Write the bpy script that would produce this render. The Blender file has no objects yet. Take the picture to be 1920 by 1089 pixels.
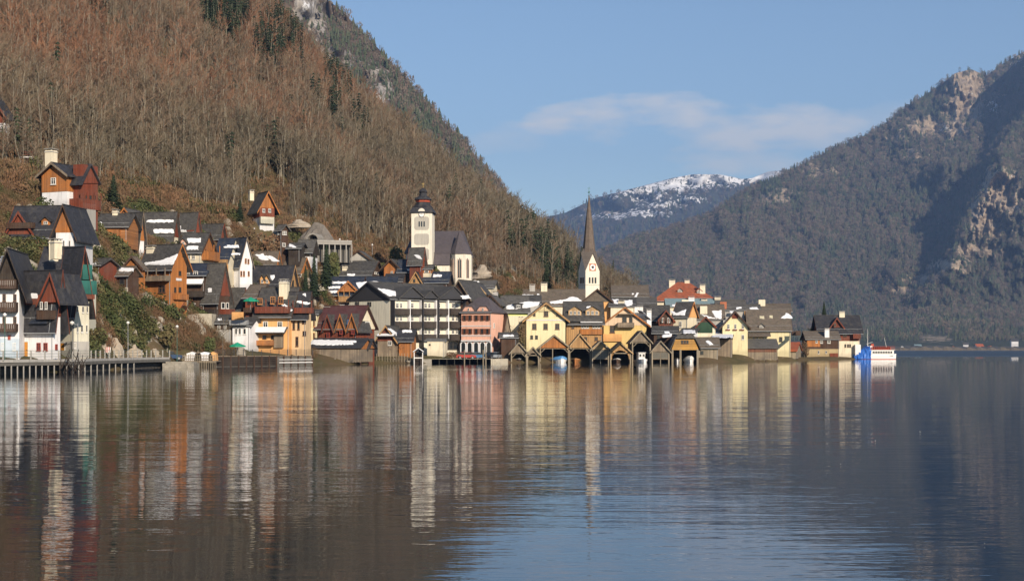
import bpy, math, random
import numpy as np
from mathutils import Vector, Matrix
R = math.radians
rnd = random.Random(7)
scn = bpy.context.scene
COL = scn.collection

# ------------------------------------------------------------------ camera, sky, sun, exposure
F, HY, CZ = 2637.0, 654.0, 3.1          # focal length in photo pixels, horizon row, eye height above the lake
cam_d = bpy.data.cameras.new('camera')
cam = bpy.data.objects.new('camera', cam_d); COL.objects.link(cam)
cam.location = (0, 0, CZ); cam.rotation_euler = (R(90), 0, 0)
cam_d.sensor_width = 36; cam_d.lens = 36 * F / 1920; cam_d.shift_y = (HY - 544.5) / 1920
cam_d.clip_start = .5; cam_d.clip_end = 60000
scn.camera = cam
SUN_AZ, SUN_EL = 26.0, 23.0             # azimuth: degrees to the right of straight behind the camera
sd = Vector((math.sin(R(SUN_AZ)) * math.cos(R(SUN_EL)), -math.cos(R(SUN_AZ)) * math.cos(R(SUN_EL)), math.sin(R(SUN_EL))))
sun_d = bpy.data.lights.new('sun', 'SUN'); sun = bpy.data.objects.new('sun', sun_d); COL.objects.link(sun)
sun.rotation_euler = sd.to_track_quat('Z', 'Y').to_euler()
sun_d.energy = 5.0; sun_d.angle = R(.5); sun_d.color = (1, .86, .68)
w = bpy.data.worlds.new('World'); scn.world = w; w.use_nodes = True
wt = w.node_tree; wt.nodes.clear()
def wn(t, **k):
    n = wt.nodes.new(t)
    for a, b in k.items(): setattr(n, a, b)
    return n
def wl(a, b): wt.links.new(a, b)
def wmath(op, a, b=None, clamp=False):
    n = wn('ShaderNodeMath', operation=op, use_clamp=clamp)
    for i, v in enumerate((a, b)):
        if v is None: continue
        if isinstance(v, (int, float)): n.inputs[i].default_value = v
        else: wl(v, n.inputs[i])
    return n.outputs[0]
sky = wn('ShaderNodeTexSky', sky_type='NISHITA', sun_disc=False, sun_elevation=R(SUN_EL), sun_rotation=math.atan2(sd.x, sd.y), altitude=500, air_density=1.0, dust_density=.3, ozone_density=2.2)
tc = wn('ShaderNodeTexCoord'); sx = wn('ShaderNodeSeparateXYZ'); wl(tc.outputs['Generated'], sx.inputs[0])
az = wmath('ARCTAN2', sx.outputs[0], sx.outputs[1]); el = wmath('ARCSINE', sx.outputs[2])
cv = wn('ShaderNodeCombineXYZ'); wl(wmath('MULTIPLY', az, 9.0), cv.inputs[0]); wl(wmath('MULTIPLY', el, 26.0), cv.inputs[1])
nz = wn('ShaderNodeTexNoise'); nz.inputs['Scale'].default_value = 1.9; nz.inputs['Detail'].default_value = 7; nz.inputs['Roughness'].default_value = .55; wl(cv.outputs[0], nz.inputs['Vector'])
nn = nz.outputs['Fac']
def blob(a0, e0, sa, se, g):            # one cloud bank at azimuth a0, elevation e0
    a = wmath('POWER', wmath('ABSOLUTE', wmath('DIVIDE', wmath('SUBTRACT', az, a0), sa)), 2.4)
    b = wmath('POWER', wmath('ABSOLUTE', wmath('DIVIDE', wmath('SUBTRACT', el, e0), se)), 2.0)
    r = wmath('SUBTRACT', 1.0, wmath('ADD', a, b))
    r = wmath('ADD', r, wmath('MULTIPLY', wmath('SUBTRACT', nn, .5), 5.2))
    return wmath('MULTIPLY', wmath('MULTIPLY', wmath('ADD', r, .0), .75, clamp=True), g)
cl = blob(.092, .1615, .088, .017, .74)
for b in ((.18, .152, .076, .021, .7), (.262, .158, .05, .012, .3), (-.004, .147, .03, .009, .3), (.165, .131, .055, .011, .5), (-.9, .17, .16, .02, .6), (1.3, .15, .2, .02, .6), (2.4, .2, .2, .03, .6), (-2.1, .16, .25, .02, .6)):
    cl = wmath('MAXIMUM', cl, blob(*b))
mx = wn('ShaderNodeMix', data_type='RGBA'); wl(cl, mx.inputs['Factor']); wl(sky.outputs[0], mx.inputs['A']); mx.inputs['B'].default_value = (7.3, 7.0, 6.8, 1)
bg = wn('ShaderNodeBackground'); wl(mx.outputs['Result'], bg.inputs[0]); bg.inputs[1].default_value = .11
wo = wn('ShaderNodeOutputWorld'); wl(bg.outputs[0], wo.inputs[0])
vs = scn.view_settings; vs.view_transform = 'Standard'; vs.look = 'None'; vs.gamma = 1; vs.use_curve_mapping = False
vs.exposure = 0.2
cy = scn.cycles
cy.use_denoising = True; cy.max_bounces = 6; cy.diffuse_bounces = 2; cy.glossy_bounces = 3; cy.volume_bounces = 0; cy.transparent_max_bounces = 6
cy.use_adaptive_sampling = True; cy.adaptive_threshold = .012; cy.caustics_reflective = False; cy.caustics_refractive = False
cy.sample_clamp_indirect = 6

# ------------------------------------------------------------------ helpers
def at(px, py, Y): return Vector(((px - 960) / F * Y, Y, CZ + (HY - py) / F * Y))
def interp(x, pts):
    a = np.array(pts, float); return np.interp(x, a[:, 0], a[:, 1])
def hsh(ix, iy, s):
    n = (ix.astype(np.int64) * 374761393 + iy.astype(np.int64) * 668265263 + s * 1442695041) & 0xffffffff
    n = ((n ^ (n >> 13)) * 1274126177) & 0xffffffff
    return ((n ^ (n >> 16)) & 0xffffff) / float(0xffffff)
def vnoise(x, y, s=0):
    x = np.asarray(x, float); y = np.asarray(y, float)
    ix = np.floor(x); iy = np.floor(y); fx = x - ix; fy = y - iy
    fx = fx * fx * (3 - 2 * fx); fy = fy * fy * (3 - 2 * fy)
    a = hsh(ix, iy, s); b = hsh(ix + 1, iy, s); c = hsh(ix, iy + 1, s); d = hsh(ix + 1, iy + 1, s)
    return (a * (1 - fx) + b * fx) * (1 - fy) + (c * (1 - fx) + d * fx) * fy
def fbm(x, y, o=5, s=0, g=.5):
    t = 0; a = 1; n = 0
    x = np.asarray(x, float); y = np.asarray(y, float)
    for k in range(o):
        t = t + a * vnoise(x * 2 ** k + 17.3 * k, y * 2 ** k + 5.1 * k, s + k); n += a; a *= g
    return t / n
def tag(o, label=None, cat=None, group=None, kind=None):
    if label: o['label'] = label
    if cat: o['category'] = cat
    if group: o['group'] = group
    if kind: o['kind'] = kind
    return o
def empty(name, loc, rz=0, label=None, cat=None, group=None):
    o = bpy.data.objects.new(name, None); COL.objects.link(o); o.location = loc; o.rotation_euler = (0, 0, rz); o.empty_display_size = .5
    return tag(o, label, cat, group)
def link(name, me, parent=None, loc=None, rot=None, sc=None):
    o = bpy.data.objects.new(name, me); COL.objects.link(o)
    if parent: o.parent = parent
    if loc is not None: o.location = loc
    if rot is not None: o.rotation_euler = rot
    if sc is not None: o.scale = sc
    return o
class MB:
    def __init__(s): s.v = []; s.f = []; s.m = []; s.cm = 0
    def face(s, pts):
        n = len(s.v); s.v += [tuple(p) for p in pts]; s.f.append(tuple(range(n, n + len(pts)))); s.m.append(s.cm)
    def box(s, x0, y0, z0, x1, y1, z1):
        n = len(s.v); s.v += [(x0, y0, z0), (x1, y0, z0), (x1, y1, z0), (x0, y1, z0), (x0, y0, z1), (x1, y0, z1), (x1, y1, z1), (x0, y1, z1)]
        for q in ((0, 3, 2, 1), (4, 5, 6, 7), (0, 1, 5, 4), (1, 2, 6, 5), (2, 3, 7, 6), (3, 0, 4, 7)):
            s.f.append(tuple(n + i for i in q)); s.m.append(s.cm)
    def prism(s, poly, axis, a, b):
        """polygon in the plane across `axis` ('x': (y,z) points, 'y': (x,z), 'z': (x,y)) pulled from a to b"""
        def P(p, t): return (t, p[0], p[1]) if axis == 'x' else ((p[0], t, p[1]) if axis == 'y' else (p[0], p[1], t))
        n = len(s.v); k = len(poly)
        s.v += [P(p, a) for p in poly] + [P(p, b) for p in poly]
        s.f.append(tuple(range(n, n + k))); s.f.append(tuple(range(n + 2 * k - 1, n + k - 1, -1)))
        for i in range(k):
            j = (i + 1) % k; s.f.append((n + j, n + i, n + k + i, n + k + j))
        s.m += [s.cm] * (k + 2)
    def tube(s, p0, p1, r0, r1, n=6, cap=True):
        p0 = Vector(p0); p1 = Vector(p1); d = (p1 - p0)
        if d.length < 1e-6: return
        d.normalize(); u = d.orthogonal().normalized(); v = d.cross(u); k = len(s.v)
        for p, r in ((p0, r0), (p1, r1)):
            for i in range(n):
                a = 2 * math.pi * i / n; s.v.append(tuple(p + u * (r * math.cos(a)) + v * (r * math.sin(a))))
        for i in range(n):
            j = (i + 1) % n; s.f.append((k + i, k + j, k + n + j, k + n + i)); s.m.append(s.cm)
        if cap:
            s.f.append(tuple(k + i for i in range(n - 1, -1, -1))); s.f.append(tuple(k + n + i for i in range(n))); s.m += [s.cm] * 2
    def lathe(s, prof, n=12, c=(0, 0), rot=0):
        k = len(s.v)
        for r, z in prof:
            for i in range(n):
                a = rot + 2 * math.pi * i / n; s.v.append((c[0] + r * math.cos(a), c[1] + r * math.sin(a), z))
        for q in range(len(prof) - 1):
            for i in range(n):
                j = (i + 1) % n; s.f.append((k + q * n + i, k + q * n + j, k + (q + 1) * n + j, k + (q + 1) * n + i)); s.m.append(s.cm)
    def mesh(s, name, mats, normals=False):
        me = bpy.data.meshes.new(name); me.from_pydata(s.v, [], s.f)
        for m in (mats if isinstance(mats, (list, tuple)) else [mats]): me.materials.append(m)
        if any(s.m): me.polygons.foreach_set('material_index', s.m)
        if normals:
            import bmesh
            b = bmesh.new(); b.from_mesh(me); bmesh.ops.recalc_face_normals(b, faces=b.faces); b.to_mesh(me); b.free()
        me.update(); return me
    def build(s, name, mats, parent=None, **k): return link(name, s.mesh(name, mats, True), parent, **k)

# ------------------------------------------------------------------ materials
def newmat(name):
    m = bpy.data.materials.new(name); m.use_nodes = True; nt = m.node_tree; b = nt.nodes['Principled BSDF']
    return m, nt, b
class NT:
    def __init__(s, nt): s.nt = nt
    def n(s, t, **k):
        q = s.nt.nodes.new(t)
        for a, b in k.items(): setattr(q, a, b)
        return q
    def l(s, a, b): s.nt.links.new(a, b)
    def math(s, op, a, b=None, clamp=False):
        q = s.n('ShaderNodeMath', operation=op, use_clamp=clamp)
        for i, v in enumerate((a, b)):
            if v is None: continue
            if isinstance(v, (int, float)): q.inputs[i].default_value = v
            else: s.l(v, q.inputs[i])
        return q.outputs[0]
    def noise(s, vec, scale, detail=3, rough=.5, sc3=None):
        if sc3:
            mp = s.n('ShaderNodeMapping'); mp.inputs['Scale'].default_value = sc3; s.l(vec, mp.inputs[0]); vec = mp.outputs[0]
        q = s.n('ShaderNodeTexNoise'); q.inputs['Scale'].default_value = scale; q.inputs['Detail'].default_value = detail; q.inputs['Roughness'].default_value = rough
        s.l(vec, q.inputs['Vector']); return q.outputs['Fac']
    def ramp(s, fac, stops):
        q = s.n('ShaderNodeValToRGB'); e = q.color_ramp.elements
        while len(e) < len(stops): e.new(.5)
        for i, (p, c) in enumerate(stops): e[i].position = p; e[i].color = (*c, 1)
        s.l(fac, q.inputs[0]); return q.outputs[0]
    def mix(s, fac, a, b, blend='MIX'):
        q = s.n('ShaderNodeMix', data_type='RGBA', blend_type=blend)
        for v, i in ((fac, 'Factor'), (a, 'A'), (b, 'B')):
            if isinstance(v, (int, float)): q.inputs[i].default_value = v
            elif isinstance(v, tuple): q.inputs[i].default_value = (*v, 1)
            else: s.l(v, q.inputs[i])
        return q.outputs['Result']
    def bump(s, h, strength, dist, bsdf):
        q = s.n('ShaderNodeBump'); q.inputs['Strength'].default_value = strength; q.inputs['Distance'].default_value = dist
        s.l(h, q.inputs['Height']); s.l(q.outputs[0], bsdf.inputs['Normal'])
MC = {}
def mul(c, k): return tuple(min(1, x * k) for x in c)
def plaster(c):
    if ('p', c) in MC: return MC['p', c]
    m, nt, b = newmat('plaster'); t = NT(nt); g = t.n('ShaderNodeTexCoord').outputs['Object']
    a = t.noise(g, .6, 5, .6); s = t.noise(g, 1, 4, .6, (2.2, 2.2, .25))
    c1 = t.mix(t.math('MULTIPLY', a, .8), mul(c, 1.04), mul(c, .88))
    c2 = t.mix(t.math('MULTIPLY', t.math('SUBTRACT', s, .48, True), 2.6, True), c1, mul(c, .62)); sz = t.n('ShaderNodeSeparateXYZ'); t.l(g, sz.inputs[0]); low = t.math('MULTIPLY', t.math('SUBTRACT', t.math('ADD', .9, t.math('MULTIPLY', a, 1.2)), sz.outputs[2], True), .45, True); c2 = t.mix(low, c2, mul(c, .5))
    t.l(c2, b.inputs['Base Color']); b.inputs['Roughness'].default_value = .9; b.inputs['Specular IOR Level'].default_value = .2
    t.bump(t.noise(g, 14, 3), .3, .02, b); MC['p', c] = m; return m
def wood(c, horiz=False, pw=.2, weather=.3):
    k = ('w', c, horiz, pw, weather)
    if k in MC: return MC[k]
    m, nt, b = newmat('weathered_wood'); t = NT(nt); g = t.n('ShaderNodeTexCoord').outputs['Object']
    sp = t.n('ShaderNodeSeparateXYZ'); t.l(g, sp.inputs[0])
    u = sp.outputs[2] if horiz else t.math('ADD', sp.outputs[0], sp.outputs[1])
    q = t.math('DIVIDE', u, pw); fl = t.math('FLOOR', q); fr = t.math('FRACT', q)
    wn_ = t.n('ShaderNodeTexWhiteNoise', noise_dimensions='1D'); t.l(fl, wn_.inputs['W'])
    gr = t.noise(g, 1, 5, .65, (1.2, 1.2, 7) if horiz else (7, 7, .6))
    big = t.noise(g, .45, 3, .6)
    v = t.math('ADD', t.math('MULTIPLY', wn_.outputs['Value'], .55), t.math('MULTIPLY', gr, .45))
    c1 = t.mix(v, mul(c, .55), mul(c, 1.4))
    c2 = t.mix(t.math('MULTIPLY', t.math('SUBTRACT', t.math('ADD', big, t.math('MULTIPLY', gr, .3)), .55, True), weather * 4, True), c1, (.12, .105, .09))
    gap = t.math('LESS_THAN', fr, .1)
    c3 = t.mix(gap, c2, mul(c, .25))
    t.l(c3, b.inputs['Base Color']); b.inputs['Roughness'].default_value = .8; b.inputs['Specular IOR Level'].default_value = .25
    t.bump(t.math('SUBTRACT', gr, t.math('MULTIPLY', gap, 2)), .6, .02, b); MC[k] = m; return m
def roofmat(c, rough=.55, row=.35, var=1.0, moss=.0):
    k = ('r', c, rough, row, var, moss)
    if k in MC: return MC[k]
    m, nt, b = newmat('roof_shingle'); t = NT(nt); g = t.n('ShaderNodeTexCoord').outputs['Object']
    sp = t.n('ShaderNodeSeparateXYZ'); t.l(g, sp.inputs[0])
    q = t.math('DIVIDE', sp.outputs[2], row); fl = t.math('FLOOR', q); fr = t.math('FRACT', q)
    u = t.math('DIVIDE', t.math('ADD', t.math('ADD', sp.outputs[0], sp.outputs[1]), t.math('MULTIPLY', fl, .37)), .42)
    cb = t.n('ShaderNodeCombineXYZ'); t.l(fl, cb.inputs[0]); t.l(t.math('FLOOR', u), cb.inputs[1])
    w_ = t.n('ShaderNodeTexWhiteNoise', noise_dimensions='2D'); t.l(cb.outputs[0], w_.inputs['Vector'])
    st = t.noise(g, .5, 5, .65); st2 = t.noise(g, 3, 4, .6)
    v = t.math('ADD', t.math('MULTIPLY', w_.outputs['Value'], .4), t.math('MULTIPLY', st, .6))
    big = t.noise(g, 1, 4, .7, (.9, .9, .35)); c1 = t.mix(v, mul(c, max(.25, 1 - .6 * var)), mul(c, 1 + .6 * var)); c1 = t.mix(t.math('MULTIPLY', t.math('SUBTRACT', big, .5, True), 3 * var, True), c1, mul((.09, .082, .07), max(1, sum(c) * 3)))
    c1 = t.mix(t.math('MULTIPLY', t.math('GREATER_THAN', st2, .6), .35 * var), c1, mul(c, 2.0))
    if moss: c1 = t.mix(t.math('MULTIPLY', t.math('SUBTRACT', st2, .5, True), moss * 6, True), c1, (.12, .12, .06))
    t.l(c1, b.inputs['Base Color']); b.inputs['Roughness'].default_value = rough; b.inputs['Specular IOR Level'].default_value = .35
    t.bump(t.math('ADD', t.math('MULTIPLY', fr, -1.0), w_.outputs['Value']), .5, .04, b); MC[k] = m; return m
def stone(c, sc=1.2):
    if ('s', c, sc) in MC: return MC['s', c, sc]
    m, nt, b = newmat('rough_stone'); t = NT(nt); g = t.n('ShaderNodeTexCoord').outputs['Object']
    v = t.n('ShaderNodeTexVoronoi'); v.inputs['Scale'].default_value = sc; t.l(g, v.inputs['Vector'])
    n1 = t.noise(g, 2, 6, .65)
    sv = t.n('ShaderNodeSeparateXYZ'); t.l(v.outputs['Color'], sv.inputs[0]); c1 = t.mix(n1, mul(c, .5), mul(c, 1.35)); c2 = t.mix(t.math('MULTIPLY', sv.outputs[0], .5), c1, mul(c, .6))
    t.l(c2, b.inputs['Base Color']); b.inputs['Roughness'].default_value = .95; b.inputs['Specular IOR Level'].default_value = .1
    t.bump(t.math('ADD', v.outputs['Distance'], n1), .8, .15, b); MC['s', c, sc] = m; return m
def flat(name, c, rough=.6, metal=0, spec=.4):
    if (name, c) in MC: return MC[name, c]
    m, nt, b = newmat(name); t = NT(nt); g = t.n('ShaderNodeTexCoord').outputs['Object']
    a = t.noise(g, 3, 4, .6); t.l(t.mix(a, mul(c, .8), mul(c, 1.15)), b.inputs['Base Color'])
    b.inputs['Roughness'].default_value = rough; b.inputs['Metallic'].default_value = metal; b.inputs['Specular IOR Level'].default_value = spec
    MC[name, c] = m; return m
def leafmat(name, cols, scale=.02, rough=.8, stand=False):
    m, nt, b = newmat(name); t = NT(nt)
    g = t.n('ShaderNodeNewGeometry').outputs['Position']; oi = t.n('ShaderNodeObjectInfo').outputs['Random']
    a = t.noise(g, scale, 3, .6)
    v = t.math('ADD', t.math('MULTIPLY', t.math('SUBTRACT', a, .5), 2.2), t.math('ADD', t.math('MULTIPLY', t.math('SUBTRACT', oi, .5), .7), .5), True)
    if stand:                                            # a stand of russet young beech on the upper slope
        s3 = t.n('ShaderNodeSeparateXYZ'); t.l(g, s3.inputs[0]); v = t.math('ADD', t.math('MULTIPLY', v, .8), t.math('MULTIPLY', t.math('MULTIPLY', t.math('DIVIDE', t.math('SUBTRACT', s3.outputs[2], 48.0), 50.0, True), t.math('DIVIDE', t.math('SUBTRACT', -35.0, s3.outputs[0]), 70.0, True)), .38), True)
    k = len(cols); t.l(t.ramp(v, [(i / (k - 1), c) for i, c in enumerate(cols)]), b.inputs['Base Color'])
    b.inputs['Roughness'].default_value = rough; b.inputs['Specular IOR Level'].default_value = .15
    return m
GLASS = newmat('window_glass')[0]; _b = GLASS.node_tree.nodes['Principled BSDF']
_b.inputs['Base Color'].default_value = (.02, .025, .03, 1); _b.inputs['Roughness'].default_value = .12; _b.inputs['Specular IOR Level'].default_value = .6
WHITE = flat('white_paint', (.78, .76, .74)); DARKM = flat('dark_metal', (.04, .04, .045), .5); GREYM = flat('grey_metal', (.3, .31, .32), .45)
SNOW = newmat('old_snow')[0]; _t = NT(SNOW.node_tree); _b = SNOW.node_tree.nodes['Principled BSDF']; _g = _t.n('ShaderNodeTexCoord').outputs['Object']
_t.l(_t.mix(_t.noise(_g, 1.5, 4), (.72, .73, .76), (.84, .84, .85)), _b.inputs['Base Color']); _b.inputs['Roughness'].default_value = .7; _t.bump(_t.noise(_g, 2, 4), .5, .15, _b)
W_OR = wood((.42, .16, .045)); W_ORH = wood((.4, .17, .06), True); W_RED = wood((.2, .05, .025)); W_REDH = wood((.17, .045, .025), True)
W_BR = wood((.075, .04, .025)); W_BRH = wood((.08, .042, .026), True); W_GREY = wood((.27, .21, .15), False, .25, .5); W_TAN = wood((.45, .26, .11))
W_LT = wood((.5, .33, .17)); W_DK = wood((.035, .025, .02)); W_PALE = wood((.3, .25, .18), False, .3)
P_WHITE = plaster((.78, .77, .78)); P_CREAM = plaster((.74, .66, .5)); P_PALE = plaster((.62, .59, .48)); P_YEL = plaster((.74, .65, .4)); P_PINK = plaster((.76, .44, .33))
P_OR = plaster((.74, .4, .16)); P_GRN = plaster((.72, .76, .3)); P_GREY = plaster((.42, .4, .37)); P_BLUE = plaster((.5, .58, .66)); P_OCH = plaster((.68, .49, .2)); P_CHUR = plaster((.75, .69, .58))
RF_BK = roofmat((.03, .03, .035), .65, .4, 1.0); RF_BLUE = roofmat((.026, .033, .05), .5, .5, .9); RF_DG = roofmat((.055, .052, .05), .7, .35, 1.2, .1); RF_GR = roofmat((.085, .08, .076), .75, .3, 1, .2)
RF_BN = roofmat((.12, .095, .075), .8, .3, .8, .3); RF_MAR = roofmat((.08, .032, .032), .65, .35, .6); RF_RED = roofmat((.3, .085, .04), .85, .35, .8); RF_TEAL = roofmat((.17, .24, .26), .5, .6, .5)
RF_RUST = roofmat((.34, .08, .025), .8, .3, 1.0); RF_PUR = roofmat((.085, .072, .078), .7, .35, .5)
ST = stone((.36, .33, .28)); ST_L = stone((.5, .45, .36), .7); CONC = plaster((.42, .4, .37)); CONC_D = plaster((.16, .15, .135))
# ------------------------------------------------------------------ water
def make_water():
    b = MB(); b.face([(-9000, -600, 0), (9000, -600, 0), (9000, 16000, 0), (-9000, 16000, 0)])
    m, nt, bs = newmat('lake_water'); t = NT(nt); g = t.n('ShaderNodeNewGeometry').outputs['Position']
    sp = t.n('ShaderNodeSeparateXYZ'); t.l(g, sp.inputs[0])
    sw = t.noise(g, 1, 2, .5, (.07, .26, 1)); rp = t.noise(g, 1, 3, .55, (.42, 1.9, 1)); fn = t.noise(g, 1, 2, .5, (3.2, 7, 1))
    patch = t.noise(g, 1, 3, .6, (.012, .03, 1))
    pm = t.math('MULTIPLY', t.math('SUBTRACT', patch, .36, True), 3.4, True)
    ex = t.math('POWER', t.math('DIVIDE', t.math('SUBTRACT', sp.outputs[0], 9.0), 17.0), 2.0); ey = t.math('POWER', t.math('DIVIDE', t.math('SUBTRACT', sp.outputs[1], 44.0), 30.0), 2.0)
    gust = t.math('SUBTRACT', 1.15, t.math('ADD', ex, ey), True)      # a breath of wind on the open water in front
    amp = t.math('ADD', t.math('ADD', .3, t.math('MULTIPLY', pm, .7)), t.math('MULTIPLY', gust, .3))
    h = t.math('ADD', t.math('MULTIPLY', sw, WAVE[0]), t.math('MULTIPLY', amp, t.math('ADD', t.math('MULTIPLY', rp, WAVE[1]), t.math('MULTIPLY', fn, WAVE[2]))))
    # wind-riffled band off the far shore
    far = t.n('ShaderNodeMapRange'); t.l(sp.outputs[1], far.inputs[0]); far.inputs[1].default_value = 520; far.inputs[2].default_value = 640
    bu = t.n('ShaderNodeBump'); bu.inputs['Strength'].default_value = 1; bu.inputs['Distance'].default_value = 1; t.l(h, bu.inputs['Height']); t.l(bu.outputs[0], bs.inputs['Normal'])
    bs.inputs['Base Color'].default_value = (.008, .018, .028, 1); bs.inputs['IOR'].default_value = 1.5; bs.inputs['Specular IOR Level'].default_value = .8
    ro = t.math('ADD', .015, t.math('MULTIPLY', far.outputs[0], .5)); t.l(ro, bs.inputs['Roughness'])
    tag(b.build('lake_water', m), kind='structure')
WAVE = (.035, .013, .0022)
# ------------------------------------------------------------------ terrain
CTRL = []                                # (X, Y, z) ground points; houses add theirs
YSH = [(-400, 150), (0, 184), (150, 198), (290, 238), (345, 244), (400, 250), (500, 263), (575, 270), (590, 272), (602, 292), (700, 307), (940, 314), (1300, 326), (1460, 368), (1600, 408), (1640, 425)]
YBK = [(-400, 235), (0, 262), (100, 262), (200, 296), (300, 322), (400, 325), (480, 350), (540, 372), (640, 378), (700, 392), (880, 412), (960, 440), (1050, 462), (1180, 500), (1300, 560)]
SIL_A = [(-400, -300), (300, -200), (430, -70), (520, 60), (600, 155), (700, 258), (790, 338), (880, 412), (960, 482), (1050, 538), (1110, 566), (1180, 592), (1240, 625)]
def ysil(px): return interp(px, [(-400, 620), (500, 660), (800, 720), (1240, 800)])
def ctrl_px(px, py, Y):
    p = at(px, py, Y); CTRL.append((p.x, p.y, p.z))
def land_controls():
    for px in range(-400, 1660, 60):
        y = float(interp(px, YSH)); s = 2.0
        x = (px - 960) / F * y
        CTRL.append((x, y + s, .9)); CTRL.append(((px - 960) / F * (y - 7), y - 7, -2.5)); CTRL.append(((px - 960) / F * (y - 30), y - 30, -4))
    for px in range(-400, 1250, 75):
        y = float(ysil(px)); sy = float(interp(px, SIL_A))
        ctrl_px(px, sy, y)
        yb = float(interp(px, YBK)); pz = at(px, sy, y).z
        CTRL.append(((px - 960) / F * (y + 140), y + 140, pz + 12 if px < 1000 else pz - 10)); CTRL.append(((px - 960) / F * (y + 500), y + 500, pz * .6 if px < 900 else -8))
    for px, py, Y in ((0, 245, 290), (-150, 300, 270), (100, 265, 310), (60, 330, 262), (200, 330, 312), (300, 345, 350), (420, 375, 352), (560, 420, 385), (700, 465, 415), (620, 390, 410), (900, 500, 440), (980, 515, 470), (1060, 545, 500), (190, 440, 262), (340, 385, 335),
                      (20, 450, 235), (150, 500, 232), (200, 560, 236), (260, 566, 250), (190, 640, 212), (250, 640, 222), (300, 640, 238), (330, 600, 255), (270, 620, 230), (400, 657, 257), (430, 650, 262), (380, 640, 256)):
        ctrl_px(px, py, Y)
    for px, Y in ((1700, 430), (1680, 470), (1660, 520), (1560, 560), (1450, 640), (1300, 760), (1240, 860), (1660, 410), (1750, 600), (1500, 900), (1400, 800)):
        CTRL.append(((px - 960) / F * Y, Y, -4))
    for px, z_, Y in ((640, 2, 318), (700, 1.6, 318), (760, 1.6, 318), (860, 1.6, 318), (900, 1.6, 322), (900, 1.6, 335), (960, 1.6, 345), (1020, 1.6, 350), (1100, 1.8, 350), (640, 17, 345), (700, 16, 345), (760, 15, 345), (640, 10, 334), (700, 6, 334), (850, 9, 342), (900, 8, 352), (960, 5, 380), (1050, 4, 390)): CTRL.append(((px - 960) / F * Y, Y, z_))
    for px, Y in ((1200, 420), (1300, 420), (1400, 430), (1500, 440), (1560, 460), (1300, 470), (1400, 500), (1480, 490), (1600, 440)):
        CTRL.append(((px - 960) / F * Y, Y, 1.6 + max(0, (1350 - px) * .012)))
class RBF:
    def fit(s):
        P = np.array(CTRL, float); keep = []
        for p in P:
            if all((p[0] - q[0]) ** 2 + (p[1] - q[1]) ** 2 > 4 for q in keep): keep.append(p)
        P = np.array(keep); s.P = P[:, :2]; n = len(P)
        d = np.sqrt(((s.P[:, None] - s.P[None]) ** 2).sum(2)); A = np.zeros((n + 3, n + 3)); A[:n, :n] = d - np.eye(n) * 1.5
        A[:n, n] = 1; A[:n, n + 1:] = s.P; A[n, :n] = 1; A[n + 1:, :n] = s.P.T
        s.w = np.linalg.solve(A, np.concatenate([P[:, 2], [0, 0, 0]]))
    def __call__(s, x, y):
        x = np.asarray(x, float).ravel(); y = np.asarray(y, float).ravel(); n = len(s.P); out = np.empty(len(x))
        for k in range(0, len(x), 20000):
            X = x[k:k + 20000]; Y = y[k:k + 20000]
            d = np.sqrt((X[:, None] - s.P[None, :, 0]) ** 2 + (Y[:, None] - s.P[None, :, 1]) ** 2)
            out[k:k + 20000] = d @ s.w[:n] + s.w[n] + s.w[n + 1] * X + s.w[n + 2] * Y
        return out
TER = RBF()
def ground(x, y):
    z = TER(x, y); x = np.asarray(x, float).ravel(); y = np.asarray(y, float).ravel()
    px = x / y * F + 960; yb = interp(px, YBK); k = np.clip((y - yb + 8) / 60, 0, 1)
    return z + k * ((fbm(x / 60, y / 60, 4, 3) - .5) * 16 + (fbm(x / 14, y / 14, 3, 9) - .5) * 5) + (1 - k) * np.clip((z - 2) / 4, 0, 1) * (fbm(x / 9, y / 9, 3, 4) - .5) * 1.6
def grid_mesh(name, V, nx, ny, mat, attrs=None, kind='structure'):
    me = bpy.data.meshes.new(name); i = np.arange((nx - 1) * (ny - 1)); r = i // (nx - 1); c = i % (nx - 1); a = r * nx + c
    f = np.stack([a, a + 1, a + nx + 1, a + nx], 1)
    me.vertices.add(len(V)); me.vertices.foreach_set('co', V.astype(np.float32).ravel())
    me.loops.add(f.size); me.loops.foreach_set('vertex_index', f.ravel().astype(np.int32)); me.polygons.add(len(f)); me.polygons.foreach_set('loop_start', (np.arange(len(f)) * 4).astype(np.int32))
    me.update(calc_edges=True); me.polygons.foreach_set('use_smooth', np.ones(len(f), bool))
    for k, v in (attrs or {}).items():
        at_ = me.attributes.new(k, 'FLOAT', 'POINT'); at_.data.foreach_set('value', v.astype(np.float32))
    me.materials.append(mat); o = link(name, me); tag(o, kind=kind); return o
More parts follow.
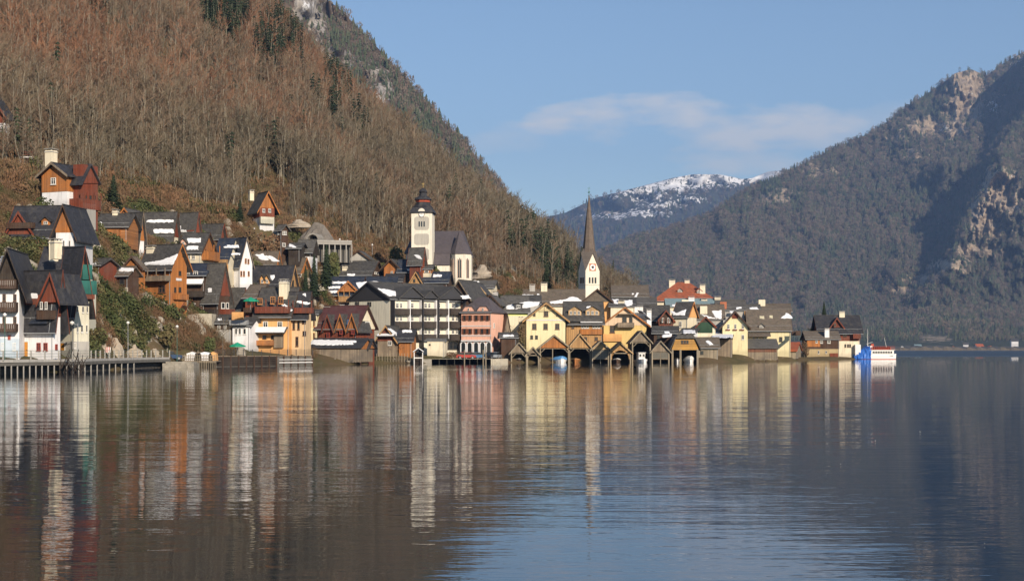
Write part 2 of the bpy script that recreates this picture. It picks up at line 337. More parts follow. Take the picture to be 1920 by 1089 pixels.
def groundmat(name, cols, rockc, scale=.03, rs=.2):
    m, nt, b = newmat(name); t = NT(nt); g = t.n('ShaderNodeNewGeometry').outputs['Position']
    a = t.noise(g, scale, 6, .65); f = t.noise(g, scale * 12, 4, .7); k = len(cols)
    v = t.math('ADD', t.math('MULTIPLY', t.math('SUBTRACT', a, .5), 2.0), t.math('ADD', t.math('MULTIPLY', f, .6), .2), True)
    c = t.ramp(v, [(i / (k - 1), q) for i, q in enumerate(cols)])
    r = t.n('ShaderNodeAttribute', attribute_name='rock').outputs['Fac']
    rn = t.noise(g, 1, 6, .7, (rs, rs, rs * .45)); rn2 = t.noise(g, 1, 5, .7, (rs * 3, rs * 3, rs * .9)); rr = t.ramp(rn2, [(.34, mul(rockc, .3)), (.48, mul(rockc, .85)), (.66, mul(rockc, 1.35))])
    s = t.n('ShaderNodeAttribute', attribute_name='snow').outputs['Fac']
    rk = t.math('MULTIPLY', t.math('SUBTRACT', t.math('ADD', r, t.math('ADD', t.math('MULTIPLY', t.math('SUBTRACT', rn, .5), 2.0), t.math('MULTIPLY', t.math('SUBTRACT', f, .5), 1.2))), .42), 5, True)
    c = t.mix(rk, c, rr)
    sk = t.math('MULTIPLY', t.math('SUBTRACT', t.math('ADD', s, t.math('ADD', t.math('MULTIPLY', t.math('SUBTRACT', f, .5), 2.6), t.math('MULTIPLY', t.math('SUBTRACT', rn, .5), 1.6))), .5), 5, True)
    c = t.mix(sk, c, (.82, .82, .84)); t.l(c, b.inputs['Base Color']); b.inputs['Roughness'].default_value = .95; b.inputs['Specular IOR Level'].default_value = .1
    t.bump(t.math('ADD', rn, f), .7, .4 / rs * .2, b); return m
def make_land():
    land_controls(); TER.fit()
    pxs = np.linspace(-700, 1760, 330); Ys = np.concatenate([np.linspace(130, 470, 190), np.geomspace(474, 1300, 70)])
    PX, YY = np.meshgrid(pxs, Ys); X = (PX - 960) / F * YY; z = ground(X, YY)
    ex = ((PX - 930) / 75) ** 2 + (((YY.ravel().reshape(PX.shape)) - 440) / 40) ** 2
    py = HY - (z.reshape(PX.shape) - CZ) / YY * F
    rock = np.zeros_like(PX)
    for cx, cy_, rx, ry, g in ((940, 505, 75, 35, .75), (560, 430, 60, 30, .8), (255, 640, 40, 35, .7), (380, 285, 70, 20, .4), (700, 440, 60, 30, .3), (215, 640, 20, 30, .6), (150, 15, 30, 15, .5)):
        rock = np.maximum(rock, g * np.exp(-((PX - cx) / rx) ** 2 - ((py - cy_) / ry) ** 2))
    V = np.stack([X.ravel(), YY.ravel(), z], 1)
    m = groundmat('forest_floor', ((.06, .05, .03), (.085, .075, .035), (.12, .085, .05), (.15, .095, .06)), (.36, .33, .28), .05, .35)
    grid_mesh('hillside', V, len(pxs), len(Ys), m, {'rock': rock.ravel(), 'snow': np.zeros(rock.size)})
# ------------------------------------------------------------------ far mountains
SIL_B = [(300, -330), (520, -100), (620, 6), (631, 12), (710, 92), (770, 158), (828, 224), (866, 262), (928, 338), (967, 385), (1009, 432), (1038, 455), (1088, 495), (1150, 525), (1250, 600), (1330, 655)]
SIL_C = [(1000, 560), (1080, 510), (1130, 472), (1200, 441), (1260, 428), (1340, 398), (1400, 356), (1450, 335), (1500, 310), (1560, 280), (1640, 246), (1700, 200), (1760, 162), (1790, 138), (1820, 130), (1850, 142), (1880, 120), (1920, 97), (2000, 55), (2150, 20), (2300, -10), (2600, -60), (3000, 0)]
SIL_D = [(700, 520), (900, 440), (1010, 410), (1060, 399), (1120, 370), (1200, 350), (1260, 334), (1300, 327), (1350, 327), (1392, 336), (1410, 334), (1440, 322), (1480, 318), (1560, 300), (1700, 260)]
def relief(name, pxs, nq, sil, base, Yf, mat, rocks=(), snows=(), back=600):
    q = np.linspace(0, 1, nq); PX, Q = np.meshgrid(pxs, q)
    S = interp(PX, sil); PY = base + (S - base) * Q; YY = Yf(PX, PY, Q)
    rk = np.zeros_like(PX); sn = np.zeros_like(PX)
    for cx, cy_, rx, ry, g in rocks: rk = np.maximum(rk, g * np.exp(-(np.abs((PX - cx) / rx) ** 3 + np.abs((PY - cy_) / ry) ** 3)))
    for cx, cy_, rx, ry, g in snows: sn = np.maximum(sn, g * np.exp(-(np.abs((PX - cx) / rx) ** 3 + np.abs((PY - cy_) / ry) ** 3)))
    X = (PX - 960) / F * YY; Z = CZ + (HY - PY) / F * YY
    rk2 = rk * (.55 + .9 * (fbm(PX / 16, PY / 22, 4, 31)))
    X = np.vstack([X, X[-1:] + 0]); Yb = np.vstack([YY, YY[-1:] + back]); Z = np.vstack([Z, Z[-1:] - back * .7])
    rkk = np.vstack([rk2, rk2[-1:]]); snn = np.vstack([sn, sn[-1:]])
    o = grid_mesh(name, np.stack([X.ravel(), Yb.ravel(), Z.ravel()], 1), len(pxs), nq + 1, mat, {'rock': rkk.ravel(), 'snow': snn.ravel()})
    return dict(pxs=pxs, nq=nq, X=X[:-1], Y=YY, Z=Z[:-1], PY=PY, rk=rk2, sn=sn, sil=sil)
def sample(G, n, rs, lim=None, rockcut=.42):
    """random points on a relief grid: x, y, z, px, py, rock"""
    i = rs.random(n) * (len(G['pxs']) - 1.001); j = rs.random(n) * (G['nq'] - 1.001); ii = i.astype(int); jj = j.astype(int); fi = i - ii; fj = j - jj
    def bl(A): return (A[jj, ii] * (1 - fi) + A[jj, ii + 1] * fi) * (1 - fj) + (A[jj + 1, ii] * (1 - fi) + A[jj + 1, ii + 1] * fi) * fj
    px = G['pxs'][ii] + (G['pxs'][ii + 1] - G['pxs'][ii]) * fi
    return bl(G['X']), bl(G['Y']), bl(G['Z']), px, bl(G['PY']), bl(G['rk']), bl(G['sn'])
def scatter(name, pts, scl, idx, sources, rs, lean=.03, label=None, cat='forest'):
    """one stuff object: the points carry scale, turn and kind, geometry nodes put a tree on each"""
    c = bpy.data.collections.new('sources_' + name)
    for s in sources: c.objects.link(s)
    me = bpy.data.meshes.new(name); n = len(pts); me.vertices.add(n); me.vertices.foreach_set('co', np.asarray(pts, np.float32).ravel())
    a = me.attributes.new('scl', 'FLOAT_VECTOR', 'POINT'); a.data.foreach_set('vector', np.asarray(scl, np.float32).ravel())
    rot = np.stack([rs.normal(0, lean, n), rs.normal(0, lean, n), rs.random(n) * 6.283], 1)
    a = me.attributes.new('rot', 'FLOAT_VECTOR', 'POINT'); a.data.foreach_set('vector', rot.astype(np.float32).ravel())
    a = me.attributes.new('idx', 'INT', 'POINT'); a.data.foreach_set('value', np.asarray(idx, np.int32))
    g = bpy.data.node_groups.new('scatter_' + name, 'GeometryNodeTree'); g.interface.new_socket('Geometry', in_out='INPUT', socket_type='NodeSocketGeometry'); g.interface.new_socket('Geometry', in_out='OUTPUT', socket_type='NodeSocketGeometry')
    N = g.nodes.new; gi = N('NodeGroupInput'); go = N('NodeGroupOutput'); ip = N('GeometryNodeInstanceOnPoints'); ci = N('GeometryNodeCollectionInfo')
    ci.inputs['Collection'].default_value = c; ci.inputs['Separate Children'].default_value = True; ci.inputs['Reset Children'].default_value = True
    ip.inputs['Pick Instance'].default_value = True
    def attr(nm, ty):
        q = N('GeometryNodeInputNamedAttribute'); q.data_type = ty; q.inputs['Name'].default_value = nm; return q.outputs['Attribute']
    L = g.links.new; L(gi.outputs[0], ip.inputs['Points']); L(ci.outputs[0], ip.inputs['Instance']); L(attr('idx', 'INT'), ip.inputs['Instance Index'])
    e = N('FunctionNodeEulerToRotation'); L(attr('rot', 'FLOAT_VECTOR'), e.inputs[0]); L(e.outputs[0], ip.inputs['Rotation']); L(attr('scl', 'FLOAT_VECTOR'), ip.inputs['Scale']); L(ip.outputs[0], go.inputs[0])
    o = link(name, me); md = o.modifiers.new('scatter', 'NODES'); md.node_group = g
    return tag(o, label, None, None, 'stuff')
# ------------------------------------------------------------------ tree shapes
def conifer_low(r, m):
    b = MB(); n = 6; H = 1.0; lv = 5
    for k in range(lv):
        z0 = .06 + .8 * k / lv; z1 = z0 + .34; rad = .2 * (1 - k / lv) ** .8 + .02; ph = r.random() * 6
        for i in range(n):
            a0 = ph + 6.283 * i / n; a1 = ph + 6.283 * (i + 1) / n; q = r.uniform(.6, 1.25)
            b.face([(0, 0, min(1, z1)), (rad * q * math.cos(a0), rad * q * math.sin(a0), z0 - r.uniform(0, .05)), (rad * q * .8 * math.cos(a1), rad * q * .8 * math.sin(a1), z0 + .05)])
    b.tube((0, 0, -.12), (0, 0, .3), .014, .01, 4)
    return b.mesh('conifer_low', m)
def blob_low(r, m):
    b = MB()
    for k in range(46):
        a = r.random() * 6.283; z = r.uniform(.2, 1); q = .34 * math.sqrt(max(0, 1 - ((z - .58) / .46) ** 2)) * r.uniform(.3, 1)
        x, y = q * math.cos(a), q * math.sin(a); s = r.uniform(.05, .1)
        b.face([(x - s * .4, y + s * r.uniform(-.5, .5), z - s), (x + s * .4, y - s * r.uniform(-.5, .5), z - s * .8), (x + s * r.uniform(-.3, .3), y + s * .3, z + s * 1.6)])
    b.tube((0, 0, -.12), (0, 0, .6), .018, .008, 4)
    return b.mesh('blob_low', m)
def conifer_full(r, hs=1.0, dens=1.0, width=.2):
    """unit high: trunk mesh data, crown mesh data of drooping sprays"""
    t = MB(); t.tube((0, 0, -.06), (0, 0, .97), .016, .002, 6)
    c = MB(); lv = int(26 * dens)
    for k in range(lv):
        z = .1 + .88 * k / lv; rad = width * (1 - z) ** .75 + .012; nb = max(5, int(15 * (1 - z) * dens) + 4); ph = r.random() * 6
        for i in range(nb):
            a = ph + 6.283 * i / nb + r.uniform(-.2, .2); L = rad * r.uniform(.55, 1.2); dx, dy = math.cos(a), math.sin(a); dz = -L * r.uniform(.15, .6)
            for s in (.35, .7, 1.0):
                x = dx * L * s; y = dy * L * s; zz = z + dz * s; w_ = L * .22 + .004; tx, ty = -dy, dx
                c.face([(x * .55, y * .55, zz + .02), (x + tx * w_, y + ty * w_, zz - .012 - r.random() * .01), (x * 1.12, y * 1.12, zz - .015), (x - tx * w_, y - ty * w_, zz - .012 - r.random() * .012)])
    return t, c
def bare_tree(r, spread=.5, n1=11, up=1.0):
    """unit high bare broadleaf: trunk builder, branches builder"""
    t = MB(); c = MB(); p = Vector((0, 0, -.08)); d = Vector((r.uniform(-.06, .06), r.uniform(-.06, .06), 1)); rr = .0125; tops = []
    for k in range(6):
        d = (d + Vector((r.uniform(-.07, .07), r.uniform(-.07, .07), 0))).normalized(); q = p + d * .165; r2 = rr * .8; t.tube(p, q, rr, r2, 5, False); tops.append((p.copy(), q.copy(), rr)); p = q; rr = r2
    def twig(p, d, L, r0, lvl):
        q = p + d * L; q.z += L * .1; c.tube(p, q, r0, r0 * .5, 3, False)
        if lvl == 0: return
        for k in range(4 if lvl == 2 else 3):
            s = r.uniform(.25, 1); e = (d + Vector((r.uniform(-1, 1), r.uniform(-1, 1), r.uniform(-.3, .9))) * .6).normalized()
            twig(p + (q - p) * s, e, L * r.uniform(.4, .68), r0 * .6, lvl - 1)
    for k in range(n1):
        z = r.uniform(.3, 1) ** .8; seg = tops[min(5, int(z * 5.9))]; o = seg[0] + (seg[1] - seg[0]) * r.random(); a = r.random() * 6.283
        L = spread * (.42 - .24 * z) * r.uniform(.7, 1.3); twig(o, Vector((math.cos(a), math.sin(a), r.uniform(.5, 1.5) * up)).normalized(), L, .0052, 2)
    return t, c
M_CON = leafmat('conifer_needles', ((.02, .032, .018), (.03, .045, .024), (.045, .058, .03)), .01)
M_CONF = leafmat('far_conifer_needles', ((.062, .085, .05), (.085, .105, .06), (.105, .12, .07), (.13, .13, .08)), .0035)
M_BLOB = leafmat('bare_wood_far', ((.13, .11, .09), (.17, .135, .105), (.2, .15, .11)), .004)
M_TWIG = leafmat('bare_twigs', ((.12, .105, .075), (.155, .125, .085), (.18, .125, .085), (.235, .12, .07)), .014, stand=True)
M_BARK = leafmat('pale_bark', ((.12, .105, .085), (.2, .18, .14), (.33, .29, .22)), .3)
M_IVY = leafmat('evergreen_leaves', ((.035, .045, .018), (.065, .08, .03), (.11, .11, .045), (.13, .1, .05)), .25)
M_BRUSH = leafmat('winter_brush', ((.1, .085, .04), (.15, .095, .055), (.2, .11, .06)), .2)
def srcobj(me): return bpy.data.objects.new(me.name, me)
def build_far():
    rs = np.random.RandomState(5)
    # --- the wooded ridge behind the near slope
    def YB(px, py, q): return 1250 + 800 * q + (fbm(px / 120, py / 90, 5, 11) - .5) * 200 + (fbm(px / 22, py / 30, 4, 12) - .5) * 90
    mB = groundmat('ridge_ground', ((.06, .05, .035), (.1, .075, .055), (.13, .09, .065)), (.33, .3, .27), .01, .05)
    rocksB = ((575, 16, 40, 22, .9), (596, 50, 22, 30, .8), (650, 112, 22, 20, .5), (710, 160, 30, 50, .6), (715, 185, 12, 30, .8), (610, 115, 20, 35, .7), (830, 290, 40, 30, .5), (870, 330, 22, 22, .6), (780, 220, 25, 25, .35), (940, 360, 20, 20, .3))
    B = relief('wooded_ridge', np.linspace(300, 1330, 200), 110, SIL_B, 650, YB, mB, rocksB, ((575, 10, 20, 12, .5), (716, 195, 5, 12, .7)))
    # --- the big mountain across the lake
    LX = [(0, 2010), (150, 1960), (230, 1915), (300, 1880), (350, 1852), (400, 1830), (450, 1806), (480, 1790), (560, 1740)]
    def YC(px, py, q):
        y = 2650 + 300 * np.clip(q / .1, 0, 1) + 2100 * q ** 1.15 + (1080 - np.minimum(px, 1080)) * 2
        y = y + np.clip(px - 1100, 0, 1000) * 1.5 * np.clip(q / .16, 0, 1)
        y = y + ((fbm(px / 150, py / 110, 6, 21) - .5) * 450 + (fbm(px / 40, py / 60, 4, 27) - .5) * 200) * np.clip(q * 3, 0, 1)
        lx = interp(py, LX); fade = np.clip((640 - py) / 210, 0, 1)
        s = np.clip((px - (lx - 55)) / 62, 0, 1); s = s * s * (3 - 2 * s); y = y - SPUR[0] * s * fade * (1 + .6 * np.clip((300 - py) / 200, 0, 1))
        lx2 = interp(py, [(150, 1860), (260, 1815), (300, 1770), (345, 1722)]); s = np.clip((px - (lx2 - 20)) / 30, 0, 1); s = s * s * (3 - 2 * s)
        y = y - SPUR[1] * s * np.clip((350 - py) / 40, 0, 1) * np.clip((py - 175) / 60, 0, 1) * np.clip((1905 - px) / 60, 0, 1)
        return y + (fbm(px / 11, py / 16, 4, 22) - .5) * (90 + 160 * np.exp(-((px - 1870) / 60) ** 2 - ((py - 385) / 70) ** 2) + 120 * np.exp(-((px - 1800) / 50) ** 2 - ((py - 210) / 60) ** 2)) * np.clip(q * 4, 0, 1) + (fbm(px / 5, py / 9, 3, 23) - .5) * (35 + 110 * np.exp(-((px - 1860) / 70) ** 2 - ((py - 400) / 90) ** 2) + 90 * np.exp(-((px - 1780) / 70) ** 2 - ((py - 220) / 60) ** 2)) * np.clip(q * 4, 0, 1)
    mC = groundmat('mountain_ground', ((.05, .06, .04), (.065, .07, .045), (.09, .08, .055)), (.38, .3, .215), .004, .02)
    rocksC = ((1810, 185, 42, 62, .95), (1790, 235, 35, 40, .8), (1740, 240, 55, 26, .8), (1690, 265, 45, 22, .6), (1710, 290, 25, 16, .8), (1880, 365, 45, 55, 1.0), (1850, 410, 38, 50, 1.0), (1905, 440, 40, 16, .6), (1835, 470, 60, 16, .8), (1780, 500, 60, 16, .75), (1730, 525, 45, 13, .8), (1755, 634, 38, 10, .6), (1690, 545, 28, 9, .9),
              (1530, 320, 60, 22, .55), (1450, 375, 50, 13, .75), (1480, 360, 35, 10, .6), (1240, 455, 25, 10, .4), (1915, 110, 30, 25, .5), (1670, 235, 16, 20, .5), (1870, 190, 25, 45, .5), (1990, 400, 60, 100, .5))
    C = relief('lake_mountain', np.concatenate([np.linspace(1000, 1940, 440), np.linspace(1944, 3000, 80)]), 260, SIL_C, 658, YC, mC, rocksC, ((1860, 200, 12, 20, .55), (1770, 240, 14, 9, .4), (1910, 120, 20, 12, .45)), 1500)
    # --- the far snowy range
    def YD(px, py, q): return 7200 + 2500 * q + (fbm(px / 90, py / 50, 6, 41) - .5) * 800
    mD = groundmat('range_ground', ((.04, .05, .05), (.055, .06, .055), (.07, .07, .06)), (.34, .28, .25), .003, .012)
    snD = ((1330, 333, 95, 20, .85), (1250, 347, 95, 18, .75), (1190, 372, 70, 14, .5), (1180, 358, 60, 9, .7), (1440, 333, 45, 16, 1.1), (1240, 385, 60, 7, .62), (1290, 375, 40, 10, .6), (1150, 405, 50, 7, .6), (1210, 400, 50, 8, .62), (1210, 450, 30, 3, .5), (1290, 415, 30, 4, .5), (1090, 405, 30, 9, .35))
    D = relief('snowy_range', np.linspace(700, 1700, 260), 110, SIL_D, 640, YD, mD, ((1150, 402, 60, 12, .5), (1100, 400, 40, 12, .4)), snD, 3000)
    r = random.Random(3)
    src = [srcobj(conifer_low(r, M_CONF)) for _ in range(4)] + [srcobj(blob_low(r, M_BLOB)) for _ in range(2)]
    for nm, G, n, hb, seed, lo in (('ridge_forest', B, 30000, 7.5, 1, .34), ('mountain_forest', C, 80000, 10, 2, .3), ('range_forest', D, 9000, 26, 4, 9)):
        x, y, z, px, py, rk, sn = sample(G, n, rs)
        d = fbm(px / 26, py / 26, 4, 50 + seed)
        ok = (rs.random(n) > rk * 1.3 - .1) & (px > 420) & (px < 2450) & ~((nm == 'mountain_forest') & (((px - 1755) / 38) ** 2 + ((py - 636) / 10) ** 2 < rs.random(n) * 1.6)) & (rs.random(n) < .55 + d)
        if nm == 'range_forest': ok &= (rs.random(n) > sn * 1.5) & (py < 500) & (px < 1500)
        if nm == 'mountain_forest': ok &= (py < 640) & ((px < 1960) | (rs.random(n) < .4))
        h = 1.25 * hb * (.6 + .8 * rs.random(n)) * (y / (1500 if nm == 'ridge_forest' else 3300 if nm == 'mountain_forest' else 9000)) ** .7
        br = fbm(px / 60, py / 40, 4, 60 + seed); brown = (br > (.45 if seed == 1 else .56))
        if nm == 'mountain_forest': brown = (br + .13 * np.exp(-((px - 1680) / 110) ** 2 - ((py - 450) / 70) ** 2) > .71) | ((py > 590) & (rs.random(n) < .6) & (px > 1540) & (px < 1830)) | ((py > 620) & (rs.random(n) < .5))
        elif nm == 'ridge_forest': brown = brown & (py > interp(px, SIL_B) + 30)
        else: brown &= False
        brown = brown & (rs.random(n) < .8)
        idx = np.where(brown, 4 + rs.randint(0, 2, n), rs.randint(0, 4, n)); h = np.where(brown, h * .8, h)
        wd = h * (.9 + .5 * rs.random(n)); wd = np.where(brown, h * 1.1, wd)
        P = np.stack([x, y, z - .3], 1)[ok]; S = np.stack([wd, wd, h], 1)[ok]
        scatter(nm, P, S, idx[ok], [srcobj(s.data) for s in src], rs)
    return C
SPUR = (600, 170)
def plant_slope():
    """the bare beech wood on the near slope: the nearest 300 trees as things, the rest as one mass"""
    rs = np.random.RandomState(11); r = random.Random(21)
    kinds = []
    for k in range(7):
        t, c = bare_tree(r, .5 + .12 * (k % 3), 10 + k % 4, .8 + .25 * (k % 3)); kinds.append((t.mesh('bare_trunk', M_BARK), c.mesh('bare_branches', M_TWIG), t, c))
    con = []
    for k in range(2):
        t, c = conifer_full(r, dens=.55, width=.17); con.append((t, c))
    n = 30000; px = rs.uniform(-260, 1235, n); yb = interp(px, YBK); ys = ysil(px) + 70; q = rs.random(n) ** 1.15; Y = yb + 4 + (ys - yb) * q
    X = (px - 960) / F * Y; z = ground(X, Y); py = HY - (z - CZ) / Y * F
    dens = fbm(X / 22, Y / 22, 3, 71)
    ok = (rs.random(n) < .46 + (dens - .5) * .8) & (py > -170) & (z > 3)
    for a, b_, c_, d_ in ((585, 640, 425, 470), (690, 870, 395, 540), (455, 545, 360, 440), (555, 600, 420, 470)):
        ok &= ~((px > a) & (px < b_) & (py > c_) & (py < d_ + 40) & (Y < 415))
    h = 8.5 + 8 * rs.random(n) * (.6 + .8 * dens); h = np.where(Y < yb + 25, h * .6, h); h = np.where(px > 1080, h * .6, h); ok &= (px < 1192)
    ev = np.zeros(n, bool)
    for cx, cy_, rx, ry, g in ((420, 40, 50, 60, .75), (520, 100, 45, 60, .5), (590, 215, 9, 14, .8), (627, 222, 7, 12, .8), (180, 20, 15, 40, .5), (560, 20, 40, 60, .5), (640, 150, 30, 60, .35), (675, 250, 12, 14, .4), (1020, 500, 22, 18, .7), (215, 355, 16, 22, .3), (980, 470, 30, 30, .3), (1080, 520, 40, 22, .35)):
        ev |= (rs.random(n) < g * (((px - cx) / rx) ** 2 + ((py - cy_ - 12) / ry) ** 2 < 1))
    ev |= rs.random(n) < .006
    ix = np.where(ok)[0]; idx = np.where(ev, 7 + rs.randint(0, 2, n), rs.randint(0, 7, n)); h = np.where(ev, h * .95 + 2, h)
    seen = [i for i in ix if -5 < px[i] < 1150 and not ev[i]]
    seen.sort(key=lambda i: Y[i] / h[i]); near = set(seen[:290])
    marks = ((60, 'the highest timber house at the edge'), (150, 'the bright orange chalet'), (230, 'the low shed with orange balcony'), (330, 'the yellow house with snow bands'), (430, 'the tall white house'), (540, 'the lone hillside chalet'), (640, 'the tunnel and its road'), (740, 'the grey roofs left of the church'), (830, 'the church clock tower'), (900, 'the chancel'), (980, 'the grey rock shoulder'), (1060, 'the crest spruce'), (9999, 'the slender spire'))
    seg = {}
    for i in seen[:290]: seg.setdefault(next(m for e_, m in marks if px[i] < e_), []).append(i)
    lab = {}
    for mk_, L in seg.items():
        L.sort(key=lambda i: px[i])
        for k, i in enumerate(L):
            n_ = k + 1 if k < (len(L) + 1) // 2 else len(L) - k; side = 'left' if k < (len(L) + 1) // 2 else 'right'
            o_ = {1: 'first', 2: 'second', 3: 'third', 4: 'fourth', 5: 'fifth', 6: 'sixth', 7: 'seventh', 8: 'eighth', 9: 'ninth', 10: 'tenth', 11: 'eleventh', 12: 'twelfth'}.get(n_, '%dth' % n_)
            lab[i] = ('tall' if h[i] > 14 else 'slim' if h[i] > 10 else 'low') + ' bare tree, %s from the %s above %s' % (o_, side, mk_)
    for i in seen[:290]:
        e = empty('bare_tree', (X[i], Y[i], z[i]), rs.random() * 6.28, lab[i], 'tree', 'bare trees low on the slope above the village')
        s = h[i]; e.scale = (s, s, s); e.rotation_euler = (rs.normal(0, .06), rs.normal(0, .06), rs.random() * 6.28); k = kinds[idx[i]]
        link('trunk', k[0], e); link('crown', k[1], e)
    rest = np.array([i for i in ix if i not in near])
    def comb(t, c, mt, mc):
        b = MB(); b.v = t.v + c.v; b.f = list(t.f) + [tuple(j + len(t.v) for j in f) for f in c.f]; b.m = [0] * len(t.f) + [1] * len(c.f); return srcobj(b.mesh('forest_tree', [mt, mc]))
    src = [comb(k[2], k[3], M_BARK, M_TWIG) for k in kinds] + [comb(t, c, M_BARK, M_CON) for t, c in con]
    wd = h * (.85 + .35 * rs.random(n))
    scatter('slope_forest', np.stack([X, Y, z - .1], 1)[rest], np.stack([wd, wd, h], 1)[rest], idx[rest], src, rs, .07)
    print('slope trees', len(rest))
    # low brush between the trunks
    n = 9000; px = rs.uniform(-100, 1230, n); yb = interp(px, YBK); Y = yb - 12 + 150 * rs.random(n) ** 1.5; X = (px - 960) / F * Y; z = ground(X, Y)
    s = 1.2 + 1.8 * rs.random(n); m = z > 5
    scatter('hillside_brush', np.stack([X, Y, z], 1)[m], np.stack([s * 1.5, s * 1.5, s], 1)[m], np.zeros(m.sum(), int), [srcobj(blob_low(r, M_BRUSH))], rs, .2)
# ------------------------------------------------------------------ house kit
def win_mesh(kind):
    """unit window: frame slot 0, glass slot 1; faces -y"""
    b = MB(); t = .1
    for q in ((-.5, .5 - t, .5, .5), (-.5, -.5, .5, -.5 + t), (-.5, -.5 + t, -.5 + t, .5 - t), (.5 - t, -.5 + t, .5, .5 - t)): b.box(q[0], -.09, q[1], q[2], .02, q[3])
    b.box(-.58, -.14, -.56, .58, .02, -.5)
    if kind != 'single': b.box(-.035, -.08, -.5 + t, .035, .0, .5 - t)
    if kind == 'cross': b.box(-.5 + t, -.078, .12, .5 - t, 0, .17)
    return b
WIN = {}
def win_me(kind, fm):
    if (kind, fm.name) not in WIN:
        WIN[kind, fm.name] = win_mesh(kind).mesh('window_frame', fm)
    return WIN[kind, fm.name]
_p = MB(); _p.face([(-.4, -.015, -.4), (.4, -.015, -.4), (.4, -.015, .4), (-.4, -.015, .4)]); PANE = _p.mesh('pane', GLASS)
_p = MB(); _p.box(-.5, -.07, -.5, .5, -.01, .5); SHUT = {}
FR_W = flat('white_frame', (.7, .68, .64)); FR_B = flat('brown_frame', (.12, .06, .035)); FR_R = flat('red_frame', (.3, .06, .04)); FR_O = flat('orange_frame', (.45, .2, .07)); FR_D = flat('dark_frame', (.05, .045, .04))
FOOT = []; DEFNC = [False]
class House:
    def __init__(s, name, label, a, b, Y, base, eave, ridge, yaw=0, rd='x', d=9., cat='house', over=.7, og=.6, group=None, fd=2.5, dpx=None, nc=None):
        c = (a + b) / 2; s.Y = Y; ya = R(yaw); uc = (c - 960) / F; zb = CZ + (HY - base) / F * Y
        s.root = empty(name, (uc * Y, Y, zb), ya, label, cat, group); s.M = Matrix.Translation((uc * Y, Y, zb)) @ Matrix.Rotation(ya, 4, 'Z'); s.I = s.M.inverted()
        cs, sn = math.cos(ya), math.sin(ya)
        def half(px): u = (px - 960) / F; return (u * Y - uc * Y) / (cs - u * sn)
        s.x0, s.x1 = half(a), half(b); s.w = s.x1 - s.x0
        if dpx:                                              # depth from the photo column of the far side corner
            u = (dpx - 960) / F; cx = s.x1 if yaw < 0 else s.x0; wx, wy = uc * Y + cx * cs, Y + cx * sn
            d = (u * wy - wx) / (-sn - u * cs)
        s.d = abs(d); s.h = (base - eave) / F * Y
        s.rd = rd; s.over = over; s.og = og; s.fd = fd
        yr = Y + (s.d / 2 * cs if rd == 'x' else 0) ; s.rh = CZ + (HY - ridge) / F * yr - zb - s.h
        s.cx = (s.x0 + s.x1) / 2
        FOOT.append((s.I, s.x0, s.x1, s.d))
        if nc is None: nc = DEFNC[0] and base < 645
        if nc: s.fd = max(fd, 12)
        elif Y < 1000:
            for q in ((s.x0, 0), (s.x1, 0), (s.cx, s.d * .5), (s.cx, -2.5)):
                p = s.M @ Vector((q[0], q[1], 0)); CTRL.append((p.x, p.y, p.z + (.3 if q[1] else 0)))
    # ray through a photo pixel onto a local plane n.p = k
    def hit(s, px, py, n, k):
        o = s.I @ Vector((0, 0, CZ)); d = s.I.to_3x3() @ Vector(((px - 960) / F, 1, (HY - py) / F)); n = Vector(n)
        t = (k - n.dot(o)) / n.dot(d); return o + d * t
    def pt(s, face, px, py):
        if face == 'F': return s.hit(px, py, (0, 1, 0), 0)
        if face == 'L': return s.hit(px, py, (1, 0, 0), s.x0)
        return s.hit(px, py, (1, 0, 0), s.x1)
    def frot(s, face): return {'F': 0, 'L': -math.pi / 2, 'R': math.pi / 2}[face]
    def pentagon(s, z0, z1, ex, top):
        """wall block; top: up into the gable"""
        b = MB(); x0, x1, y0, y1 = s.x0 - ex, s.x1 + ex, -ex, s.d + ex
        if not top: b.box(x0, y0, z0, x1, y1, z1); return b
        if s.rd == 'x': b.prism([(y0, z0), (y1, z0), (y1, s.h), (s.d / 2, s.h + s.rh), (y0, s.h)], 'x', x0, x1)
        else: b.prism([(x0, z0), (x1, z0), (x1, s.h), (s.cx, s.h + s.rh), (x0, s.h)], 'y', y0, y1)
        return b
    def walls(s, m, upper=None, split=None, gable=None, hip=False):
        top = not gable and not hip
        if upper:
            zs = (HY - split) / F * s.Y + CZ - s.root.location.z
            s.pentagon(-s.fd, zs, 0, False).build('wall', m, s.root); s.pentagon(zs, s.h, .06, top).build('upper_wall', upper, s.root); s.zs = zs
        else: s.pentagon(-s.fd, s.h, 0, top).build('wall', m, s.root)
        if gable and not hip:
            b = MB(); e = .08
            if s.rd == 'x': b.prism([(-e, s.h - .25), (s.d + e, s.h - .25), (s.d + e, s.h), (s.d / 2, s.h + s.rh), (-e, s.h)], 'x', s.x0 - e, s.x1 + e)
            else: b.prism([(s.x0 - e, s.h - .25), (s.x1 + e, s.h - .25), (s.x1 + e, s.h), (s.cx, s.h + s.rh), (s.x0 - e, s.h)], 'y', -e, s.d + e)
            b.build('gable', gable, s.root)
        return s
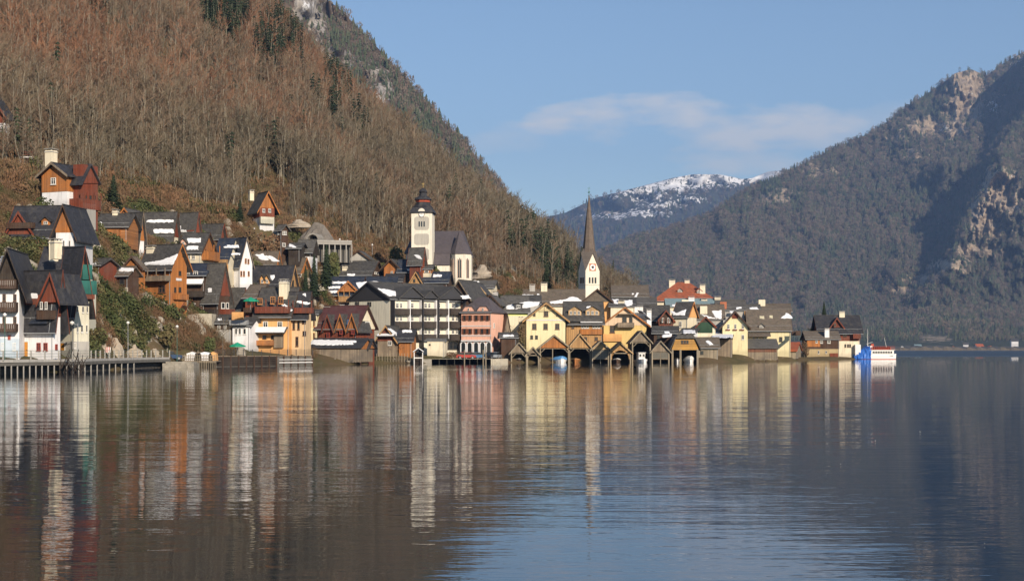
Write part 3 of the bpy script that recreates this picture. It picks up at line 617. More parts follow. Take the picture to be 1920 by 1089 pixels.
    def roof(s, m, barge=None, hip=0, th=.26, gutter=True):
        b = MB(); o, g = s.over, s.og; half = (s.d if s.rd == 'x' else s.w) / 2; k = s.rh / half; ze = s.h - o * k + .08; zr = s.h + s.rh + .08
        if hip:
            if s.rd == 'x': c = [(s.x0 - o, -o), (s.x1 + o, -o), (s.x1 + o, s.d + o), (s.x0 - o, s.d + o)]; r0, r1 = (s.x0 + hip, s.d / 2), (s.x1 - hip, s.d / 2)
            else: c = [(s.x0 - o, -o), (s.x1 + o, -o), (s.x1 + o, s.d + o), (s.x0 - o, s.d + o)]; r0, r1 = (s.cx, hip), (s.cx, s.d - hip)
            T = [(*p, ze + th) for p in c]; Bt = [(*p, ze) for p in c]; A = (*r0, zr + th); Z = (*r1, zr + th)
            if s.rd == 'x': b.face([T[0], T[1], Z, A]); b.face([T[2], T[3], A, Z]); b.face([T[1], T[2], Z]); b.face([T[3], T[0], A])
            else: b.face([T[0], T[1], A]); b.face([T[1], T[2], Z, A]); b.face([T[2], T[3], Z]); b.face([T[3], T[0], A, Z])
            for i in range(4): j = (i + 1) % 4; b.face([Bt[i], Bt[j], T[j], T[i]])
            b.face(Bt[::-1])
        elif s.rd == 'x': b.prism([(-o, ze), (s.d / 2, zr), (s.d + o, ze), (s.d + o, ze + th), (s.d / 2, zr + th), (-o, ze + th)], 'x', s.x0 - g, s.x1 + g)
        else: b.prism([(s.x0 - o, ze), (s.cx, zr), (s.x1 + o, ze), (s.x1 + o, ze + th), (s.cx, zr + th), (s.x0 - o, ze + th)], 'y', -g, s.d + g)
        s.roof_o = b.build('roof', m, s.root); s.k = k; s.zt = zr + th; s.hipv = hip
        if barge and not hip:
            b = MB(); w_ = .32
            if s.rd == 'x':
                for x in (s.x0 - g - .06, s.x1 + g):
                    if b.v: b.build('bargeboard', barge, s.root); b = MB()
                    b.prism([(-o, ze - .12), (s.d / 2, zr - .12), (s.d + o, ze - .12), (s.d + o, ze + w_), (s.d / 2, zr + w_), (-o, ze + w_)], 'x', x, x + .06)
            else: b.prism([(s.x0 - o, ze - .12), (s.cx, zr - .12), (s.x1 + o, ze - .12), (s.x1 + o, ze + w_), (s.cx, zr + w_), (s.x0 - o, ze + w_)], 'y', -g - .06, -g)
            b.build('bargeboard', barge, s.root)
        if gutter and s.rd == 'x':
            b = MB(); b.tube((s.x0 - g, -o - .07, ze + .1), (s.x1 + g, -o - .07, ze + .1), .08, .08, 6); b.build('gutter', GREYM, s.root)
            b = MB(); b.tube((s.x1 - .15, -.1, -1), (s.x1 - .15, -.1, s.h - .1), .05, .05, 5); b.tube((s.x1 - .15, -.1, s.h - .1), (s.x1 - .15, -o, ze + .1), .05, .05, 5); b.build('downpipe', GREYM, s.root)
            if not hip:
                t_ = .22; yy = -o + (half + o) * t_; zz = ze + th + (zr - ze) * t_ + .12; b = MB()
                b.tube((s.x0 - g + .2, yy, zz), (s.x1 + g - .2, yy, zz), .035, .035, 4)
                for i_ in range(max(2, int(s.w / 1.2))): x_ = s.x0 + s.w * (i_ + .5) / max(2, int(s.w / 1.2)); b.box(x_ - .03, yy - .03, zz - .2, x_ + .03, yy + .03, zz)
                b.build('snow_guard', GREYM, s.roof_o)
        b = MB()
        if not hip:
            if s.rd == 'x': b.box(s.x0 - g, s.d / 2 - .12, zr + th - .02, s.x1 + g, s.d / 2 + .12, zr + th + .08)
            else: b.box(s.cx - .12, -g, zr + th - .02, s.cx + .12, s.d + g, zr + th + .08)
            b.build('ridge_cap', m, s.roof_o)
        return s
    def slope(s, side='F'):
        """plane n.p = k of a roof slope"""
        k = s.k
        if side == 'F': n = (0, -k, 1); return n, s.zt - k * s.d / 2
        if side == 'L': n = (-k, 0, 1); return n, s.zt - k * s.cx
        n = (k, 0, 1); return n, s.zt + k * s.cx
    def snow(s, polys, side='F', th=.16, mat=None):
        n, k = s.slope(side)
        for poly in polys:
            if len(poly) == 4 and not isinstance(poly[0], tuple): x0, y0, x1, y1 = poly; poly = [(x0, y0), (x1, y0), (x1, y1), (x0, y1)]
            P = []
            for i in range(len(poly)):
                a, b_ = poly[i], poly[(i + 1) % len(poly)]; L = math.hypot(b_[0] - a[0], b_[1] - a[1]); m = max(1, int(L / 3))
                for j in range(m):
                    q = j / m; P.append((a[0] + (b_[0] - a[0]) * q + rnd.uniform(-1.1, 1.1), a[1] + (b_[1] - a[1]) * q + rnd.uniform(-.8, .8)))
            Q = [s.hit(p[0], p[1], n, k + .02) for p in P]; c = sum(Q, Vector()) / len(Q); b = MB(); up = Vector((0, 0, th))
            T = [q + up * .8 + (c - q) * .1 for q in Q]; ct = c + up
            for i in range(len(Q)):
                j = (i + 1) % len(Q); b.face([Q[i], Q[j], T[j], T[i]])
            if len(Q) <= 9: b.face(T)
            else: b.face(T)
            b.build('snow_patch', mat or SNOW, s.roof_o)
        return s
    def chimney(s, px, top, w_=1.0, m=None, along=None, hgt=None, cap=True):
        y = s.d / 2 if along is None else along
        p = s.hit(px, top, (0, 1, 0), y); b = MB(); h = w_ / 2; zb = s.h + min(s.rh * .3, s.rh - .5) if hgt is None else p.z - hgt
        b.box(p.x - h, p.y - h, zb, p.x + h, p.y + h, p.z); o = b.build('chimney', m or P_CREAM, s.roof_o)
        if cap:
            b = MB(); b.box(p.x - h - .1, p.y - h - .1, p.z - .32, p.x + h + .1, p.y + h + .1, p.z - .2); b.box(p.x - h - .12, p.y - h - .12, p.z + .25, p.x + h + .12, p.y + h + .12, p.z + .33)
            for q in (-1, 1):
                for r_ in (-1, 1): b.box(p.x + q * h * .8 - .06, p.y + r_ * h * .8 - .06, p.z, p.x + q * h * .8 + .06, p.y + r_ * h * .8 + .06, p.z + .25)
            b2 = link('chimney', b.mesh('chimney_cap', CONC), s.root); b2.name = 'chimney_cap'
        return s
    def wins(s, face, lst, kind='cross', fm=None, shutters=None, out=0):
        """lst of (px, py, w, h) in photo pixels: centre and size"""
        fm = fm or FR_W
        for px, py, pw, ph in lst:
            p = s.pt(face, px, py); a = s.pt(face, px - pw / 2, py); b_ = s.pt(face, px + pw / 2, py); c = s.pt(face, px, py - ph / 2); e = s.pt(face, px, py + ph / 2)
            W = (b_ - a).length; H = abs(c.z - e.z); z_ex = .08 if getattr(s, 'zs', None) is not None and p.z > s.zs - .1 else (.1 if p.z > s.h else 0)
            off = Vector({'F': (0, -1, 0), 'L': (-1, 0, 0), 'R': (1, 0, 0)}[face]) * (z_ex + out + .005)
            o = link('window', win_me(kind, fm), s.root, p + off, (0, 0, s.frot(face)), (W, 1.3, H)); link('pane', PANE, o)
            if shutters:
                k = ('sh', shutters.name)
                if k not in SHUT: SHUT[k] = _p.mesh('shutter', shutters)
                d = (b_ - a).normalized()
                for q in (-1, 1): link('shutter', SHUT[k], s.root, p + off + d * q * W * .76, (0, 0, s.frot(face)), (W * .46, 1, H))
        return s
    def door(s, face, px0, py0, px1, py1, m):
        a = s.pt(face, px0, py0); c = s.pt(face, px1, py1); off = Vector({'F': (0, -1, 0), 'L': (-1, 0, 0), 'R': (1, 0, 0)}[face])
        W = math.hypot(c.x - a.x, c.y - a.y); H = abs(a.z - c.z); b = MB(); b.box(-W / 2, -.06, -H / 2, W / 2, .02, H / 2)
        o = b.build('door', m, s.root); o.location = (a + c) / 2 + off * .01; o.rotation_euler = (0, 0, s.frot(face))
        b = MB(); t = .1
        b.box(-W / 2 - t, -.1, -H / 2, -W / 2, .02, H / 2 + t); b.box(W / 2, -.1, -H / 2, W / 2 + t, .02, H / 2 + t); b.box(-W / 2, -.1, H / 2, W / 2, .02, H / 2 + t)
        b.build('door_frame', FR_W, o)
        b = MB(); b.box(W * .34, -.11, -.05, W * .42, -.06, .05); b.build('handle', DARKM, o); return s
    def balcony(s, face, px0, px1, top, bot, m, dep=1.1, slats=True, roofm=None, posts=0):
        a = s.pt(face, px0, bot); c = s.pt(face, px1, top); W = math.hypot(c.x - a.x, c.y - a.y); H = max(.7, c.z - a.z); mid = (a + c) / 2; mid.z = a.z
        b = MB(); b.box(-W / 2, -dep, -.14, W / 2, 0, 0)
        b.box(-W / 2, -dep - .03, H - .1, W / 2, -dep + .05, H); b.box(-W / 2, -dep - .02, .02, W / 2, -dep + .04, .12)
        for q in (-1, 1): b.box(q * W / 2 - .03, -dep, H - .1, q * W / 2 + .03, 0, H)
        n = max(3, int(W / .26)) if slats else 1
        if slats:
            for i in range(n): x = -W / 2 + W * (i + .5) / n; b.box(x - W / n * .44, -dep - .01, .12, x + W / n * .44, -dep + .03, H - .1)
            for q in (-1, 1): b.box(q * W / 2 - .02, -dep + .03, .02, q * W / 2 + .02, 0, H - .1)
        else:
            b.box(-W / 2, -dep - .01, .1, W / 2, -dep + .03, H - .1)
            for q in (-1, 1): b.box(q * W / 2 - .02, -dep + .03, .02, q * W / 2 + .02, 0, H - .1)
        for i in range(posts): x = -W / 2 + W * i / max(1, posts - 1); b.box(x - .07, -dep - .05, H, x + .07, -dep + .09, H + 1.35)
        o = b.build('balcony', m, s.root); o.location = mid; o.rotation_euler = (0, 0, s.frot(face)); return s
    def awning(s, face, px0, px1, top, bot, m, dep=1.6, snow=False):
        a = s.pt(face, px0, bot); c = s.pt(face, px1, top); W = math.hypot(c.x - a.x, c.y - a.y); H = max(.3, c.z - a.z); mid = (a + c) / 2; mid.z = a.z
        b = MB(); b.prism([(-dep, 0), (0, H), (0, H + .14), (-dep, .14)], 'x', -W / 2, W / 2); o = b.build('canopy', m, s.root); o.location = mid; o.rotation_euler = (0, 0, s.frot(face))
        if snow:
            b = MB(); b.prism([(-dep + .1, .16), (-.2, H * .85 + .15), (-.2, H * .85 + .3), (-dep + .1, .28)], 'x', -W * .46, W * .46); b.build('snow_patch', SNOW, o)
        return s
    def dormer(s, px, base, top, wpx, wall, roofm, wn=1, side='F', fm=None, eave=None, dep=3.5, flatr=False):
        n, k = s.slope(side); p = s.hit(px, base, n, k); a = s.hit(px - wpx / 2, base, n, k); c = s.hit(px + wpx / 2, base, n, k); W = abs(c.x - a.x) if side == 'F' else abs(wpx / F * s.Y)
        sc = s.Y / F; H = (base - top) * sc; he = (base - eave) * sc if eave else H * (.92 if flatr else .55)
        b = MB(); b.prism([(-W / 2, -.6), (W / 2, -.6), (W / 2, he), (0, H - .05), (-W / 2, he)], 'y', 0, dep); rot = (0, 0, s.frot(side))
        o = b.build('dormer', wall, s.root); o.location = p; o.rotation_euler = rot
        b = MB(); g = .3; kk = (H - he) / (W / 2); b.prism([(-W / 2 - g, he - g * kk), (0, H), (W / 2 + g, he - g * kk), (W / 2 + g, he - g * kk + .16), (0, H + .18), (-W / 2 - g, he - g * kk + .16)], 'y', -.35, dep + .3); b.build('dormer_roof', roofm, o)
        ww = W / (wn + .4) * .62
        for i in range(wn):
            x = (i - (wn - 1) / 2) * W / (wn + .25); m = win_me('cross', fm or FR_W); q = link('window', m, o, (x, -.01, he * .5), None, (ww, 1, he * .68))
            b = MB(); b.face([(x - ww * .4, -.022, he * .23), (x + ww * .4, -.022, he * .23), (x + ww * .4, -.022, he * .78), (x - ww * .4, -.022, he * .78)]); b.build('pane', GLASS, o)
        return s
    def crossgable(s, poly, wall, roofm, dep=6, face='F', out=.12, over=.45, th=.3, barge=None, base=None):
        """gable face drawn as its upper outline (photo pixels, left to right); pulled back into the roof"""
        P = [s.pt(face, *p) for p in poly]; n = {'F': (0, -1, 0), 'R': (1, 0, 0), 'L': (-1, 0, 0)}[face]
        def u(p): return p.x if face == 'F' else (p.y if face == 'R' else -p.y)
        pl = [(u(p), p.z) for p in P]; b = MB(); b.prism(pl + ([] if base is None else []), 'y', 0, dep)
        o = b.build('gable_front', wall, s.root); c = Vector((0, -out, 0)) if face == 'F' else Vector((s.x1 + out, 0, 0)) if face == 'R' else Vector((s.x0 - out, 0, 0))
        o.location = c; o.rotation_euler = (0, 0, s.frot(face))
        b = MB(); i0, i1 = 0, len(pl) - 1; e0 = Vector(pl[1]) - Vector(pl[0]); e1 = Vector(pl[-2]) - Vector(pl[-1]); e0.normalize(); e1.normalize()
        q = [tuple(Vector(pl[0]) - e0 * over)] + pl[1:-1] + [tuple(Vector(pl[-1]) - e1 * over)]
        b.prism([(x, z + .03) for x, z in q] + [(x, z + th) for x, z in q[::-1]], 'y', -over, dep + .5); b.build('gable_roof', roofm, o)
        if barge:
            b = MB(); b.prism([(x, z - .2) for x, z in q] + [(x, z + th + .05) for x, z in q[::-1]], 'y', -over - .07, -over); b.build('bargeboard', barge, o)
        return s
    def band(s, face, px0, px1, top, bot, m, out=.05, name='string_course'):
        a = s.pt(face, px0, bot); c = s.pt(face, px1, top); W = math.hypot(c.x - a.x, c.y - a.y); b = MB(); b.box(-W / 2, -out, 0, W / 2, .01, abs(c.z - a.z)); o = b.build(name, m, s.root); mid = (a + c) / 2; mid.z = min(a.z, c.z); o.location = mid; o.rotation_euler = (0, 0, s.frot(face)); return s
    def boxpart(s, name, m, x0, y0, z0, x1, y1, z1): b = MB(); b.box(x0, y0, z0, x1, y1, z1); b.build(name, m, s.root); return s
def rows(xs, ys, w_, h_): return [(x, y, w_, h_) for y in ys for x in xs]
# ------------------------------------------------------------------ the village
def village_left():
    h = House('chalet', 'dark timber chalet with three stacked balconies over a pale blue ground floor', -2, 36, 186, 671, 522, 471, 8, 'y', 11, over=1.2, og=1.3)
    h.walls(P_WHITE, gable=W_DK).roof(RF_BK, W_DK).band('F', -2, 36, 634, 671, P_BLUE, .06, 'blue_plinth')
    h.snow([[(2, 482), (8, 480), (4, 505), (-4, 503)]], 'L')
    for t, b in ((525, 540), (567, 583), (607, 620)): h.balcony('F', -2, 34, t, b, W_BR, 1.5)
    h.wins('F', rows((5, 27), (650,), 6, 15), 'cross'); h.wins('F', rows((8, 28), (558, 600), 6, 13), 'cross', FR_B); h.band('F', 15, 20, 628, 637, FR_R, .15, 'oval_sign')
    h = House('cottage', 'white house with red-brown timber upper floor and blue-black roof, orange door to the promenade', 37, 100, 189, 671, 569, 512, -22, 'x', 8, dpx=113, over=.7, og=1.0)
    h.walls(P_WHITE, W_REDH, 594, W_RED).roof(RF_BK, W_RED).door('F', 39, 641, 53, 671, flat('orange_door', (.55, .24, .04)))
    h.wins('F', [(41, 612, 6, 17), (73, 616, 7, 14), (89, 616, 7, 14), (73, 650, 7, 15), (86, 650, 7, 15)], 'cross', FR_R); h.awning('F', 64, 98, 597, 607, RF_BLUE, 1.0)
    h.wins('R', [(105, 650, 4, 10)], 'cross', FR_R); h.snow([(58, 551, 70, 560), (40, 556, 47, 560)]); h.crossgable([(80, 568), (103, 516), (119, 566)], W_RED, RF_BK, 5, out=.5, over=.5, barge=W_RED)
    h.wins('F', [(84, 573, 4, 14), (93, 573, 4, 14)], 'single', FR_W, out=.55); h.balcony('F', 80, 108, 582, 597, W_BR, 1.2)
    h = House('tower_house', 'tall cream house with grey stone ground floor, huge black roof and a teal boarded gable', 113, 139, 198, 671, 560, 468, -42, 'x', 9, dpx=167, over=.5, og=.9, fd=3)
    h.walls(P_PALE, None, None, W_RED); h.roof(RF_BK, W_RED); h.band('F', 112, 139, 640, 671, P_GREY, .05, 'stone_plinth'); h.band('R', 139, 167, 640, 671, P_GREY, .05, 'stone_plinth')
    h.wins('R', [(145, 580, 3.5, 13), (155, 580, 3.5, 13), (163, 580, 3, 13), (145, 616, 4, 15), (153, 616, 4, 15), (162, 616, 3, 15)], 'single', FR_W); h.wins('F', [(120, 612, 5, 7)]); h.wins('R', [(140, 648, 4, 11)], 'single')
    h.door('F', 113, 643, 122, 657, flat('orange_door', (.55, .24, .04)))
    h.band('R', 141, 175, 527, 551, plaster((.035, .14, .12)), .9, 'teal_boarding'); h.band('R', 150, 168, 497, 524, plaster((.035, .14, .12)), .7, 'teal_boarding'); h.band('R', 138, 172, 551, 560, W_RED, .8, 'timber_jetty')
    h.chimney(105, 452, 1.2, P_CREAM, 1.4, 2.6)
    # wide wing of the same roof towards the left
    h2 = House('roof_wing', 'broad blue-black tiled roof wing with a white chimney between the two tall waterfront houses', 60, 134, 206, 600, 545, 467, -6, 'x', 9, over=.3, og=.2)
    h2.walls(P_PALE).roof(RF_BK).chimney(104, 452, 1.4, P_CREAM, 3.6)
    h2.boxpart('snow_guard', GREYM, h2.x0, 1.2, h2.h + 1.3, h2.x1, 1.28, h2.h + 1.45)
    h = House('chalet', 'red-brown timber house on white walls below the orange chalet, with a black dormered roof', 20, 108, 228, 470, 436, 390, -10, 'x', 8, over=.8, og=.9, dpx=139)
    h.walls(P_WHITE, W_RED, 446, W_RED).roof(RF_BK, W_RED).dormer(86, 422, 407, 16, W_OR, RF_BK, 1); h.wins('F', [(87, 455, 5, 13)], 'cross', FR_B)
    h.crossgable([(16, 440), (39, 400), (66, 440)], W_RED, RF_BK, 4, out=.4, barge=W_RED); h.balcony('F', 18, 66, 418, 428, W_BR, 1.1)
    h = House('chalet', 'small timber-gabled house with a white rounded wall beside the red-brown hillside house', 105, 138, 224, 471, 430, 388, -8, 'y', 7, over=.9, og=.8)
    h.walls(P_WHITE, W_OR, 436, W_OR).roof(RF_BK, W_BR).wins('F', [(120, 457, 3, 13), (131, 457, 3, 13)], 'single')
    h = House('chalet', 'bright orange boarded chalet with white base and tall pale chimney, highest of the left cluster', 79, 126, 246, 388, 329, 309, -24, 'y', 9, dpx=165, over=.8, og=.9, fd=4)
    h.walls(P_WHITE, W_OR, 360, None).roof(RF_BK, W_GREY).wins('F', [(101, 340, 9, 13)]); h.chimney(96, 283, 1.5, P_CREAM, 2, 4.5)
    h.boxpart('side_wing', W_RED, h.x1, 1.5, -4, h.x1 + 2.2, h.d, 7.4); h.balcony('R', 130, 168, 378, 390, W_RED, 2.6, posts=4); h.wins('R', [(143, 372, 4, 9), (150, 372, 4, 9), (158, 372, 4, 9)], 'single', FR_B, out=2.3)
    h.boxpart('stone_base', P_GREY, h.x1, 1, -6, h.x1 + 2.6, h.d - 1, .6); h.crossgable([(132, 345), (148, 312), (164, 345)], W_RED, RF_BK, 4, 'R', out=2.4)
    h = House('chalet', 'dark red timber house with white wall cut by the left edge, high on the slope', -60, 9, 285, 262, 215, 160, -12, 'y', 9, dpx=18, over=1, og=1, fd=4)
    h.walls(P_WHITE, W_RED, 232, W_RED).roof(RF_BK, W_RED)
    h = House('shed', 'low green and black shed with an orange balcony, right of the orange chalet', 183, 238, 262, 440, 424, 404, -5, 'x', 6, over=.6)
    h.walls(W_ORH).roof(RF_DG, None).chimney(217, 396, 1, P_CREAM).balcony('F', 200, 226, 431, 442, W_OR, 1).snow([(184, 417, 192, 422)])
    h = House('house', 'narrow white house under a steep curling grey roof, left of the yellow house', 234, 258, 270, 480, 449, 402, -30, 'x', 7, dpx=270, over=.6, og=.7, fd=4)
    h.walls(P_WHITE, None, None, W_OR).roof(RF_DG, W_GREY).wins('F', [(237, 466, 7, 10)], 'cross', FR_B).snow([(243, 434, 252, 442)])
    h = House('house', 'yellow house with white windows and two long bands of snow on its dark roof', 270, 322, 285, 460, 441, 401, -8, 'x', 8, dpx=334, over=.8, og=.6, fd=5)
    h.walls(P_CREAM, None, None, W_RED).roof(RF_DG, W_BR).snow([(275, 413, 326, 417), (288, 430, 326, 437)]).wins('F', rows((287, 304), (451,), 8, 9)).band('F', 270, 322, 457, 462, W_OR, .5, 'timber_sill')
    h = House('house', 'small dark house with a steep gable and white wall behind the yellow house', 336, 364, 292, 440, 434, 402, -30, 'x', 6, dpx=374, over=.5, og=.6, fd=5)
    h.walls(P_WHITE, None, None, W_RED).roof(RF_GR, W_RED).snow([(336, 424, 340, 430), (338, 432, 350, 435)])
    h = House('chalet', 'dark red house with snow-free slate roof at the right end of the upper row', 370, 412, 300, 450, 440, 423, -20, 'x', 7, dpx=420, over=.6, fd=5)
    h.walls(W_RED).roof(RF_DG, W_RED)
    h = House('house', 'ochre house with a little pink dormer, snow patches and a timber veranda', 336, 376, 278, 492, 471, 440, -12, 'x', 8, dpx=402, over=.6, fd=5)
    h.walls(P_CREAM, None, None, W_OR).roof(RF_DG, W_BR).snow([(350, 447, 376, 455), (350, 462, 372, 468)]).dormer(344, 459, 447, 10, P_PINK, RF_DG, 1).wins('F', [(354, 482, 6, 9), (363, 482, 6, 9)]).balcony('R', 378, 400, 474, 486, W_OR, 1.4, posts=3)
    h = House('chalet', 'large honey-coloured timber chalet with covered veranda and snow along its eave', 268, 320, 256, 561, 498, 462, -28, 'x', 9, dpx=350, over=.7, og=.9, fd=4)
    h.walls(W_OR, None, None, None).roof(RF_DG, W_OR).snow([[(270, 493), (300, 490), (322, 482), (334, 476), (326, 496), (272, 497)]])
    h.wins('F', [(304, 542, 13, 14), (280, 511, 7, 9), (304, 511, 9, 8)], 'cross', FR_B).balcony('F', 271, 320, 517, 527, W_GREY, 1.5, posts=4).wins('R', [(337, 512, 4, 8), (337, 543, 4, 9), (328, 543, 3, 9), (343, 478, 3, 5)], 'cross', FR_D).chimney(286, 464, 1.6, P_CREAM, 2)
    h.balcony('R', 324, 349, 552, 560, W_OR, .6); h.band('R', 330, 340, 522, 526, P_WHITE, .1, 'satellite_dish')
    h = House('chalet', 'boarded tan side gable leaning against the honey-coloured chalet, snow on its lean-to roof', 232, 266, 252, 540, 503, 484, -16, 'y', 6, dpx=272, over=.5, og=.5, fd=4)
    h.walls(W_OR).roof(RF_BN, W_BR)
    h = House('shed', 'brown plank shed with a dark window and snowy lean-to roof above the stone wall', 218, 240, 244, 538, 515, 503, -24, 'x', 4, dpx=260, over=.6)
    h.walls(W_BR, None, None, W_BR).roof(RF_BN, None).snow([(222, 503, 250, 509)]).wins('F', [(229, 527, 9, 12)], 'single', FR_D).boxpart('stone_base', ST_L, h.x0, -.4, -3, h.x1, 0, -.1)
    h = House('house', 'tall white house under a steep blue-black roof with three streaks of snow', 429, 450, 288, 543, 494, 449, -38, 'x', 9, dpx=473, over=.4, og=.3, fd=3)
    h.walls(P_WHITE).roof(RF_BLUE, W_GREY); h.wins('R', [(452, 513, 3, 10), (457, 513, 3, 10), (466, 513, 3, 9), (460, 489, 2.5, 9), (465, 490, 2.5, 9)], 'single', FR_O).wins('F', [(434, 515, 6, 10)], 'cross', FR_O)
    h = House('house', 'wide blue-black roof with snow streaks joined to the tall white house, over a timber balcony', 397, 428, 285, 520, 493, 450, -8, 'x', 9, over=.3, og=.1, fd=5)
    h.walls(P_CREAM).roof(RF_BLUE).snow([(426, 460, 448, 465), (398, 462, 401, 465), (434, 475, 450, 478)], th=.1); h.snow([(420, 463, 426, 465)]).balcony('F', 396, 428, 487, 496, W_TAN, .9).boxpart('side_wall', P_OR, h.x1 - .2, -.9, -3, h.x1, 0, h.h)
    h = House('house', 'low cream house with orange eaves and two snowy roof strips behind the white house', 476, 514, 310, 505, 494, 474, -14, 'x', 8, dpx=522, over=.8, og=.8, fd=4)
    h.walls(P_CREAM, None, None, W_OR).roof(RF_BN, W_OR).snow([[(478, 478), (494, 476), (504, 488), (490, 488)], [(496, 480), (508, 480), (524, 490), (512, 491)]])
    h = House('house', 'black-roofed house with twin ochre dormers and an orange gable', 472, 540, 300, 560, 537, 501, -16, 'x', 8, dpx=556, over=.6, og=.7, fd=4)
    h.walls(P_OR, None, None, W_TAN).roof(RF_BK, W_TAN).dormer(492, 532, 515, 9, P_OR, RF_DG).dormer(501, 532, 515, 9, P_OR, RF_DG).snow([[(506, 517), (514, 516), (515, 521), (511, 525), (506, 522)]]).wins('R', [(546, 531, 7, 12)], 'cross', FR_D)
    h = House('house', 'brown-roofed cottage with orange gable and narrow cream wall above the dark conifers', 516, 560, 318, 537, 510, 486, -18, 'x', 8, dpx=579, over=.6, og=.8, fd=4)
    h.walls(P_CREAM, None, None, W_OR).roof(RF_BN, W_OR).wins('R', [(563, 515, 3, 8), (563, 528, 3, 7)], 'single')
    h = House('chalet', 'lone dark chalet with orange gable and pale balcony, high above the tunnel', 487, 514, 322, 420, 388, 362, 32, 'y', 8, dpx=473, over=1, og=1, fd=6)
    h.walls(P_WHITE, W_RED, 408, W_OR).roof(RF_DG, W_OR).wins('F', rows((494, 505), (395,), 5, 7)).balcony('F', 486, 511, 408, 418, P_PALE, 1).chimney(471, 359, 1.0, P_CREAM, 8.5, 2.2)
    h = House('house', 'tall narrow dark brown house with white windows on the rocks beside the tunnel', 519, 528, 320, 476, 431, 424, -40, 'x', 5, dpx=540, over=.5, fd=6)
    h.walls(W_BR).roof(RF_GR).wins('R', [(531, 437, 4, 7), (535, 437, 4, 7), (532, 459, 6, 7)]).wins('F', [(522, 437, 3, 6)])
    h = House('shed', 'dark shed with a snow strip on its roof under the tunnel wall', 541, 562, 318, 482, 466, 458, -8, 'x', 5, over=.5, fd=4)
    h.walls(W_DK).roof(RF_DG).snow([[(541, 458), (548, 459), (556, 464), (542, 463)]])
    h = House('house', 'low grey-roofed house with a white wall in front of the road gallery', 558, 583, 322, 494, 472, 452, -6, 'x', 6, over=.6, fd=3)
    h.walls(P_WHITE, W_DK, 481).roof(RF_GR)
    # lower part, x 340-600
    h = House('house', 'grey weathered timber house with snow-covered porch roof above the pale retaining wall', 349, 383, 272, 590, 517, 497, -8, 'x', 8, over=.4, fd=4)
    h.walls(W_BR).roof(RF_BLUE).awning('F', 350, 384, 524, 535, RF_DG, 1.2, True).wins('F', [(354, 513, 5, 8), (367, 513, 9, 9)]).wins('F', rows((365, 379), (571,), 4, 5)).balcony('F', 350, 384, 546, 556, W_DK, 1.2).wins('F', [(358, 560, 6, 6)], 'cross', FR_O)
    h = House('house', 'steep grey-roofed house with a reddish carved gable and cream shutters', 384, 409, 271, 590, 552, 497, -28, 'x', 8, dpx=430, over=.6, og=.6, fd=4)
    h.walls(W_BR, None, None, W_RED).roof(RF_GR, W_BR).snow([(389, 541, 397, 548)]).wins('R', [(418, 573, 7, 12), (426, 573, 5, 12)], 'single').balcony('R', 412, 432, 580, 590, W_RED, 1.2).balcony('F', 384, 408, 580, 592, W_DK, 1)
    h = House('house', 'small olive-roofed house with orange wall between the carved gable and the balcony house', 430, 450, 276, 602, 583, 543, -24, 'x', 7, dpx=464, over=.4, og=.5, fd=5)
    h.walls(P_OR, None, None, W_RED).roof(RF_GR, W_RED).wins('R', [(456, 570, 5, 7)], 'cross', FR_R)
    h = House('house', 'little white house with arched windows and glazed balcony by the bare tree', 436, 468, 263, 654, 612, 598, -10, 'x', 6, over=.3, fd=3)
    h.walls(P_WHITE).roof(RF_DG).wins('F', [(443, 621, 4, 13), (450, 621, 4, 13), (459, 621, 5, 12)], 'single', FR_W).band('F', 436, 457, 585, 600, P_OR, .4, 'upper_room').balcony('F', 434, 466, 600, 608, GREYM, 1.2)
    h = House('house', 'red-brown timber house with an open loft, pressed against the orange terrace house', 460, 483, 272, 640, 557, 537, -14, 'x', 7, over=.7, og=.5, fd=4)
    h.walls(W_RED, None, None, W_RED).roof(RF_BN, W_BR).wins('F', [(467, 566, 5, 8), (477, 566, 5, 8)], 'cross', FR_D).balcony('F', 460, 483, 577, 585, W_BR, 1)
    h = House('cottage', 'small dark cottage with a pale window tucked under the carved gable house', 404, 432, 264, 634, 606, 593, -12, 'x', 6, over=.6, og=.5, fd=4)
    h.walls(P_GREY, W_BR, 618).roof(RF_DG, W_BR).wins('F', [(411, 613, 5, 6), (423, 613, 5, 6), (417, 626, 4, 6)]).snow([(408, 598, 416, 601)])
    h = House('shed', 'small red-brown shed with a snow-capped roof above the ivy slope', 170, 187, 240, 516, 498, 488, -18, 'x', 5, over=.5, fd=3)
    h.walls(W_RED).roof(RF_DG).snow([(170, 490, 180, 496)])
    h = House('house', 'little orange gable peeping over the low roofs, left of the yellow house', 226, 244, 282, 420, 405, 393, -10, 'y', 6, over=.7, fd=4)
    h.walls(W_RED, None, None, W_OR).roof(RF_GR, W_OR).wins('F', [(235, 403, 4, 5)])
    h = House('terrace_house', 'orange waterfront house with timber loft gallery and snow-topped canopy', 484, 542, 267, 664, 586, 542, -8, 'x', 9, over=1.1, og=.8, fd=3)
    h.walls(P_OR, W_BR, 590, None).roof(RF_DG, W_BR).wins('F', rows((498, 525), (608,), 9, 11)).balcony('F', 482, 545, 575, 586, W_RED, 1.4, posts=4).awning('F', 478, 540, 614, 625, RF_DG, 1.8, True)
    h.wins('F', [(488, 565, 9, 12), (512, 563, 9, 14), (527, 563, 9, 14)], 'cross', FR_O).wins('F', [(496, 632, 7, 7), (512, 632, 7, 7)], 'cross', FR_D).balcony('F', 484, 515, 638, 646, W_OR, 1.2).band('F', 515, 532, 627, 652, W_GREY, .5, 'boarded_porch').boxpart('white_corner', P_WHITE, h.x0 - 2.6, 1, -3, h.x0, 5, 5)
    h.snow([[(528, 572), (534, 570), (548, 582), (544, 584)]]).chimney(533, 529, 1.6, P_CREAM, 3)
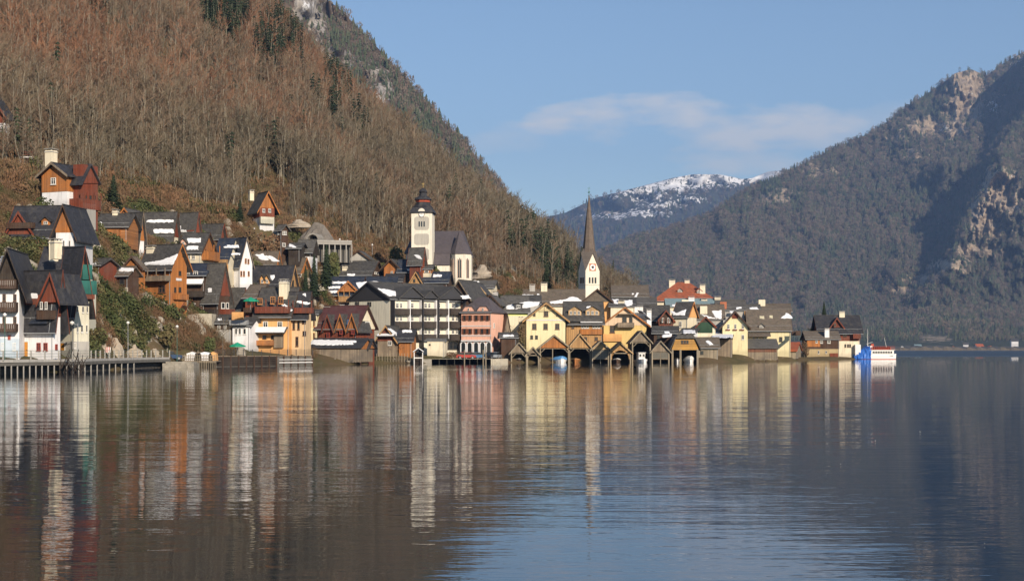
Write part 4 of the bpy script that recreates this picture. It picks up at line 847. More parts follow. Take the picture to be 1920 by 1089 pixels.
    h = House('terrace_house', 'tall pale orange house with snow-edged dark roof and red balcony', 543, 573, 268, 668, 583, 550, -10, 'x', 9, over=.9, og=.7, fd=3, dpx=583)
    h.walls(plaster((.66, .47, .28)), W_BR, 588, None).roof(RF_BK, W_BR).snow([[(553, 566), (560, 564), (582, 569), (578, 572)], [(566, 552), (574, 551), (573, 556)]]).balcony('F', 553, 588, 577, 586, W_RED, 1.1, posts=3).wins('F', rows((551, 560), (610,), 4, 16), 'single', FR_B).wins('F', [(557, 640, 5, 18), (570, 602, 6, 10), (571, 625, 6, 9)], 'cross', FR_B).chimney(533, 526, 1.3, P_WHITE, 5)
    h = House('house', 'narrow yellow shuttered house at the corner of the boathouse', 578, 594, 292, 668, 590, 583, -6, 'x', 8, over=.4, fd=3)
    h.walls(P_YEL).roof(RF_DG).wins('F', rows((582, 589), (606, 630), 3, 13), 'single', FR_O)
    h = House('house', 'maroon-roofed house with three gabled dormers behind the snowy boathouse', 596, 668, 290, 665, 614, 576, -24, 'x', 9, dpx=702, over=.5, og=.7, fd=3)
    h.walls(W_RED, None, None, P_CREAM).roof(RF_MAR, W_BR)
    for c, m in ((618, W_RED), (642, W_OR), (664, W_OR)): h.crossgable([(c - 10, 620), (c, 592 - (c - 618) * .04), (c + 10, 620)], m, RF_DG, 5, out=.5, over=.5, barge=m)
    h.snow([[(648, 601), (656, 599), (657, 606), (651, 611)]]).wins('R', [(688, 610, 9, 14)], 'single').wins('F', [(618, 628, 6, 10), (642, 622, 6, 9), (664, 622, 6, 9)], 'cross', FR_R, out=.5).chimney(616, 578, 1.2, W_RED, 4)
def village_mid():
    DEFNC[0] = True
    h = House('chalet', 'wide blue-black roofed chalet with three snow streaks and a carved orange gable', 609, 672, 336, 578, 550, 521, -6, 'x', 9, over=.9, og=.7, fd=3)
    h.walls(P_WHITE, W_OR, 562).roof(RF_BLUE, W_BR).snow([(600, 545, 634, 549), (605, 537, 638, 541), (622, 528, 652, 532), [(668, 530), (705, 527), (715, 530), (690, 534), (684, 540), (672, 541)]], th=.12)
    h.crossgable([(637, 547), (655, 529), (673, 547)], W_OR, RF_BLUE, 4, out=.9, barge=W_OR).balcony('F', 637, 668, 556, 565, W_TAN, 1.4, posts=4).wins('F', [(628, 570, 6, 9), (650, 573, 7, 8), (654, 549, 6, 11)], 'cross', FR_D)
    h = House('roof_house', 'long blue-black roof stretching behind the hotel with snow on its left end', 672, 738, 341, 560, 545, 521, -4, 'x', 8, over=.5, fd=3)
    h.walls(W_RED).roof(RF_BLUE)
    h = House('house', 'dark grey roofed house with white chimney below the church, on the left', 636, 694, 347, 522, 515, 492, -14, 'x', 8, dpx=716, over=.6, og=.8, fd=4)
    h.walls(W_BR, None, None, W_BR).roof(RF_DG, W_BR).chimney(647, 500, 1.1, P_CREAM, 1.5, 3).wins('R', [(705, 512, 7, 5)]).snow([(650, 514, 666, 517)])
    h = House('chalet', 'small orange-gabled chalet behind the grey roof, left of the church', 720, 748, 349, 520, 502, 488, -16, 'y', 8, dpx=756, over=.9, og=.8, fd=4)
    h.walls(W_OR).roof(RF_DG, W_BR).wins('F', [(735, 512, 4, 7), (743, 512, 4, 7)])
    h = House('house', 'blue-black tin-roofed house at the foot of the church tower', 748, 784, 347, 520, 508, 489, -10, 'x', 8, dpx=790, over=.4, fd=4)
    h.walls(W_BR).roof(RF_BLUE).snow([[(762, 505), (768, 504), (770, 507), (764, 508)]])
    h = House('house', 'small grey hut with a tiled roof on the slope under the lamp-lined road', 655, 690, 358, 494, 485, 472, -8, 'y', 6, over=.6, fd=4)
    h.walls(P_GREY).roof(RF_GR, W_BR)
    h = House('house', 'red timber house with snowy roof edge leaning against the church tower', 768, 790, 344, 502, 487, 467, -26, 'x', 7, dpx=796, over=.5, fd=4)
    h.walls(W_RED, None, None, W_RED).roof(RF_GR, W_RED).snow([[(776, 478), (788, 480), (792, 487), (784, 485)]])
    h = House('house', 'tiny white and orange porch house directly below the church tower', 791, 808, 344, 520, 505, 499, -6, 'x', 4, over=.4, fd=4)
    h.walls(P_CREAM, W_OR, 512).roof(RF_DG).wins('F', [(800, 509, 8, 4)], 'single')
    h = House('house', 'red-brown house with a row of little windows between the blue roof and the tan gable', 724, 752, 344, 540, 528, 516, -4, 'x', 6, over=.4, fd=4)
    h.walls(W_RED).roof(RF_BK).wins('F', rows((731, 738, 745), (533,), 4, 6))
    h = House('house', 'tan boarded gable with a small window rising behind the hotel roofs', 768, 792, 340, 540, 532, 512, -6, 'y', 8, over=.5, og=.6, fd=4)
    h.walls(W_TAN).roof(RF_BK, W_TAN).wins('F', [(777, 526, 3, 5)], 'single', FR_D)
    h = House('house', 'dark blue-roofed house with two snow patches in front of the chancel', 792, 838, 342, 538, 530, 512, -6, 'x', 8, over=.5, fd=4)
    h.walls(W_BR).roof(RF_BLUE).snow([(790, 515, 795, 519), (812, 515, 828, 519)])
    h = House('house', 'black gabled roof with snow between hotel and pink inn', 843, 880, 330, 560, 557, 527, -24, 'y', 9, over=.8, og=.6, fd=3)
    h.walls(W_BR).roof(RF_DG, W_GREY).snow([[(864, 555), (878, 554), (884, 560), (868, 560)]], 'R')
    h = House('house', 'orange boarded gable with tan bargeboards just below the chancel', 880, 908, 340, 560, 548, 532, -8, 'y', 9, over=.6, og=.7, fd=3)
    h.walls(W_TAN).roof(RF_DG, W_LT).wins('F', [(894, 553, 9, 6)], 'single', FR_D)
    h = House('house', 'grey-roofed house with a thin layer of snow and white chimney right of the chancel', 895, 924, 352, 548, 540, 528, -10, 'x', 6, over=.4, fd=4)
    h.walls(P_CREAM).roof(RF_GR).snow([(886, 527, 898, 530)]).chimney(929, 549, 1.1, P_WHITE, -3, 3)
    h = House('house', 'pale orange gable with dark overhanging roof behind the pink inn', 907, 933, 332, 580, 568, 555, -10, 'y', 8, over=.8, og=.8, fd=3)
    h.walls(plaster((.7, .5, .3))).roof(RF_GR, W_BR).wins('F', [(921, 563, 3, 4)], 'single')
    # the hotel
    h = House('hotel', 'long cream hotel with dark slate gables and three rows of dark balconies', 731, 866, 322, 665, 563, 534, 46, 'x', 14, dpx=655, over=.5, og=.5, fd=3)
    h.walls(plaster((.76, .71, .58)), None, None, flat('slate_cladding', (.045, .045, .05))).roof(RF_DG, DARKM)
    SL = flat('slate_cladding', (.045, .045, .05))
    for p in ([(744, 559), (767, 539), (789, 559)], [(788, 560), (803, 546), (817, 560)], [(816, 561), (846, 539), (867, 561)]): h.crossgable(p, SL, RF_DG, 7, out=.9, over=.4)
    h.snow([[(707, 541), (730, 543), (748, 549), (744, 555), (730, 555)], [(826, 549), (836, 545), (836, 551), (824, 554)], (792, 553, 802, 557)])
    bays = ((733, 762), (767, 784), (789, 812), (817, 834), (839, 865))
    for t, b in ((579, 589), (603, 614), (627, 637)):
        for x0, x1 in bays: h.balcony('F', x0, x1, t, b, wood((.055, .043, .036)), 1.2, False)
    for i, (x0, x1) in enumerate(bays):
        c = (x0 + x1) / 2
        h.wins('F', [(c - 3, y, 5, 10) for y in (573, 597, 621)] + ([(c + 4, y, 4, 10) for y in (573, 597, 621)] if x1 - x0 > 20 else []), 'cross', FR_W)
        h.band('F', x1 + 1, x1 + 3.2, 563, 638, P_WHITE, .9, 'party_wall')
    for x in (732, 786, 815, 865): h.band('F', x - .5, x + .5, 562, 660, DARKM, 1.5, 'drainpipe')
    h.wins('L', rows((668, 672, 691, 695), (570,), 2.4, 8), 'single', FR_D); h.wins('F', [(849, 648, 20, 14)], 'cross', FR_D); h.chimney(796, 551, 2, W_RED, 4, 2.5)
    # pink inn
    h = House('inn', 'pink inn with brown shutters, twin curved gables and a white arcade on the lakefront', 865, 921, 326, 668, 585, 560, -22, 'x', 9, dpx=946, over=.4, og=.3, fd=2)
    h.walls(P_PINK, None, None, None, hip=True).roof(RF_PUR, hip=2.5)
    for x0, x1 in ((866, 893), (893, 920)): h.crossgable([(x0, 585), (x0 + 7, 575), (x1 - 7, 575), (x1, 585)], P_PINK, RF_PUR, 4, out=.1, over=.2); h.wins('F', [((x0 + x1) / 2, 580, 2.5, 5)], 'single', out=.1)
    for y in (586, 611, 629): h.band('F', 865, 921, y - 1, y + 1, P_WHITE, .12)
    h.wins('F', rows((871, 881, 893, 904, 914), (596, 621), 5, 10), 'single', FR_B, shutters=flat('brown_shutter', (.18, .06, .03)))
    h.band('F', 866, 920, 637, 640, P_WHITE, .5, 'cornice')
    for x in (869, 881, 893, 905, 917):                                     # arcade
        p = h.pt('F', x, 652); sc = h.Y / F; b = MB(); n = 8; r_ = 4.2 * sc; zb = -.2; zt = (668 - 646) * sc
        pts = [(-r_, zb)] + [(-r_ * math.cos(math.pi * i / n), zt + r_ * math.sin(math.pi * i / n)) for i in range(n + 1)] + [(r_, zb)]
        b.prism(pts, 'y', -.06, .0); o = b.build('arch_opening', GLASS, h.root); o.location = (p.x, -.02, 0)
        b = MB(); out_ = [(-r_ - .25, zb)] + [(-(r_ + .25) * math.cos(math.pi * i / n), zt + (r_ + .25) * math.sin(math.pi * i / n)) for i in range(n + 1)] + [(r_ + .25, zb)]
        for i in range(len(pts) - 1):
            q = [pts[i], pts[i + 1], out_[i + 1], out_[i]]; b.prism(q, 'y', -.16, .0)
        o2 = b.build('arch_surround', P_WHITE, h.root); o2.location = (p.x, -.02, 0)
    h.wins('R', [(926, 610, 2, 9)], 'single')
    h = House('house', 'greenish yellow house with snow-laden roof left of the yellow gabled house', 945, 990, 338, 665, 583, 558, 4, 'x', 9, over=.8, og=.6, fd=3)
    h.walls(P_GRN, None).roof(RF_GR).band('F', 945, 990, 592, 662, P_CREAM, .08, 'lower_front').wins('F', [(974, 599, 3, 11), (979, 599, 3, 11)], 'single', FR_D).snow([[(948, 574), (962, 570), (984, 566), (1012, 566), (1010, 572), (990, 577), (950, 580)]]).dormer(972, 579, 569, 15, SL, RF_DG, 1, flatr=True)
    h = House('house', 'big brown-grey roof with a wide drift of snow behind the yellow gabled house', 985, 1094, 356, 600, 572, 545, 0, 'x', 10, over=.5, fd=3)
    h.walls(P_CREAM).roof(RF_BN).snow([[(1030, 566), (1062, 561), (1072, 556), (1084, 558), (1094, 567), (1064, 568), (1034, 569)], (1006, 551, 1012, 557), (978, 553, 1000, 555)]).chimney(1020, 532, 1.6, P_CREAM).chimney(998, 535, 1.4, P_GREY)
    h = House('house', 'broad low slate roof with chimneys, furthest left of the roofs below the conifer', 950, 1012, 350, 600, 570, 556, 2, 'x', 7, over=.4, fd=3)
    h.walls(P_GREY).roof(RF_DG)
    h = House('house', 'pale yellow gabled house with brown-framed windows and tan bargeboards', 987, 1060, 330, 662, 599, 570, 3, 'y', 11, over=1.0, og=.9, fd=3)
    h.walls(P_YEL).roof(RF_DG, W_TAN).band('F', 987, 1060, 599, 601, P_WHITE, .08).wins('F', rows((1002, 1023, 1045), (612,), 8, 11), 'cross', FR_B).wins('F', [(1024, 588, 8, 10), (1002, 590, 4, 5), (1045, 590, 4, 5)], 'cross', FR_B).wins('F', rows((997, 1006), (632,), 5, 7), 'cross', FR_D)
    b = MB(); sc = 330 / F
    for x0, z0, x1, z1 in ((-1.4, 5.6 + 4, 1.4, 9.6), (0, 9.6, 0, 11)): b.tube((x0, -.95, z0 + .6), (x1, -.95, z1 + .6), .08, .08, 4)
    b.build('gable_truss', W_TAN, h.root)
    h = House('chalet', 'brown timber house with two wide dormers and a long strip of windows', 1062, 1129, 332, 664, 603, 568, 0, 'x', 10, over=1.0, og=.6, fd=3)
    h.walls(W_TAN).roof(RF_DG, W_BR).dormer(1078, 591, 574, 24, W_LT, RF_DG, 3, eave=582).dormer(1111, 591, 574, 26, W_LT, RF_DG, 3, eave=582).band('F', 1062, 1129, 597, 603, RF_DG, 1.1, 'eave_shelf').band('F', 1088, 1129, 617, 627, W_OR, .5, 'panel_band')
    h.wins('F', rows((1092, 1097, 1102, 1113, 1118, 1123), (611,), 4, 9), 'single', FR_W).wins('F', [(1074, 612, 5, 8), (1098, 635, 6, 7), (1118, 635, 6, 7)], 'cross', FR_B).snow([(1076, 600, 1128, 602), (1100, 574, 1108, 577)], th=.1).band('F', 1088, 1129, 603, 605, P_WHITE, 1.3, 'snowy_gutter')
    h = House('house', 'golden yellow gabled house with recessed dark balcony in its gable', 1132, 1212, 334, 664, 608, 578, -4, 'y', 11, over=1.0, og=.8, fd=3)
    h.walls(P_OCH, None, None, plaster((.7, .52, .36))).roof(RF_DG, W_OR).balcony('F', 1158, 1189, 605, 613, W_GREY, 1.5).wins('F', [(1171, 599, 8, 9), (1183, 599, 6, 11)], 'cross', FR_D).band('F', 1160, 1188, 588, 590, W_GREY, 1.5, 'balcony_beam').wins('F', [(1148, 617, 9, 14)], 'cross', FR_B).band('F', 1131, 1166, 626, 640, P_OR, .5, 'orange_porch').wins('F', rows((1137, 1146, 1155), (635,), 3, 6), 'single', FR_R)
    h.snow([[(1194, 582), (1204, 584), (1210, 589), (1200, 589)], [(1204, 590), (1212, 592), (1222, 600), (1214, 599)]], 'R').chimney(1217, 582, 1.1, P_WHITE, 3, 4)
    h = House('house', 'dark hipped roof with a cream eave line right below the slender spire', 1095, 1145, 352, 610, 564, 544, -3, 'y', 9, over=.7, og=.7, fd=3)
    h.walls(P_OR, None, None, RF_BN).roof(RF_GR, W_BR)
    h = House('house', 'low black-roofed house with snow strips between the spire and the red roof', 1145, 1190, 350, 610, 575, 562, -2, 'x', 8, over=.4, fd=3)
    h.walls(P_CREAM).roof(RF_DG).snow([[(1148, 561), (1160, 562), (1160, 570), (1152, 568)], [(1168, 564), (1186, 562), (1186, 572), (1174, 574)]]).chimney(1165, 565, 1.6, P_CREAM, 2, 3)
    h = House('house', 'brown shingled roof right of the spire with a narrow white wall', 1188, 1228, 354, 600, 573, 560, -4, 'x', 8, over=.4, fd=3)
    h.walls(P_WHITE).roof(RF_GR)
    h = House('church_hall', 'long grey shingled church roof between the spire and the red tiled roof', 1148, 1216, 400, 600, 557, 537, -3, 'x', 12, over=.4, og=.3, fd=3)
    h.walls(P_CREAM).roof(RF_BN).snow([[(1190, 557), (1194, 548), (1197, 549), (1194, 558)], (1185, 550, 1188, 552)])
    h = House('manor', 'large manor with hipped red tile roof and four pale chimneys', 1226, 1342, 392, 640, 564, 531, -4, 'x', 20, over=.6, fd=3)
    h.walls(P_CREAM, None, None, None, hip=True).roof(RF_RED, hip=7).chimney(1260, 526, 1.7, P_CREAM).chimney(1288, 526, 1.4, P_CREAM).chimney(1317, 535, 1.5, P_CREAM, 4, 6).dormer(1275, 548, 540, 9, P_GREY, RF_RED).dormer(1311, 550, 541, 9, P_GREY, RF_RED)
    h = House('house', 'house with teal-grey metal roof panels in front of the manor', 1252, 1344, 378, 640, 575, 562, -2, 'x', 7, over=.4, fd=3)
    h.walls(P_CREAM).roof(RF_TEAL).chimney(1284, 562, 1.8, P_CREAM, 3, 5, cap=False).chimney(1296, 558, 1.6, P_WHITE, 3, 5).chimney(1320, 562, 1.6, P_CREAM, 3, 5).chimney(1345, 558, 1.6, P_CREAM, 3, 4).snow([(1260, 571, 1276, 574)])
    h = House('house', 'house with a deep black roof sloping behind the golden gable', 1210, 1252, 346, 625, 600, 575, -6, 'x', 8, over=.5, fd=3)
    h.walls(W_BR).roof(RF_DG)
    h = House('chalet', 'red-brown timber balcony house squeezed between the golden and cream houses', 1236, 1262, 340, 630, 600, 584, -4, 'y', 7, over=.6, og=.6, fd=3)
    h.walls(W_BR).roof(RF_DG, W_RED).balcony('F', 1235, 1262, 608, 616, W_RED, 1.2, posts=4).wins('F', [(1243, 600, 4, 8), (1254, 600, 5, 9)])
    h = House('house', 'cream house with orange gable and a saddle of snow on its dark roof', 1263, 1289, 344, 640, 593, 569, -28, 'x', 8, dpx=1306, over=.5, og=.5, fd=3)
    h.walls(P_CREAM, None, None, P_OR).roof(RF_DG, W_OR).snow([[(1257, 582), (1268, 588), (1286, 580), (1285, 591), (1262, 591)]]).wins('F', [(1276, 608, 5, 11)]).chimney(1296, 566, 1.5, P_OR, 6, 3, cap=False)
    h = House('house', 'green glazed garden house with an arched brown gable', 1307, 1340, 340, 640, 612, 596, -10, 'y', 7, over=.5, og=.5, fd=3)
    h.walls(P_CREAM, None, None, W_BR).roof(RF_DG, W_RED).band('F', 1308, 1336, 604, 624, plaster((.04, .08, .05)), .1, 'green_glazing')
    h = House('house', 'brown-roofed house with a grey veil of snow and cream chimney', 1303, 1356, 356, 620, 598, 573, -4, 'x', 8, over=.4, fd=3)
    h.walls(P_GREY).roof(RF_BN).snow([[(1334, 583), (1354, 582), (1352, 598), (1340, 594)], [(1316, 590), (1330, 594), (1346, 598), (1326, 597)]]).chimney(1319, 574, 1.8, P_CREAM, 2, 5, cap=False)
    h = House('house', 'brown-roofed house with a brick chimney at the right end of the manor', 1346, 1396, 372, 620, 582, 565, -5, 'x', 9, over=.4, fd=3)
    h.walls(P_GREY).roof(RF_GR).chimney(1356, 566, 1.7, plaster((.42, .15, .08)), 1, 5, cap=False).snow([(1381, 576, 1390, 579), (1368, 584, 1377, 586)])
    h = House('house', 'yellow gabled house with three flower boxes under its upper windows', 1355, 1402, 344, 665, 612, 586, -6, 'y', 10, over=.8, og=.8, fd=3)
    h.walls(P_YEL, None).roof(RF_BLUE, W_BR).wins('F', rows((1366, 1379, 1393), (612,), 4, 9)).wins('F', [(1393, 632, 5, 9)]).band('F', 1373, 1384, 588, 597, W_RED, .2, 'gable_boards')
    for x in (1365, 1378, 1391): h.band('F', x - 4, x + 4, 617, 619.5, flat('flower_box', (.16, .05, .03)), .3, 'flower_box')
    h = House('guest_house', 'yellow guest house under a huge brown-grey roof with skylights and a fan of snow', 1404, 1482, 366, 665, 618, 583, -5, 'x', 12, over=.6, og=.5, dpx=1490, fd=3)
    h.walls(P_YEL, None, None, P_CREAM).roof(RF_BN, W_BR).snow([[(1464, 597), (1474, 587), (1480, 590), (1487, 597)]]).dormer(1428, 615, 607, 9, P_GREY, RF_GR).wins('F', [(1464, 636, 6, 9)], 'cross', FR_D).wins('F', rows((1413, 1420, 1432), (634,), 3, 6), 'single').awning('F', 1403, 1444, 624, 631, RF_BN, 2)
    h.balcony('R', 1484, 1492, 620, 628, W_BR, 1.2)
    for x, y, w_ in ((1429, 595, 8), (1445, 594, 6)): h.snow([(x - w_ / 2, y - 2.5, x + w_ / 2, y + 2.5)], mat=plaster((.55, .5, .35)), th=.05)
    h = House('house', 'upper brown shingle roof behind the guest house with two tall pale chimneys', 1424, 1482, 384, 620, 585, 572, -4, 'x', 9, over=.4, fd=3)
    h.walls(P_GREY).roof(RF_BN).chimney(1428, 562, 1.8, P_CREAM, 4, 5, cap=False).chimney(1418, 576, 1.6, P_CREAM, 1, 4, cap=False)
    h = House('house', 'dark ridge roof with a sheet of snow left of the tall pale chimneys', 1392, 1424, 380, 620, 584, 573, -4, 'x', 7, over=.4, fd=3)
    h.walls(P_GREY).roof(RF_GR).snow([[(1404, 577), (1420, 576), (1426, 583), (1408, 583)]]).chimney(1397, 582, 1.6, P_OR, -5, 4, cap=False)
    h = House('shed', 'low shed under a full sheet of snow beside the yellow flower-box house', 1336, 1372, 334, 668, 634, 622, -10, 'x', 6, dpx=1380, over=.4, og=.3, fd=3)
    h.walls(W_GREY, None, None, W_BR).roof(RF_DG).snow([(1334, 623, 1374, 633)])
    h = House('shed', 'dark lean-to roof with snow strips behind the netted boathouse', 1226, 1268, 328, 660, 625, 614, -8, 'x', 6, over=.5, fd=3)
    h.walls(W_BR).roof(RF_DG).snow([[(1240, 629), (1260, 626), (1258, 631), (1242, 633)], (1246, 622, 1256, 625)]).wins('F', [(1235, 632, 5, 7)], 'cross', FR_D)
    h = House('shed', 'small white-walled shed with snow-covered eave right of the ochre boathouse', 1278, 1302, 334, 660, 625, 618, -14, 'x', 6, dpx=1311, over=.5, fd=3)
    h.walls(P_WHITE).roof(RF_DG).snow([(1280, 619, 1304, 625)])
    h = House('shed', 'grey plank shed with a slanting snow strip between ochre boathouse and long boathouse', 1308, 1346, 326, 672, 652, 635, -4, 'x', 7, over=.5, fd=2)
    h.walls(W_PALE).roof(RF_BN).snow([[(1322, 640), (1326, 638), (1338, 646), (1330, 647)]]).wins('F', [(1316, 661, 6, 7)], 'single', FR_D)
    # small houses right of the long snowy boathouse
    h = House('house', 'small cottage with red gable and snow-striped roof right of the maroon house', 708, 742, 306, 668, 637, 613, -14, 'y', 7, over=.7, og=.8, fd=2)
    h.walls(W_GREY, None, None, W_RED).roof(RF_DG, W_TAN).snow([[(726, 616), (732, 616), (752, 629), (746, 631)]], 'R').wins('F', [(731, 643, 7, 9)]).awning('F', 708, 742, 627, 631, RF_DG, 1.2, True)
    h = House('shed', 'rounded black-roofed shed with snow cap beside the red gable cottage', 748, 772, 306, 668, 637, 620, -10, 'x', 6, dpx=780, over=.6, fd=2)
    h.walls(W_OR).roof(RF_BK).snow([(754, 619, 772, 623)])
    h = House('shed', 'cream garage block with a round window at the foot of the hotel', 801, 833, 312, 668, 640, 637, -4, 'x', 6, over=.2, fd=2)
    h.walls(P_CREAM).roof(RF_DG).wins('F', [(806, 646, 3, 3)], 'single', FR_D)
    h = House('shed', 'low timber shed roof with a drift of snow at the corner of the pink inn', 940, 968, 322, 668, 634, 626, 4, 'x', 5, over=.4, fd=2)
    h.walls(W_BR).roof(RF_DG).snow([(942, 628, 964, 631)])
    h = House('house', 'grey steep-sided roof slope standing between pink inn and green-yellow house', 944, 958, 330, 665, 628, 590, 20, 'y', 6, over=.3, og=.4, fd=2)
    h.walls(W_GREY).roof(RF_BN)
    # point of land: timber villa
    h = House('villa', 'timber villa with a broad black roof and red dormer on the tip of the shore', 1537, 1612, 418, 670, 622, 593, -3, 'x', 11, over=1.0, og=.9, fd=2)
    h.walls(P_CREAM, W_RED, 639, W_RED).roof(RF_BK, W_BR).crossgable([(1557, 615), (1570, 597), (1583, 615)], W_RED, RF_BK, 4, out=-1.2, over=.7, barge=W_RED).wins('F', rows((1585, 1590, 1594), (648,), 3, 6), 'single', FR_B).wins('F', rows((1582, 1586, 1603), (629,), 3, 5), 'single', FR_B).chimney(1578, 585, 1.6, P_CREAM)
    h.wins('F', [(1566, 609, 4, 6)], 'cross', FR_B, out=-.4).balcony('F', 1598, 1612, 626, 634, W_RED, 1.5).boxpart('porch', P_WHITE, h.x1 - 1.6, -1.6, -.3, h.x1, 0, 3.8)
    h = House('house', 'two-storey timber outbuilding with ochre ground floor left of the villa', 1513, 1573, 408, 670, 636, 623, -2, 'x', 8, over=.5, fd=2)
    h.walls(plaster((.42, .32, .18)), W_BR, 654).roof(RF_BN).wins('F', [(1531, 640, 4, 6), (1540, 640, 5, 7), (1554, 640, 6, 7)]).wins('F', [(1535, 660, 3, 6), (1549, 660, 3, 5)], 'single').chimney(1550, 617, 1.3, P_WHITE, 1, 3).band('F', 1556, 1571, 662, 669, W_RED, .3, 'red_boarding').band('F', 1513, 1538, 636, 650, W_OR, .1, 'orange_boarding')
def churches():
    # hillside church: tower + nave + chancel
    Y = 352; sc = Y / F
    r = empty('hillside_church', at(820, 530, Y), R(-4), 'cream hillside church with a clock tower capped by a stacked red and black helm', 'church')
    def X(px): return (px - 820) * sc
    def Z(py): return (530 - py) * sc
    x0, x1 = X(771), X(810); z1 = Z(399)
    b = MB(); b.box(x0, 0, -6, x1, x1 - x0, z1); b.build('tower', P_CHUR, r)
    PAN = plaster((.44, .41, .36))
    for a, c in ((406, 431), (438, 459), (466, 488)):
        b = MB(); w_ = (x1 - x0) / 2 - .75; cx = (x0 + x1) / 2; zt, zb = Z(a), Z(c); q = .4
        b.prism([(cx - w_ + q, zb), (cx + w_ - q, zb), (cx + w_, zb + q), (cx + w_, zt - q), (cx + w_ - q, zt), (cx - w_ + q, zt), (cx - w_, zt - q), (cx - w_, zb + q)], 'y', -.04, .02); b.build('render_panel', PAN, r)
    cx = (x0 + x1) / 2
    for dx in (-.62, 0, .62):
        b = MB(); b.box(cx + dx - .17, -.08, Z(425), cx + dx + .17, .02, Z(415)); b.build('belfry_opening', GLASS, r)
    b = MB(); n = 20; b.prism([(cx + .72 * math.cos(6.283 * i / n), Z(402) + .72 * math.sin(6.283 * i / n)) for i in range(n)], 'y', -.12, .0); ck = b.build('clock', WHITE, r)
    b = MB()
    for i in range(24):
        a0, a1 = 6.283 * i / 24, 6.283 * (i + 1) / 24
        b.prism([(cx + k * math.cos(a), Z(402) + k * math.sin(a)) for k, a in ((.62, a0), (.74, a0), (.74, a1), (.62, a1))], 'y', -.16, -.12)
    for a, L in ((1.0, .5), (2.6, .38)): b.tube((cx, -.15, Z(402)), (cx + L * math.cos(a), -.15, Z(402) + L * math.sin(a)), .035, .03, 4)
    b.build('clock_hands', DARKM, ck)
    # arched hood over the clock
    hw = (x1 - x0) / 2; yc = hw
    b = MB(); c4 = math.pi / 4; s2 = math.sqrt(2)
    b.lathe([(hw * s2 * 1.12, Z(399)), (hw * s2 * 1.2, Z(398.4)), (hw * s2 * 1.05, Z(393)), (hw * s2 * .88, Z(388)), (hw * s2 * .84, Z(387.6))], 4, (cx, yc), c4); b.build('helm_skirt', RF_BK, r)
    b = MB(); b.prism([(cx - 1.0, Z(399)), (cx + 1.0, Z(399))] + [(cx + .9 * math.cos(a), Z(398) + 1.0 * math.sin(a)) for a in [math.pi * i / 8 for i in range(9)]], 'y', -.35, .6); b.build('clock_hood', P_CHUR, r)
    b = MB(); b.lathe([(hw * .95, Z(388)), (hw * 1.0, Z(386.5)), (hw * .78, Z(383)), (hw * .72, Z(381)), (hw * .68, Z(378))], 8, (cx, yc), R(22.5)); b.build('helm_middle', RF_BK, r)
    b = MB(); b.lathe([(hw * .72, Z(377.5)), (hw * .72, Z(372))], 8, (cx, yc), R(22.5)); b.build('red_lantern', flat('red_board', (.36, .07, .03)), r)
    b = MB(); b.lathe([(hw * .9, Z(373)), (hw * .78, Z(369.5)), (hw * .42, Z(366)), (hw * .34, Z(360)), (hw * .46, Z(358)), (hw * .3, Z(353.5)), (hw * .06, Z(350)), (0, Z(349))], 8, (cx, yc), R(22.5)); b.build('helm_top', RF_BK, r)
    b = MB(); b.tube((cx, yc, Z(350)), (cx, yc, Z(340)), .07, .04, 5); b.lathe([(0, Z(347.6)), (.24, Z(346.2)), (0, Z(344.8))], 8, (cx, yc)); b.box(cx - .35, yc - .04, Z(342.4), cx + .35, yc + .04, Z(341.8)); b.build('cross', flat('gilt', (.5, .35, .12), .4, .6), r)
    # nave roofs
    nx0, nx1 = X(752), X(868); ny0 = 4.2; zr, ze = Z(425), Z(473)
    b = MB(); hd = 9; b.face([(nx0, ny0, ze), (X(873), ny0, ze), (nx1 - 1.2, ny0 + hd, zr), (nx0 + 1.6, ny0 + hd, zr)]); b.face([(nx0, ny0 + 2 * hd, ze), (nx0, ny0, ze), (nx0 + 1.6, ny0 + hd, zr)]); b.face([(X(873), ny0, ze), (X(873), ny0 + 2 * hd, ze), (nx1 - 1.2, ny0 + hd, zr)]); b.face([(X(873), ny0 + 2 * hd, ze), (nx0, ny0 + 2 * hd, ze), (nx0 + 1.6, ny0 + hd, zr), (nx1 - 1.2, ny0 + hd, zr)])
    b.build('nave_roof', RF_PUR, r)
    b = MB(); b.box(nx0 + .5, ny0 + .6, -7, nx1 - .3, ny0 + 2 * hd - 1, ze); b.build('nave', P_CHUR, r)
    b = MB(); ax0, ax1 = X(811), X(841); b.prism([(1.8, Z(496)), (4.3, Z(473)), (4.3, Z(475)), (4.3, Z(499))], 'x', ax0, ax1); b.build('aisle_roof', RF_PUR, r)
    b = MB(); b.box(ax0, 2.2, -5, ax1, 4.3, Z(497)); b.build('aisle_wall', P_CHUR, r)
    b = MB(); c = (X(860), 6.4); R0 = X(881) - X(860); pts = [(c[0] + R0 * math.cos(a) * 1.02, c[1] + R0 * 1.5 * math.sin(a)) for a in [R(-112.5 + 45 * i) for i in range(8)]]
    b.prism(pts, 'z', -7, Z(474)); b.build('chancel', P_CHUR, r)
    b = MB(); top = (c[0] - .5, c[1] + 1, Z(427)); P = [((p[0] - c[0]) * 1.08 + c[0], (p[1] - c[1]) * 1.08 + c[1], Z(474.5)) for p in pts]
    for i in range(8): b.face([P[i], P[(i + 1) % 8], top])
    b.face(P[::-1]); b.build('chancel_roof', RF_PUR, r)
